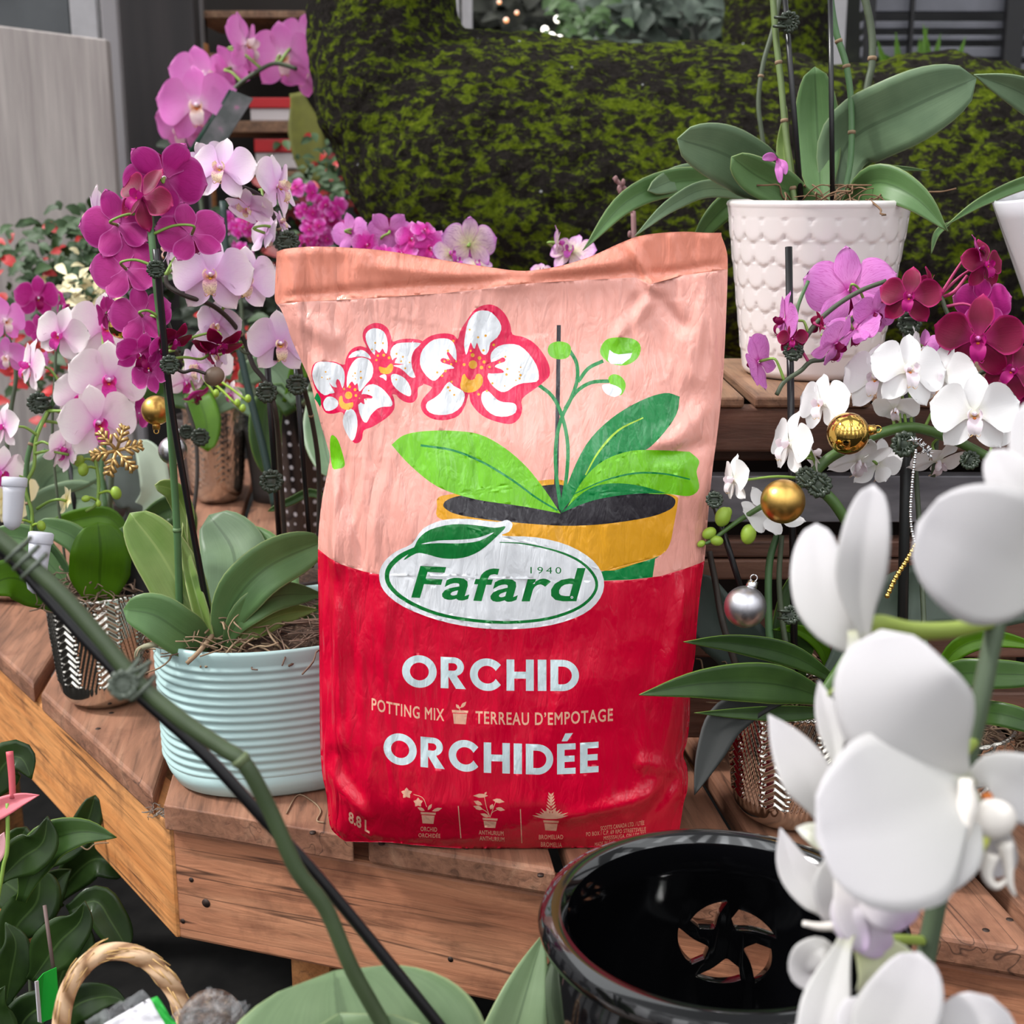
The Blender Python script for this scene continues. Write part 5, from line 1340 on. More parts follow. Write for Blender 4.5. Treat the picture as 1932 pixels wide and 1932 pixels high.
# ---- black dotted vase
vp = Vector((-0.285, 1.80, 0.0005))
vt = thing('potted_orchid', vp, 'tall black pot with white dots and grey-green leaves behind the black stakes', 'orchid')
mv, nv_ = mat('black_glaze_white_dots', lin((22, 20, 22)), 0.18, coat=.4)
vo = nv_.n('TexVoronoi'); vo.inputs['Scale'].default_value = 1; vo.inputs['Randomness'].default_value = 0.15; nv_.l(nv_.uv((16, 62, 1)), vo.inputs['Vector'])
nv_.col(nv_.mix(nv_.ramp(vo.outputs['Distance'], [(0.16, (1, 1, 1)), (0.22, (0, 0, 0))]), lin((20, 18, 20)), lin((170, 170, 176))))
pot_shell('pot', vp, prof_lin([(0.034, 0), (0.045, 0.15), (0.048, 0.20)], 24), vt, mv, n=64); soil(vt, vp + Vector((0, 0, .19)), .043)
dv = 1.72
for P, wd, m_ in (([(560, 760, dv), (520, 700, dv), (490, 695, dv), (450, 720, dv)], 52, LEAF_G), ([(580, 770, dv), (620, 740, dv - .1), (610, 820, dv - .15), (628, 905, dv - .2)], 80, LEAF_G), ([(550, 780, dv), (520, 740, dv), (500, 800, dv), (510, 900, dv)], 60, LEAF_D), ([(640, 960, 1.4), (590, 930, 1.4), (550, 945, 1.4), (505, 965, 1.4)], 16, LEAF_D), ([(540, 760, dv), (570, 690, dv), (600, 660, dv), (620, 600, dv)], 40, LEAF_B)):
    leaf(vt, P, wd, None, m_)
stem(vt, [(520, 960), (500, 860), (470, 740), (440, 600), (428, 500), (420, 380)], 7.5, M((26, 50, 44), .5, name='dark_green_cane'), d=1.62, name='stake')

# small leaves and pots filling the back left: grey-green leaves plant
gp_ = Vector((-0.50, 1.62, 0.0005))
gt = thing('potted_orchid', gp_, 'broad grey-green leaved orchid between the silver pots on the brown boards', 'orchid')
pot_shell('pot', gp_, prof_lin([(0.034, 0), (0.045, 0.09)], 8), gt, M((70, 60, 58), .6, name='dull_nursery_pot'), n=40); soil(gt, gp_ + Vector((0, 0, .082)), .041)
roots(gt, gp_ + Vector((0, 0, .088)), .05, 80, 21, h=.03)
dg = 1.55
for P, wd, m_ in (([(200, 990, dg), (160, 920, dg), (120, 890, dg), (70, 870, dg)], 80, LEAF_G), ([(240, 1000, dg), (270, 960, dg), (240, 900, dg), (205, 870, dg)], 90, M((76, 84, 78), .5, .1, name='dull_leaf')), ([(250, 970, dg), (290, 930, dg), (285, 870, dg), (262, 830, dg)], 54, M((176, 190, 168), .5, .05, name='pale_leaf')), ([(210, 1000, dg), (170, 960, dg), (150, 1000, dg), (110, 1020, dg)], 60, LEAF_D), ([(255, 990, dg), (330, 960, dg), (345, 1000, dg), (330, 1040, dg)], 56, LEAF_D)):
    leaf(gt, P, wd, None, m_)
stake(gt, (130, 860, 1.5), (147, 1000, 1.5), 5); stake(gt, (215, 800, 1.5), (205, 1010, 1.5), 5, m=STEM_O, name='stem')
stem(gt, [(200, 960), (192, 880), (205, 800), (210, 740)], 4, STEM_G, d=1.48)

# ---- hot pink moth orchid at the top, beyond the pots
hp = at(400, 620, 2.1); hp.z = 0.0005
ht = thing('potted_orchid', Vector((hp.x, 2.05, .0005)), 'tall bright pink moth orchid arching beside the neck of the moss animal', 'orchid')
pot_shell('pot', Vector((hp.x, 2.05, .0005)), prof_lin([(0.04, 0), (0.055, 0.12)], 8), ht, M((60, 50, 48), .6, name='dark_plastic_pot'), n=40)
H1 = stem(ht, [(400, 800), (395, 600), (385, 430), (372, 300), (400, 230), (440, 170), (487, 134), (520, 120), (560, 130)], 4.5, STEM_O, d=2.08)
stake(ht, (436, 172, 2.05), (362, 290, 2.05), 8, m=M((20, 60, 44), .4, name='green_tag_stake'))
flowers(ht, 'hotpink', [(372, 200, 148, -8, 4, -6, -.04), (385, 148, 130, 20, 20, 0, 0), (345, 240, 118, -30, -20, 0, 0), (462, 85, 130, 66, 10, 20), (436, 128, 90, 150, 10, 20, .03), (534, 108, 128, 4, 0, 0, .10), (572, 78, 104, 20, 10, 10, .16), (572, 140, 90, 10, 0, 30, .16), (404, 145, 70, 100, 0, 0, .03)], 2.08, H1)
ct = MB(); a, b2, c2, e2 = at(438, 170, 2.0), at(478, 186, 2.0), at(415, 285, 2.0), at(375, 270, 2.0)
cdm, cdn = mat('dark_picture_card', lin((40, 40, 40)), 0.3)
cdn.col(cdn.ramp(cdn.noise(cdn.obj(), 30, 4), [(0.4, lin((30, 34, 32))), (0.6, lin((76, 70, 74))), (0.75, lin((170, 70, 130)))]))
mk('plant_tag', [a, b2, c2, e2], [(0, 1, 2, 3)], cdm, ht, smooth=False, solid=0.001)
# ============================================================ right side
# ---- embossed silver pot with the arching white orchid
RP = Vector((0.212, 0.935, 0.0005))
r1 = thing('potted_orchid', RP, 'arching white orchid hung with ornaments in the silver pot right of the bag', 'orchid')
silver_pot(r1, RP, r=.0485, h=.098)
soil(r1, RP + Vector((0, 0, 0.088)), 0.043); roots(r1, RP + Vector((0, 0, .092)), .05, 110, 31, h=.03, m=M((124, 100, 78), .9, .25, name='brown_root_fibre'))
dr = 0.95
for P, wd, m_, k in (
    ([(1590, 1330, .95), (1470, 1292, .92), (1330, 1290, .89), (1206, 1311, .87)], 78, LEAF_D, dict(kind='point', fold=.2)),
    ([(1600, 1300, .96), (1500, 1240, .95), (1390, 1215, .93), (1290, 1211, .91)], 46, LEAF_D, dict(kind='point', fold=.2)),
    ([(1600, 1340, .96), (1510, 1346, .94), (1410, 1346, .92), (1310, 1345, .91)], 30, LEAF_D, dict(kind='point', fold=.2)),
    ([(1570, 1290, .98), (1550, 1220, .98), (1505, 1188, .97), (1458, 1188, .96)], 28, LEAF_B, dict(kind='point', fold=.3)),
    ([(1480, 1320, 1.0), (1400, 1220, 1.0), (1340, 1160, 1.0), (1310, 1080, 1.0)], 110, M((52, 66, 58), .5, .15, name='dark_grey_green_leaf'), dict(fold=.15)),  # broad dark grey-green leaf at the back
    ([(1480, 1320, .93), (1380, 1350, .92), (1340, 1420, .91), (1310, 1500, .90)], 70, M((14, 17, 14), .6, .15, name='shade_dark_leaf'), dict(kind='point', fold=.15)),  # near-black: the deep shade here is put into the leaf colour
    ([(1500, 1290, .99), (1500, 1200, .985), (1520, 1120, .985), (1560, 1060, .98)], 90, LEAF_D, dict(fold=.15)),
    ([(1560, 1300, .97), (1650, 1180, .975), (1760, 1120, .975), (1960, 1150, .97)], 120, M((58, 72, 58), .5, .15, name='dull_green_leaf'), dict(fold=.15))):
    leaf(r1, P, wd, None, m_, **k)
R1 = stem(r1, [(1540, 1330, .94), (1620, 1200, .94), (1640, 1100, .94), (1610, 1010, .935), (1575, 950, .93), (1535, 905, .93), (1560, 868, .93), (1610, 840, .93), (1660, 818, .93), (1720, 806, .93), (1790, 826, .93), (1850, 855, .925), (1900, 885, .92), (1960, 930, .91)], 12, M((74, 104, 48), .45, .12, name='thick_green_stem'), r2=9)
stem(r1, [(1535, 905), (1490, 925), (1430, 960), (1390, 985), (1345, 1018), (1330, 1026)], 7, M((74, 104, 48), .45, .12, name='thick_green_stem'), d=.925, r2=3)
R2 = stem(r1, [(1480, 1300), (1455, 1220), (1450, 1150), (1452, 1060), (1470, 1000)], 8, STEM_G, d=.965)
stem(r1, [(1500, 1290), (1480, 1200), (1470, 1100), (1475, 1010)], 6, STEM_O, d=.96)
stem(r1, [(1400, 1290), (1365, 1180), (1350, 1100), (1338, 1040)], 7, STEM_D, d=.97)
stake(r1, (1488, 466, .955), (1500, 1330, .965), 7); stake(r1, (1340, 925, .93), (1420, 1180, .94), 6)
stake(r1, (1714, 590, .965), (1702, 1230, .965), 10, m=M((32, 34, 34), .45, name='dull_black_stake'))
for x, y, s, ax in ((1497, 662, 19, (0, 0, 1)), (1706, 838, 24, (1, 0, 0)), (1545, 915, 24, (1, 0, 1)), (1348, 943, 16, (0, 0, 1)), (1480, 1160, 18, (0, 0, 1)), (1716, 610, 22, (0, 0, 1)), (1830, 868, 18, (1, 0, -.4)), (1521, 900, 20, (1, 0, 1))):
    clip(r1, x, y, .905 if y > 800 else .94, s, axis=ax, side=12 if y in (1160,) else 0)
flowers(r1, 'white', [(1552, 762, 118, -40, 8, -6, 0), (1490, 838, 128, -56, 6, 6, -.01), (1386, 905, 100, -62, 0, 0, -.02), (1458, 968, 128, -150, -40, 20, .01), (1655, 715, 138, -20, 10, 0, .01), (1712, 700, 150, 24, 16, 6, -.01), (1775, 712, 138, -30, 4, 10, 0), (1838, 782, 158, 4, 0, 0, -.03), (1620, 868, 128, 30, -60, 0, .02),
                       (1655, 876, 110, 150, -30, 0, .03), (1770, 868, 120, 40, -60, 0, .02), (1905, 800, 110, 60, 10, 0, 0), (1735, 660, 90, 80, 10, 0, .01), (1530, 858, 100, 100, 20, 0, .01), (1690, 770, 90, -10, -50, 0, .0)], .925, R1)
for x, y, w_, a in ((1364, 975, 30, 20), (1338, 1006, 22, 60), (1352, 1020, 20, 100), (1323, 1026, 13, 60), (1412, 1008, 30, 10), (1372, 968, 18, 20)): bud(r1, x, y, w_, .925, ang=a)

# ---- second silver pot on the right, crimson and lilac orchid
QP = Vector((0.300, 0.858, 0.0005))
r2 = thing('potted_orchid', QP, 'crimson and veined lilac orchid in the silver pot behind the big white blooms', 'orchid')
silver_pot(r2, QP, r=.0465, h=.11, n=160, rows=60); soil(r2, QP + Vector((0, 0, .1)), .042); roots(r2, QP + Vector((.01, -.01, .104)), .045, 90, 41, h=.02, m=M((120, 96, 76), .9, .25, name='brown_fibre_mat'))
for P, wd, m_, k in (
    ([(1770, 1330, .90), (1800, 1275, .88), (1880, 1272, .86), (1980, 1275, .85)], 56, LEAF_D, dict(fold=.1)),
    ([(1760, 1300, .94), (1800, 1230, .93), (1870, 1205, .92), (1980, 1225, .9)], 38, LEAF_B, dict(kind='point', fold=.3)),
    ([(1790, 1360, .90), (1840, 1345, .88), (1900, 1350, .86), (1990, 1380, .85)], 46, LEAF_D, dict(fold=.1)),
    ([(1700, 1330, .92), (1690, 1270, .92), (1650, 1240, .92), (1600, 1240, .92)], 40, LEAF_D, dict(kind='point', fold=.2))):
    leaf(r2, P, wd, None, m_, **k)
Z1 = stem(r2, [(1760, 1330, .90), (1745, 1200, .94), (1735, 1000, .97), (1722, 800, .98), (1714, 650, .97), (1690, 575, .965), (1648, 572, .96), (1610, 600, .95), (1585, 640, .945), (1560, 675, .94), (1530, 682, .94), (1510, 700, .94), (1480, 720, .94), (1465, 745, .94)], 5, STEM_O, nodes=(.4, .55))
Z2 = stem(r2, [(1512, 650), (1540, 610), (1580, 575), (1625, 548), (1672, 530)], 5, STEM_O, d=.945)
stem(r2, [(1500, 625), (1505, 580), (1525, 530)], 4, STEM_G, d=.95)
Z3 = stem(r2, [(1714, 640, .97), (1740, 560, .97), (1770, 555, .96), (1785, 585, .95), (1800, 625, .94)], 4.5, STEM_O)
stem(r2, [(1775, 562, .96), (1800, 550, .95), (1825, 520, .95)], 3.5, M((180, 60, 110), .5, name='pink_flower_stalk'))
Z4 = stem(r2, [(1760, 900, .95), (1780, 760, .95), (1830, 715, .94), (1890, 690, .93), (1930, 690, .93)], 4.5, STEM_O)
flowers(r2, 'lilac', [(1604, 548, 168, 184, -14, 4, .02), (1482, 605, 110, -74, 0, 10, 0), (1650, 592, 96, 30, -20, 0, 0), (1575, 648, 118, 60, -30, 20, -.02), (1610, 622, 110, 150, -40, 10, .0), (1432, 682, 112, -120, -10, 40, 0), (1742, 655, 70, 150, -20, 0, .02)], .945, Z1 + Z2)
flowers(r2, 'crimson', [(1716, 560, 118, -4, 6, 6, -.03), (1752, 545, 84, 70, 0, 0, 0), (1858, 500, 100, 40, 10, 0, 0), (1845, 640, 168, 2, 0, 0, -.03), (1912, 700, 120, -10, 10, 30, -.03), (1855, 575, 110, 160, 10, 0, .01, 'magenta'), (1800, 665, 80, 150, -20, 0, .01, 'magenta'), (1925, 745, 70, 20, -40, 0, .0, 'magenta'), (1495, 640, 60, 0, 0, 0, -.01), (1545, 610, 46, 120, 0, 0, 0), (1846, 470, 60, 90, 20, 0, .0, 'magenta')], .945, Z1 + Z3 + Z4, M((180, 60, 110), .5, name='pink_stalk'))

# ---- Christmas ornaments and chain
def ball(px, py, r, d, m, label, cap=None, facets=None, hook=True):
    c = at(px, py, d); R = mm(r, d); t = thing('christmas_ball', c, label, 'ornament')
    b = MB(); b.ball(c, R, 48, 24) if not facets else b.ball(c, R, 20, 12)
    b.build('ball', m, t, smooth=not facets)
    if cap:
        ax = (RGT * cap[0] + UPV * cap[1]).normalized(); b = MB(); b.tube([c + ax * R * .96, c + ax * R * 1.02, c + ax * R * 1.3], [R * .27, R * .27, R * .24], 18)
        b.build('cap', m if len(cap) < 3 else cap[2], t)
        cc = c + ax * R * 1.42; o2 = ax.cross(FWD).normalized(); b = MB(); b.tube([cc + (ax * math.cos(a) + o2 * math.sin(a)) * R * .16 for a in np.linspace(0, 6.283, 14)], R * .035, 6); b.build('loop', m if len(cap) < 3 else cap[2], t)
    return t
def metal(name, c, r_): return mat(name, lin(c), r_, 1.0)[0]
GOLD = metal('shiny_gold', (226, 184, 96), 0.05); MGOLD = metal('matte_gold', (214, 170, 92), 0.34); MSIL = metal('matte_silver', (196, 194, 200), 0.34); SILC = metal('chrome_cap', (214, 214, 216), 0.1)
ball(1600, 818, 40, .905, GOLD, 'shiny gold christmas ball resting on the white orchid stem', cap=(1, .15))
ball(1477, 946, 42, .885, MGOLD, 'matte gold christmas ball below the shiny one, against a white bloom')
ball(1406, 1145, 40, .90, MSIL, 'matte silver christmas ball with chrome cap hanging right of the bag', cap=(.3, 1, SILC))
ball(295, 774, 28, 1.07, MGOLD, 'matte gold christmas ball behind the magenta orchid stem', cap=(0, -1))
ball(326, 850, 27, 1.12, metal('satin_silver', (206, 206, 208), .3), 'satin silver christmas ball half hidden by the magenta orchid stem', cap=(.2, 1, SILC))
ball(228, 615, 24, 1.1, GOLD, 'small faceted gold mirror ball among the blush flowers', facets=1)
ball(400, 675, 22, 1.2, metal('pale_gold', (214, 190, 140), .15), 'pale gold mirror ball behind the dark red petals', facets=1)
ball(118, 762, 20, 1.25, MSIL, 'silver ball peeping out beside the clip of the blush orchid', cap=(.3, 1, SILC))
# glitter snowflake
sc_ = at(220, 850, 1.1); sf = MB(); RR = mm(50, 1.1)
for k in range(6):
    a = math.radians(60 * k + 12); e_ = RGT * math.cos(a) + UPV * math.sin(a); n_ = RGT * -math.sin(a) + UPV * math.cos(a)
    sf.tube([sc_, sc_ + e_ * RR], RR * .07, 6)
    for q in (.35, .6, .82):
        for s in (1, -1): sf.tube([sc_ + e_ * RR * q, sc_ + e_ * RR * (q + .26 * (1.1 - q * .5)) + n_ * s * RR * .30 * (1.1 - q * .6)], RR * .075, 5)
gm, gn = mat('gold_glitter', lin((190, 154, 96)), .35, .6); vz = gn.n('TexVoronoi'); vz.inputs['Scale'].default_value = 900; gn.l(gn.obj(), vz.inputs['Vector']); gn.bump(vz.outputs['Color'], 1.0, .002); 
tag(sf.build('snowflake_ornament', gm, None), 'gold glitter snowflake ornament hanging below the blush flowers', 'ornament')
def chain(P, d, r_, m, name, label):
    Q = resample(spline(pts3(P, d), 8), int(sum((Vector(P[i + 1]) - Vector(P[i])).length for i in range(len(P) - 1)) / 4.5))
    b = MB()
    for i, p in enumerate(Q): b.ball(p, mm(r_, d) * (1.15 if i % 2 else .85), 8, 5)
    tag(b.build(name, m, None), label, 'chain')
chain([(1728, 850), (1722, 900), (1718, 960), (1720, 1000), (1727, 1026)], .885, 3.2, SILC, 'bead_chain', 'thin silver chain hanging from the clip of the white orchid')
chain([(1727, 1028), (1712, 1055), (1690, 1090), (1674, 1124)], .885, 4.6, metal('gold_chain_metal', (206, 176, 96), .25), 'tinsel_chain', 'short gold bead chain continuing below the silver one')
b = MB(); rg_ = random.Random(3)
for k in range(40):
    p = at(1722 + k * .9, 828 + k * .8, .89); dr_ = Vector((rg_.uniform(-1, 1), rg_.uniform(-1, 1), rg_.uniform(-1, 1))).normalized(); b.tube([p, p + dr_ * .004], .0004, 4)
tag(b.build('tinsel_strand', SILC, None), 'wisp of silver tinsel beside the clip on the white orchid stem', 'tinsel')

# ============================================================ black glazed orchid pot in front
bc = at(1364, 1719, .70); BR = mm(349, .70)
bp = thing('orchid_pot', (bc.x, bc.y, bc.z - .165), 'large glossy black ceramic orchid pot with swirl cut-outs, in front of the bag', 'pot')
R_ = BR
op = [(0.060, 0.0), (0.070, 0.004), (0.084, 0.03), (0.094, 0.07), (0.0965, 0.10), (0.094, 0.128), (0.089, 0.141), (0.086, 0.147), (0.0862, 0.150), (R_ - .004, 0.1515), (R_ - .0005, 0.155), (R_, 0.159), (R_ - .002, 0.1635), (R_ - .007, 0.1655), (R_ - .012, 0.1645), (R_ - .0155, 0.161)]
op = [(float(a), float(z)) for a, z in op]
ip = [(0.0805, 0.150), (0.083, 0.140), (0.0875, 0.125), (0.0905, 0.10), (0.088, 0.07), (0.078, 0.03), (0.062, 0.008)]
bq = MB(); base_ = Vector((bc.x, bc.y, bc.z - .165))
bq.lathe(base_, [(0.0008, 0)] + op + ip + [(0.0008, 0.007)], 160)
tmp = bq.build('shell', BLKG, bp)
cut_ = MB()
def cutter(cx, cy, pts_, y0=.04, y1=.13):
    n = len(pts_); v = [Vector((p[0], y, p[1])) for y in (y0, y1) for p in pts_]
    v = [Vector((bc.x, bc.y, base_.z)) + x for x in v]
    cut_.add(v, [tuple(range(n)), tuple(range(2 * n - 1, n - 1, -1))] + [(k, k + n, (k + 1) % n + n, (k + 1) % n) for k in range(n)])
hx, hz = 0.018, 0.092
for k in range(5):
    a0 = math.radians(90 + 72 * k); pts_ = []
    for t in np.linspace(0, 1, 12): a = a0 + t * 1.0; rr = .0285 - .004 * t; pts_.append((hx + math.cos(a) * rr * 1.05, hz + math.sin(a) * rr))
    for t in np.linspace(1, 0, 12): a = a0 + t * 1.0 + .1; rr = .0235 - .013 * math.sin(t * 2.6); pts_.append((hx + math.cos(a) * rr * 1.05, hz + math.sin(a) * rr))
    cutter(hx, hz, pts_)
co = mk('cutter', cut_.v, cut_.f, BLKG, bp, smooth=False)
mdf = tmp.modifiers.new('b', 'BOOLEAN'); mdf.object = co; mdf.operation = 'DIFFERENCE'; mdf.solver = 'EXACT'
bpy.context.view_layer.update()
dg_ = bpy.context.evaluated_depsgraph_get(); me_ = bpy.data.meshes.new_from_object(tmp.evaluated_get(dg_))
tmp.modifiers.clear(); tmp.data = me_; bpy.data.objects.remove(co)
bv_ = tmp.modifiers.new('bevel', 'BEVEL'); bv_.width = .0012; bv_.segments = 2; bv_.limit_method = 'ANGLE'
for p_ in tmp.data.polygons: p_.use_smooth = True
bx('display_stand', (bc.x - .16, bc.y - .12, base_.z - .03), (bc.x + .16, bc.y + .115, base_.z - .0005), W_old, None); tag(bpy.data.objects['display_stand'], 'low wooden stand under the black ceramic pot', 'stand')
bx('display_stand_leg', (bc.x - .05, bc.y - .05, -.62), (bc.x + .05, bc.y + .05, base_.z - .03), W_old, None); o = bpy.data.objects['display_stand_leg']; o.name = 'leg'; w0 = o.location.copy(); o.parent = bpy.data.objects['display_stand']; o.location = w0 - bpy.data.objects['display_stand'].location

# ============================================================ foreground orchid at the left bottom
fg = thing('potted_orchid', at(640, 2300, .60), 'foreground orchid with a thick diagonal stem, black stake and big pale green leaves', 'orchid')
FGS = stem(fg, [(-40, 985, .55), (20, 1035, .55), (110, 1115, .55), (190, 1205, .55), (262, 1290, .55), (345, 1360, .55), (415, 1408, .55), (462, 1442, .55), (510, 1530, .555), (560, 1640, .56), (615, 1715, .565), (665, 1830, .57), (735, 1960, .58), (760, 2060, .59), (700, 2240, .6)], 16, M((66, 80, 52), .45, .14, name='dark_olive_stem'), r2=16, nodes=(0.5,), node_mat=M((96, 108, 74), .6, .1, name='stem_joint_olive'))
MB().tube([at(598, 1700, .562), at(616, 1722, .564), at(634, 1716, .566)], .0008, 6).build('node', NODE, fg)
stem(fg, [(0, 1032, .565), (40, 1072, .565), (150, 1195, .565), (262, 1310, .565), (395, 1432, .567), (500, 1548, .572), (615, 1672, .58), (872, 1990, .6), (980, 2150, .62)], 12, STAKE, name='stake', r2=12)
axd = (at(300, 1320, .55) - at(200, 1215, .55)).normalized()
for x, y, s_z in ((50, 1052, 34), (255, 1282, 30)):
    b = MB(); c = at(x, y, .553); xa = axd.cross(FWD).normalized()
    for k in range(3):
        o_ = axd * mm(22, .55) * (k - 1); P = []
        for q in range(21):
            a = 2 * math.pi * q / 20; P.append(c + o_ + xa * mm(30, .55) * math.cos(a) - FWD * mm(28, .55) * math.sin(a) + axd * mm(6, .55) * math.sin(a))
        b.tube(P, mm(4.5, .55), 8)
    b.build('clip', CLIPG, fg)
clip(fg, 232, 1292, .54, 28, rings=0, m=CLIPG); 
b = MB(); b.tube(spline([at(240, 1270, .54), at(262, 1262, .542), at(285, 1248, .545)], 4), mm(4.5, .55), 8); b.build('clip_arm', CLIPG, fg)
FLF = leaf_mat('broad_pale_leaf', (98, 122, 84), (120, 142, 104), (150, 168, 120), gloss=.5)
leaf(fg, [(700, 2280, .6), (690, 2140, .60), (660, 1990, .60), (632, 1832, .62)], 520, None, FLF, fold=.1, n=26, m=14)
leaf(fg, [(720, 2300, .59), (700, 2180, .585), (670, 2060, .58), (640, 1912, .585)], 400, (0, -.5, 1), FLF, fold=.5, n=20, m=12)
leaf(fg, [(900, 2250, .68), (935, 2080, .69), (985, 1900, .70), (1026, 1760, .72)], 132, None, FLF, kind='point', fold=.25, n=24)
fp = at(690, 2330, .6)
pot_shell('pot', Vector((fp.x, fp.y, fp.z - .10)), prof_lin([(0.05, 0), (0.065, 0.11)], 8), fg, WHG, n=48)
bx('side_table', (fp.x - .14, fp.y - .08, fp.z - .13), (fp.x + .05, fp.y + .07, fp.z - .1005), W_old, None); tag(bpy.data.objects['side_table'], 'low board carrying the foreground orchid pot', 'table')

# ============================================================ foreground white orchid (large, close)
wf = thing('potted_orchid', at(1800, 2500, .50), 'large white moth orchid blooms nearest the camera', 'orchid')
WPM = petal_mat('large_white_petal', [(0.0, (206, 206, 178)), (0.12, (222, 220, 216)), (1.0, (228, 224, 227))], 0.0, None, tr=.35)
WPK = petal_mat('white_lilac_petal', [(0.0, (236, 232, 226)), (0.6, (240, 232, 240)), (1.0, (226, 200, 232))], 0.0, None, tr=.35)
WLM = M((240, 232, 224), .5, name='white_lip'); YG = M((200, 204, 90), .5, name='yellow_green_throat'); WGR = petal_mat('greenish_white_petal', [(0.0, (206, 214, 150)), (0.5, (230, 232, 206)), (1.0, (242, 240, 236))], tr=.35)
def bloom(px, py, d, tepals, extras=()):
    """first tepal mesh is the flower itself; the others are its sub-parts"""
    root = None
    for i, (P, w_, kd, m_, k) in enumerate(tepals):
        Q = pts3(P, d); dd = depth(Q[1]); v, f, uv = leaf_geo(Q, mm(w_, dd), None, n=22, m=12, kind=kd, **k)
        par = wf if root is None else root
        o = mk('flower' if root is None else ('petal' if kd == 'petal' else 'sepal'), v, f, m_, par, uv=uv, solid=.0005)
        if root is None: root = o
    return root
SG = M((84, 98, 76), .5, .1, name='grey_green_stem')
stem(wf, [(1990, 1000, .50), (1935, 1075, .50), (1890, 1150, .50), (1868, 1230, .50), (1848, 1330, .50), (1815, 1480, .505), (1790, 1600, .51), (1768, 1700, .515), (1748, 1800, .52), (1730, 1900, .525), (1740, 2100, .53), (1790, 2500, .52)], 17, SG, r2=20)
YGS = M((150, 168, 74), .5, .08, name='yellow_green_stalk')
stem(wf, [(1872, 1172, .50), (1800, 1188, .485), (1720, 1190, .475), (1660, 1178, .47), (1640, 1190, .47)], 15, YGS, r2=20, name='flower_stalk')
stem(wf, [(1745, 1775, .52), (1700, 1772, .50), (1640, 1770, .49)], 10, YGS, name='flower_stalk')
stem(wf, [(1838, 1400, .50), (1815, 1430, .47), (1812, 1480, .455)], 10, YGS, name='flower_stalk')
# top left bloom, seen from the side
bloom(0, 0, .46, [([(1640, 1235, .46), (1575, 1180, .46), (1545, 1090, .465), (1540, 988, .475)], 112, 'sepal', WPM, dict(fold=.1, droop=.08)),
                  ([(1636, 1225, .455), (1622, 1120, .45), (1632, 1020, .445), (1648, 914, .445)], 96, 'petal', WPM, dict(fold=.25, droop=.1)),
                  ([(1608, 1190, .455), (1622, 1280, .45), (1648, 1380, .45), (1690, 1460, .455)], 112, 'petal', WPM, dict(fold=.1, droop=.1)),
                  ([(1640, 1215, .45), (1662, 1250, .45), (1660, 1330, .45), (1640, 1430, .455)], 96, 'sepal', WPM, dict(fold=.1, droop=.06))])
fl2 = bloom(0, 0, .44, [([(1830, 1490, .44), (1760, 1420, .43), (1690, 1310, .425), (1662, 1188, .43)], 250, 'petal', WPM, dict(fold=.05, droop=.08)),
                  ([(1838, 1485, .435), (1760, 1520, .425), (1650, 1560, .415), (1538, 1580, .41)], 330, 'petal', WPM, dict(fold=.08, droop=.06)),
                  ([(1820, 1480, .445), (1870, 1460, .44), (1930, 1490, .44), (2010, 1520, .44)], 130, 'petal', WPM, dict(fold=.1, droop=.06)),
                  ([(1825, 1500, .44), (1790, 1570, .43), (1740, 1630, .425), (1690, 1700, .425)], 160, 'sepal', WPM, dict(fold=.1, droop=.06)),
                  ([(1832, 1505, .44), (1850, 1560, .445), (1870, 1600, .45), (1900, 1650, .46)], 90, 'sepal', WPM, dict(fold=.2))])
b = MB()
b.tube(spline(pts3([(1822, 1470), (1826, 1520), (1815, 1580), (1806, 1600)], .428), 4), [mm(12, .43), mm(20, .43), mm(12, .43), mm(3, .43)], 12)
b.ball(at(1872, 1545, .435), (mm(46, .43), mm(30, .43), mm(40, .43)), 20, 12)
for q in ([(1895, 1590), (1902, 1630), (1905, 1665), (1915, 1690)], [(1870, 1610), (1862, 1650), (1880, 1672), (1905, 1655)]):
    b.tube(spline(pts3(q, .44), 4), [mm(16, .44), mm(10, .44), mm(7, .44), mm(3, .44)], 10)
mk('lip', b.v, b.f, WLM, fl2)
b = MB(); b.tube(spline(pts3([(1818, 1612), (1842, 1600), (1856, 1580), (1850, 1560)], .435), 4), [mm(4, .43), mm(14, .43), mm(12, .43), mm(4, .43)], 10); mk('throat', b.v, b.f, YG, fl2)
b = MB(); b.ball(at(1862, 1502, .437), (mm(12, .43), mm(8, .43), mm(7, .43)), 12, 8); mk('callus', b.v, b.f, ORG, fl2)
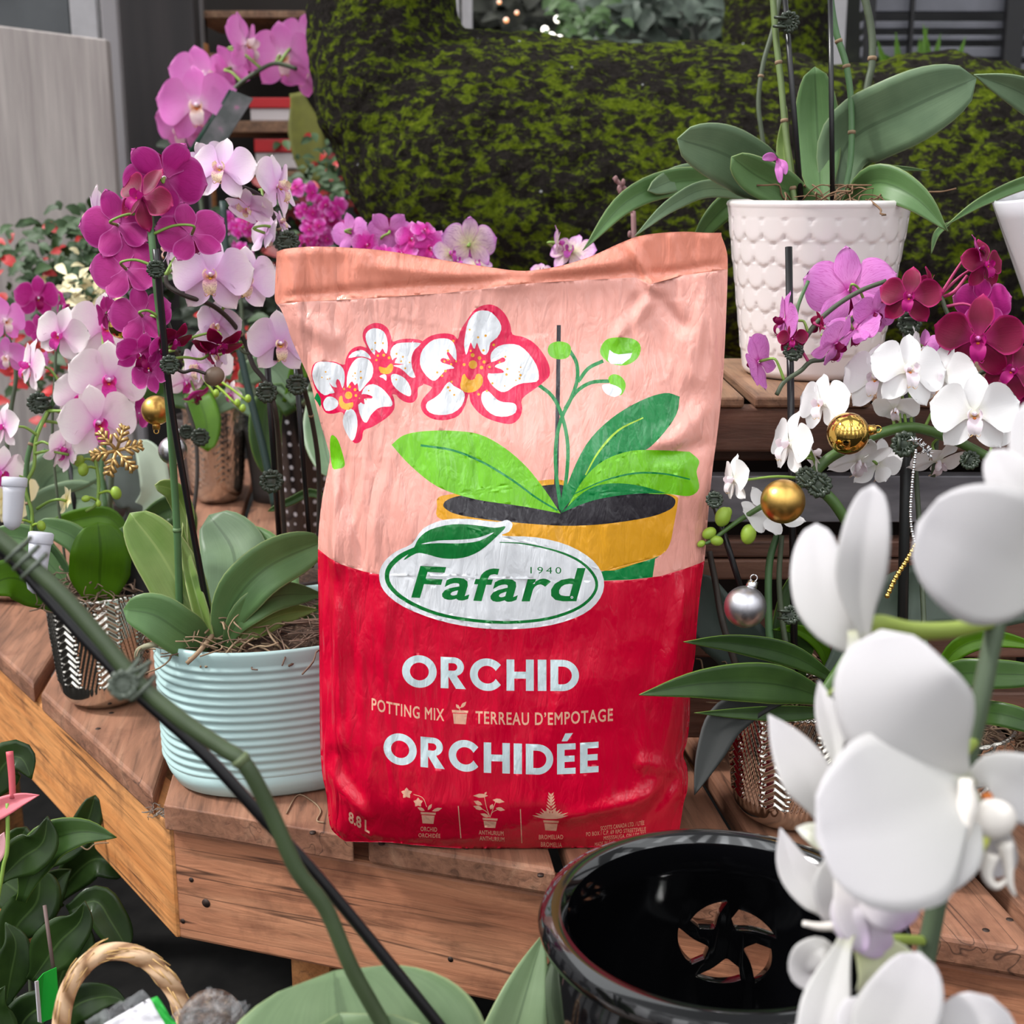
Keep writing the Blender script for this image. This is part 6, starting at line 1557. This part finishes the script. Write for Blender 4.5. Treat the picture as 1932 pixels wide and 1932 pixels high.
# narrow petals to the left
fl3 = bloom(0, 0, .47, [([(1560, 1560, .47), (1530, 1480, .47), (1490, 1410, .475), (1450, 1348, .48)], 96, 'point', WPM, dict(fold=.2)),
                  ([(1575, 1450, .465), (1572, 1390, .47), (1556, 1330, .475), (1545, 1284, .48)], 50, 'point', WPM, dict(fold=.3)),
                  ([(1590, 1530, .47), (1560, 1580, .47), (1530, 1570, .47), (1502, 1562, .475)], 50, 'point', WGR, dict(fold=.2))])
stem(wf, [(1598, 1345), (1590, 1315), (1575, 1300), (1562, 1312)], 3.5, YGS, d=.475, name='flower_stalk')
fl4 = bloom(0, 0, .48, [([(1590, 1760, .48), (1560, 1700, .48), (1500, 1640, .485), (1472, 1562, .49)], 80, 'point', WPM, dict(fold=.2)),
                  ([(1560, 1560, .475), (1590, 1610, .47), (1600, 1680, .47), (1610, 1770, .475)], 130, 'petal', WPM, dict(fold=.1)),
                  ([(1575, 1640, .465), (1600, 1700, .46), (1640, 1760, .46), (1672, 1800, .465)], 86, 'petal', WPK, dict(fold=.2, droop=.06)),
                  ([(1600, 1650, .46), (1650, 1690, .455), (1690, 1720, .455), (1712, 1748, .46)], 92, 'petal', WPK, dict(fold=.2, droop=.06)),
                  ([(1620, 1640, .465), (1600, 1720, .46), (1620, 1780, .46), (1622, 1798, .46)], 66, 'petal', WPK, dict(fold=.2))])
stem(wf, [(1600, 1745), (1550, 1748), (1515, 1742)], 10, WLM, d=.47, name='lip_tip', r2=5)
fl5 = bloom(0, 0, .46, [([(1600, 1760, .46), (1570, 1850, .455), (1545, 1950, .45), (1530, 2060, .45)], 90, 'sepal', WPM, dict(fold=.3, droop=.06)),
                  ([(1590, 1755, .465), (1640, 1790, .465), (1680, 1850, .465), (1690, 1960, .465)], 130, 'petal', WGR, dict(fold=.2)),
                  ([(1585, 1800, .47), (1545, 1790, .47), (1520, 1830, .475), (1545, 1860, .475)], 70, 'petal', WPM, dict(fold=.2)),
                  ([(1660, 2060, .44), (1660, 1980, .435), (1710, 1880, .43), (1735, 1796, .43)], 150, 'petal', WPM, dict(fold=.1, droop=.06)),
                  ([(1600, 2080, .44), (1640, 1980, .44), (1620, 1920, .44), (1640, 1900, .44)], 120, 'petal', WPM, dict(fold=.1, droop=.06)),
                  ([(1800, 2080, .435), (1830, 2000, .43), (1850, 1930, .43), (1870, 1880, .43)], 170, 'petal', WPM, dict(fold=.1, droop=.06))])
# the bloom cut off by the right edge
bloom(0, 0, .44, [([(2010, 1080, .44), (1920, 1070, .43), (1830, 1030, .425), (1730, 988, .425)], 268, 'petal', WPM, dict(fold=.06, droop=.06)),
                  ([(2000, 1060, .44), (1960, 960, .445), (1905, 900, .45), (1870, 850, .455)], 110, 'sepal', WPM, dict(fold=.15, droop=.06)),
                  ([(2000, 1060, .44), (1990, 960, .445), (1960, 860, .45), (1935, 760, .455)], 110, 'petal', WPM, dict(fold=.15, droop=.06))])
wp_ = at(1800, 2560, .5)
pot_shell('pot', Vector((wp_.x, wp_.y, wp_.z - .11)), prof_lin([(0.05, 0), (0.065, 0.12)], 8), wf, WHG, n=48)
bx('side_table', (wp_.x - .1, wp_.y - .08, wp_.z - .14), (wp_.x + .1, wp_.y + .08, wp_.z - .1105), W_old, None); o = bpy.data.objects['side_table.001']; tag(o, 'low board under the large white foreground orchid', 'table')

# ============================================================ flowers peeping over the bag
hb = thing('potted_orchid', Vector((-.09, 1.42, .0005)), 'striped and speckled pink orchids peeping over the top edge of the bag', 'orchid')
pot_shell('pot', Vector((-.09, 1.42, .0005)), prof_lin([(0.035, 0), (0.048, 0.11)], 8), hb, M((64, 56, 52), .6, name='black_nursery_pot'), n=40)
soil(hb, Vector((-.09, 1.42, .10)), .043)
H2 = stem(hb, [(820, 900), (815, 700), (790, 560), (760, 520), (715, 480), (690, 450), (662, 418)], 4.5, M((176, 150, 56), .5, .1, name='yellow_stem'), d=1.38)
H3 = stem(hb, [(830, 900), (850, 700), (870, 560), (880, 480)], 4, STEM_L, d=1.38)
H4 = stem(hb, [(840, 900), (960, 700), (1050, 560), (1060, 490)], 4, STEM_O, d=1.38)
flowers(hb, 'lilac', [(662, 440, 78, 150, -10, 10), (735, 436, 90, 176, 10, 180)], 1.36, H2)
flowers(hb, 'spotted', [(690, 462, 60, 30, 0, 0), (778, 452, 70, -10, 10, 0), (812, 470, 84, 10, 10, 30), (800, 436, 56, 30, 40, 0), (760, 480, 60, -30, 20, 0), (840, 482, 60, 20, 20, 0), (722, 478, 50, 0, 40, 0)], 1.35, H2)
flowers(hb, 'stripe', [(886, 460, 106, 176, 8, 0), (848, 480, 70, 40, 20, 0), (862, 496, 66, 20, 50, 0), (1078, 476, 92, -20, 40, 0), (1052, 458, 66, 84, 0, 10), (900, 500, 60, 10, 50, 0), (1022, 512, 44, 0, 40, 0)], 1.33, H3 + H4)
# dead twig
tw = thing('bare_twig', at(1195, 700, 1.5), 'pinkish bare orchid spike rising behind the right side of the bag top', 'twig')
twm = M((136, 100, 100), .7, .15, name='dry_pink_bark')
MB().tube(spline(pts3([(1200, 820), (1196, 440), (1192, 400), (1188, 368), (1172, 350), (1158, 334)], 1.3), 5), [mm(5, 1.3), mm(5, 1.3), mm(4, 1.3)], 8).build('spike', twm, tw)
for x, y in ((1198, 368), (1168, 356), (1188, 442), (1162, 338), (1176, 344), (1170, 360)):
    MB().ball(at(x, y, 1.295), (mm(4, 1.3), mm(4, 1.3), mm(7, 1.3)), 8, 6).build('node', twm, tw)
# tiny magenta cluster behind left of bag
mc = thing('potted_orchid', Vector((-.36, 2.0, .0005)), 'dense clusters of tiny magenta orchid flowers far behind the left top of the bag', 'orchid')
pot_shell('pot', Vector((-.36, 2.0, .0005)), prof_lin([(0.04, 0), (0.05, 0.11)], 8), mc, M((58, 54, 52), .6, name='far_nursery_pot'), n=32)
M1 = stem(mc, [(560, 940), (600, 700), (606, 500), (610, 400), (600, 366)], 4, STEM_O, d=2.0); M2 = stem(mc, [(540, 900), (470, 700), (452, 520), (446, 430)], 4, STEM_O, d=2.0)
R9 = random.Random(8)
rows = [(600 + R9.gauss(0, 22), 400 + R9.gauss(0, 26), R9.uniform(26, 42), R9.uniform(-60, 60), R9.uniform(-30, 30), R9.uniform(0, 360), R9.uniform(-.03, .03)) for _ in range(26)]
rows += [(450 + R9.gauss(0, 14), 450 + R9.gauss(0, 26), R9.uniform(22, 34), R9.uniform(-60, 60), R9.uniform(-30, 30), R9.uniform(0, 360), R9.uniform(-.03, .03)) for _ in range(14)]
rows += [(600 + R9.gauss(0, 20), 455 + R9.gauss(0, 12), R9.uniform(24, 34), R9.uniform(-60, 60), 0, R9.uniform(0, 360), 0) for _ in range(8)]
flowers(mc, 'spotted', rows, 1.95)

# ============================================================ water tubes / white vials
vm, vn = mat('milky_plastic', lin((226, 226, 234)), .35); vn.p.inputs['Subsurface Weight'].default_value = 0.0
thin(vm, vn, .35)
def vial(x0, y0, x1, y1, w_, d, label):
    a, c = at(x0, y0, d), at(x1, y1, d); t = thing('water_vial', c, label, 'vial'); D = (c - a); R = mm(w_, d) / 2
    MB().tube([a + D * .18, a + D * .3, a + D * .8, a + D * .93, a + D], [R * .95, R * .9, R * .8, R * .62, R * .15], 20).build('tube', vm, t)
    MB().tube([a, a + D * .02, a + D * .17, a + D * .18], [R * .9, R * 1.06, R * 1.06, R], 20).build('cap', vm, t)
vial(78, 1004, 65, 1120, 44, 1.05, 'white plastic flower vial with cap hanging before the silver pot')
vial(28, 900, 22, 1000, 44, 1.15, 'white plastic flower vial behind the blush orchid at the left edge')
vial(1985, 1160, 1985, 1260, 40, .9, 'white plastic flower vial at the right edge') if False else None

# ============================================================ lower left: floor plants, basket, wrapped plants
fp1 = thing('floor_plant', at(60, 2500, 1.0), 'dark leafy foliage plant below the bench at the lower left', 'plant')
fp1.location.z = -.62; ORI[fp1.name] = Vector(fp1.location)
pot_shell('pot', Vector(fp1.location), prof_lin([(0.08, 0), (0.10, 0.18)], 8), fp1, M((60, 52, 48), .6, name='dark_floor_pot'), n=40)
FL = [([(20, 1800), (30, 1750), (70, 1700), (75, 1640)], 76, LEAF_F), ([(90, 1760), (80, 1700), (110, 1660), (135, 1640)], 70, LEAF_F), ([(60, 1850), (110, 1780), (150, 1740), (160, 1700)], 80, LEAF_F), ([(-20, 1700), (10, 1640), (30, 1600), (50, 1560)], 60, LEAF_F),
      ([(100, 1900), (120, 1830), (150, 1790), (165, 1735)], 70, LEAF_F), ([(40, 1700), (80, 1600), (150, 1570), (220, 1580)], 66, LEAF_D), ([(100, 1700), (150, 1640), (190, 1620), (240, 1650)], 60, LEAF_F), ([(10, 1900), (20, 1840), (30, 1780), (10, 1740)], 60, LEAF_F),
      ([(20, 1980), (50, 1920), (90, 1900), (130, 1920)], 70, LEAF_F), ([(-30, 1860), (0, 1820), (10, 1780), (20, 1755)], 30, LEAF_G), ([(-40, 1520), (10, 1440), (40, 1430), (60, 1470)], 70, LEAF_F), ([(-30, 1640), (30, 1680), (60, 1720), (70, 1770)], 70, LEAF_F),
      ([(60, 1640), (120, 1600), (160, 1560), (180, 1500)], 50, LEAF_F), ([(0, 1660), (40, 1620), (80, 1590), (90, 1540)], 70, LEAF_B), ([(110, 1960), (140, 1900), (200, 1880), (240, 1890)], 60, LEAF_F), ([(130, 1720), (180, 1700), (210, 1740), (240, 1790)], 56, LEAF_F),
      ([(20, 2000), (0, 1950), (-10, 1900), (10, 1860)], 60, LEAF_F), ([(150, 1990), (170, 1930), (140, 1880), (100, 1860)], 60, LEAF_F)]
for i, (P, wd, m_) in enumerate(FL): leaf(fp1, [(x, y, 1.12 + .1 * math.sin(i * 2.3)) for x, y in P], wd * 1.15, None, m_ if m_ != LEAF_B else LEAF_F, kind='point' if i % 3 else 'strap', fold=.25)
for P in ([(22, 2400), (30, 1960), (26, 1820), (22, 1760)], [(90, 2400), (80, 1990), (60, 1900), (55, 1780)]): stem(fp1, P, 4, STEM_O, d=1.14)
an_ = thing('anthurium', at(5, 2400, 1.0), 'pink anthurium bloom on a green stalk at the left edge below the bench', 'flower')
an_.location.z = -.62; ORI[an_.name] = Vector(an_.location)
leaf(an_, [(-60, 1560, 1.0), (-10, 1530, 1.0), (35, 1510, 1.0), (74, 1500, 1.0)], 40, None, M((226, 120, 130), .35, .1, name='pink_spathe'), name='spathe', kind='point', fold=.3)
leaf(an_, [(-40, 1650, 1.0), (-20, 1620, 1.0), (-5, 1600, 1.0), (8, 1570, 1.0)], 40, None, M((232, 170, 176), .4, name='pale_spathe'), name='spathe', kind='point')
stem(an_, [(18, 1418), (22, 1460), (24, 1506)], 7, M((206, 90, 100), .5, name='red_spadix'), d=1.0, name='spadix')
stem(an_, [(14, 1515), (14, 1600), (4, 1650), (-10, 1800), (-20, 2400)], 4, STEM_L, d=1.0)
tg = thing('plant_label', at(95, 1860, .95), 'bright green plastic plant label on a brown stick at the lower left', 'label')
GRN = M((30, 170, 56), .4, name='green_plastic'); WPL = M((226, 222, 228), .45, name='white_plastic')
A_g = [at(70, 1850, .93), at(82, 1836, .94), at(106, 1825, .95), at(110, 1880, .95), at(107, 1918, .95), at(76, 1930, .94)]
mk('card', A_g, [(0, 1, 2, 3, 4, 5)], GRN, tg, smooth=False, solid=.0006)
mk('card_edge', [at(66, 1852, .925), at(72, 1850, .93), at(78, 1930, .94), at(72, 1928, .935)], [(0, 1, 2, 3)], WPL, tg, smooth=False, solid=.0008)
stake(tg, (84, 1708, .96), (101, 1830, .955), 3.6, m=M((104, 84, 80), .7, name='brown_stick'), name='stick')
# basket with wrapped handle
bk = thing('wicker_basket', at(230, 2250, .74), 'straw basket with a braided arched handle at the bottom left', 'basket')
mw, nw = mat('braided_straw', lin((196, 160, 126)), .75)
wv = nw.n('TexWave'); wv.wave_type = 'BANDS'; wv.bands_direction = 'DIAGONAL'; wv.inputs['Scale'].default_value = 1.0; wv.inputs['Distortion'].default_value = 1.6; wv.inputs['Detail'].default_value = 2
nw.l(nw.uv((1.0, 34, 1)), wv.inputs['Vector'])
nw.col(nw.ramp(wv.outputs['Fac'], [(0.0, lin((140, 104, 72))), (0.3, lin((196, 158, 122))), (1.0, lin((214, 180, 146)))])); nw.bump(wv.outputs['Fac'], .6, .003); nw.bump(nw.noise(nw.obj((1, 1, 1)), 260, 3), .3, .001)
HQ = spline(pts3([(100, 2300), (112, 1990), (122, 1890), (148, 1835), (185, 1802), (230, 1795), (278, 1812), (315, 1850), (338, 1890), (352, 1960), (370, 2300)], .74), 8)
MB().tube(HQ, mm(17, .74), 14).build('handle', mw, bk)
b = MB(); rs = random.Random(5)
for i in range(110):
    k = rs.randint(4, len(HQ) - 5); p = HQ[k]; o_ = Vector((rs.gauss(0, 1), rs.gauss(0, 1) - .6, rs.gauss(0, 1))).normalized() * mm(17, .74); T = (HQ[k + 1] - HQ[k]).normalized(); b.tube([p + o_, p + o_ * 1.15 + T * .006, p + o_ * 1.05 + T * .011], .0003, 4)
o = b.build('loose_straw', M((206, 168, 110), .8, name='straw_fibre'), bk); o['kind'] = 'stuff'
bb = at(235, 2420, .74); MB().lathe(bb, [(0.001, 0), (.055, 0), (.075, .05), (.08, .09), (.076, .09), (.07, .05), (.05, .006), (.001, .006)], 40).build('basket_body', mw, bk)
# clear sleeves with labels
clr, cn = mat('clear_crinkled_film', (0.9, 0.92, 0.94), .06, trans=0.0, alpha=.10); cn.bump(cn.noise(cn.obj(), 60, 4, .6), .8, .01); cn.p.inputs['Coat Weight'].default_value = .3
def crinkle(name, corners, d, parent, m, n=14, amp=.004, seed=0, inset=0):
    a, b_, c, e_ = [at(x, y, dd) for x, y, dd in corners]; v = []; f = []
    for i in range(n + 1):
        for j in range(n + 1):
            p = a.lerp(b_, j / n).lerp(e_.lerp(c, j / n), i / n); v.append(p - FWD * amp * noise.noise((i * .6 + seed, j * .6, seed)) * 2)
    for i in range(n):
        for j in range(n): q = i * (n + 1) + j; f.append((q, q + 1, q + n + 2, q + n + 1))
    return mk(name, v, f, m, parent, solid=.0003)
sl = thing('plastic_sleeve', at(260, 2000, .66), 'clear plastic sleeve with a white price label and green strip at the bottom left', 'sleeve')
crinkle('film', [(160, 1925, .64), (275, 1865, .645), (420, 2080, .64), (140, 2080, .64)], .64, sl, clr, seed=2)
crinkle('label_card', [(196, 1932, .635), (282, 1884, .638), (345, 1975, .632), (190, 2020, .632)], .64, sl, WPL, seed=5, amp=.001)
crinkle('green_strip', [(284, 1884, .634), (296, 1880, .634), (380, 2000, .63), (350, 2000, .63)], .64, sl, GRN, seed=5, amp=.001)
def text_obj(body, p, h, xd, yd, m, parent, name='lettering', bold=0.02, wscale=1.0):
    E = bpy.data.curves.new('t', 'FONT'); E.body = body; E.resolution_u = 3; E.offset = bold; o = bpy.data.objects.new('t', E); COL.objects.link(o); bpy.context.view_layer.update()
    me = o.to_mesh(); V = [(v.co.x, v.co.y) for v in me.vertices]; Fc = [tuple(q.vertices) for q in me.polygons]; o.to_mesh_clear(); bpy.data.objects.remove(o)
    s = h / .729; v = [p + xd * (x * s * wscale) + yd * (y * s) for x, y in V]; return mk(name, v, Fc, m, parent, smooth=False, solid=.0002)
INK = M((16, 16, 18), .5, name='black_ink')
xd = (at(282, 1884, .63) - at(196, 1932, .63)).normalized(); yd = (at(196, 1932, .63) - at(240, 2000, .63)).normalized()
text_obj('1', at(262, 1932, .628), mm(18, .63), xd * -1, yd * -1, INK, sl, bold=.04)
text_obj('A', at(272, 1896, .628), mm(9, .63), xd * 1, yd, INK, sl)
for i in range(4): text_obj('PLANT CARE', at(225 + i * 3, 1925 + i * 10, .629), mm(4, .63), xd, yd, INK, sl, bold=0) if False else None
rb = thing('wrapped_root_ball', at(405, 1990, .68), 'dark potting mix in crinkled clear film beside the foreground leaf', 'package')
b = MB(); b.ball(at(400, 1930, .69), (mm(62, .69), mm(50, .69), mm(66, .69)), 24, 16); o = b.build('root_ball', BARK, rb)
crinkle('film', [(318, 1920, .64), (400, 1858, .65), (470, 1900, .65), (400, 2040, .64)], .64, rb, clr, seed=9, amp=.006)

# ============================================================ far background planting and shelves
RED = M((170, 16, 16), .55, .25, 20, name='poinsettia_red'); DG = M((44, 70, 30), .6, .3, 20, name='far_green_leaf')
def bushy(name, label, cat, cx, cy, w_, h_, d, n, m_, lw, seed, extra=None, thick=.15, flat=0):
    R = random.Random(seed); t = thing(name, at(cx, cy + h_ * .5, d), label, cat)
    for mt, cnt, nm in [(m_, n, 'foliage')] + ([(extra[0], extra[1], extra[2])] if extra else []):
        b = MB()
        for _ in range(cnt):
            x, y = R.gauss(0, .38), R.gauss(0, .38); dd = d + R.uniform(-thick, thick)
            a = R.uniform(0, 6.28) if not flat else R.uniform(-.5, .5) + (0 if R.random() < .5 else 3.14); L = lw * R.uniform(.7, 1.3)
            p0 = at(cx + x * w_, cy + y * h_, dd); p1 = at(cx + x * w_ + math.cos(a) * L, cy + y * h_ + math.sin(a) * L * .6, dd + R.uniform(-.04, .04)); md = p0.lerp(p1, .5) + Vector((0, 0, mm(L * .15, d)))
            v, f, uv = leaf_geo([p0, md, p1], mm(L * .5, d), (R.uniform(-.5, .5), -1, R.uniform(.2, 1.2)), 'point', .2, 6, 3); b.add(v, f, uv)
        o = b.build(nm, mt, t); o['kind'] = 'stuff'
    return t
bushy('poinsettia', 'green potted shrub with a few red bracts before the grey panel at the left', 'plant', 120, 490, 190, 120, 2.35, 240, DG, 34, 1, (RED, 16, 'bracts'), thick=.12)
bushy('poinsettia', 'blurred red poinsettia behind the dark cane left of the bag', 'plant', 460, 680, 130, 110, 2.25, 50, DG, 34, 2, (RED, 60, 'bracts'))
bushy('poinsettia', 'blurred red poinsettia behind the left edge blooms', 'plant', 90, 690, 150, 120, 2.3, 50, DG, 34, 3, (RED, 60, 'bracts'))
bushy('poinsettia', 'dark red poinsettias beyond the tiny magenta clusters', 'plant', 560, 390, 200, 130, 2.9, 90, DG, 34, 4, (M((120, 14, 16), .6, .3, name='deep_red_bract'), 80, 'bracts'))
bushy('poinsettia', 'dark green shrub filling the gap behind the silver pots', 'plant', 420, 560, 260, 240, 2.7, 200, M((30, 44, 24), .6, .3, name='dark_shrub_green'), 40, 5)  # plain dark green leaf colour
bushy('hanging_fern', 'dim grey-green foliage hanging behind the back of the moss animal', 'plant', 1250, 0, 260, 140, 3.6, 160, M((70, 82, 70), .6, .3, name='dusty_green'), 60, 6)
bushy('hanging_fern', 'mossy green foliage hanging beside the dusty one above the moss animal', 'plant', 1090, 20, 90, 120, 3.4, 90, M((56, 84, 34), .6, .3, name='soft_green'), 34, 7)
bushy('hedge', 'dark hedge far behind the moss animal', 'hedge', 960, 30, 420, 300, 4.6, 300, M((34, 36, 24), .7, .3, name='dark_hedge_leaf'), 60, 8)
bushy('cyclamen', 'cream white flowers at the left under the red-flecked shrub', 'plant', 172, 560, 90, 90, 1.9, 60, M((226, 214, 170), .5, .1, name='cream_bloom'), 34, 9, (DG, 20, 'leaves'), thick=.05)
bushy('poinsettia', 'small green shrub with red tips under the hanging olive stocking', 'plant', 620, 330, 110, 90, 2.6, 80, DG, 26, 10, (RED, 12, 'bracts'))
gr = thing('ornamental_grass', at(1720, 160, 2.9), 'tuft of bright green grass blades behind the hump of the moss animal', 'grass')
for i, (x0, x1, y1) in enumerate(((1680, 1655, 75), (1700, 1690, 60), (1720, 1750, 50), (1735, 1735, 70), (1750, 1775, 62), (1765, 1742, 45), (1790, 1822, 68), (1700, 1665, 100), (1780, 1800, 90))):
    leaf(gr, [(x0, 190, 2.9), ((x0 + x1) / 2, 120, 2.9), (x1, y1, 2.9)], 15, None, LEAF_B, name='blade', kind='point')
q_ = atY(1735, 190, 2.81); b = MB(); b.tube([Vector((q_.x, 2.9, -.62)), Vector((q_.x, 2.9, q_.z - .02))], [.10, .13], 24); b.build('planter', M((50, 48, 46), .6, name='dark_planter'), gr)
sh = thing('gift_shelf', at(480, 330, 3.0), 'brown wooden shelf with red and white boxes behind the pink orchid', 'shelf')
def slab(x0, y0, x1, y1, Y, m, name, parent, th=.06):
    a = atY(x0, y1, Y); b_ = atY(x1, y0, Y); return bx(name, (a.x, Y, a.z), (b_.x, Y + th, b_.z), m, parent)
for y0, y1 in ((100, 122), (228, 250), (322, 340), (20, 34)): slab(358, y0, 575, y1, 2.98, W_old, 'shelf_board', sh, .3)
slab(362, 80, 386, 560, 2.96, W_leg, 'upright', sh, .04); slab(358, -300, 600, 620, 3.32, M((30, 24, 20), .8, name='dark_shelf_back'), 'back_panel', sh, .02)
RW = M((190, 30, 36), .4, name='red_carton'); WW = M((206, 196, 196), .5, name='white_carton')
for i, (x0, y0, x1, y1) in enumerate(((470, 184, 562, 228), (480, 262, 568, 318))):
    g = thing('gift_box', atY((x0 + x1) / 2, y1, 2.98), ('upper', 'lower')[i] + ' red and white box on the brown shelf behind the pink orchid', 'box')
    slab(x0, y0, x1, y0 + (y1 - y0) * .45, 2.99, RW, 'lid', g, .12); slab(x0 + 3, y0 + (y1 - y0) * .45, x1 - 3, y1, 2.995, WW, 'body', g, .11)
ol = thing('draped_stocking', at(580, 330, 2.75), 'olive felt stocking hanging beside the neck of the moss animal', 'stocking')
leaf(ol, [(560, 175, 2.75), (575, 240, 2.75), (585, 290, 2.75), (598, 345, 2.75)], 66, None, M((92, 92, 26), .8, .15, name='olive_felt'), name='cloth', kind='strap', fold=.1)
# fairy lights
em = bpy.data.materials.new('warm_bulb_glow'); em.use_nodes = True; em.node_tree.nodes['Principled BSDF'].inputs['Emission Color'].default_value = (1, .93, .8, 1); em.node_tree.nodes['Principled BSDF'].inputs['Emission Strength'].default_value = 2.5
eo = bpy.data.materials.new('orange_bulb_glow'); eo.use_nodes = True; eo.node_tree.nodes['Principled BSDF'].inputs['Emission Color'].default_value = (1, .35, .08, 1); eo.node_tree.nodes['Principled BSDF'].inputs['Emission Strength'].default_value = 1.2
for x, y, r_, m_, lb_ in ((1052, 36, 7, em, 'round white fairy light glowing above the bright cluster in the hedge'), (1028, 56, 7, em, 'leftmost white fairy light of the bright cluster behind the moss back'), (1040, 70, 9, em, 'largest white fairy light in the middle of the bright cluster'), (1056, 72, 6, em, 'rightmost white fairy light of the bright cluster behind the moss back'), (1112, 66, 7, em, 'single white fairy light right of the bright cluster'), (942, 4, 4, eo, 'orange fairy light at the very top of the dark hedge'), (975, 24, 4, eo, 'orange fairy light farthest right in the dark hedge'), (955, 38, 5, eo, 'lowest orange fairy light just above the moss back')):
    o = MB().ball(at(x, y, 3.9), mm(r_, 3.9), 10, 6).build('fairy_light', m_, None); tag(o, lb_, 'light', 'white fairy lights in the hedge' if m_ is em else 'orange fairy lights in the hedge')
# loose root fibres on the deck
for P, nm_ in (([(540, 1535), (562, 1500), (590, 1512), (605, 1530), (598, 1548), (612, 1552)], 'pale curly fibre lying on the boards between the planter and the bag'), ([(152, 1596), (165, 1603), (180, 1592), (205, 1590)], 'pale fibre stuck on the orange side board')):
    Q = [atZ(x, y, .001) for x, y in P] if P[0][0] > 400 else [at(x, y, 1.165) for x, y in P]
    tag(MB().tube(spline(Q, 5), .0006, 5).build('root_fibre', ROOT, None), nm_, 'fibre')
t_ = thing('fibre_tangle', atZ(310, 1545, .0), 'small tangle of fibres caught in the corner gap between the boards', 'debris')
roots(t_, atZ(306, 1535, -.014), .010, 40, 77, r=.0003, h=.010, m=M((130, 120, 110), .9, name='grey_fibre'))
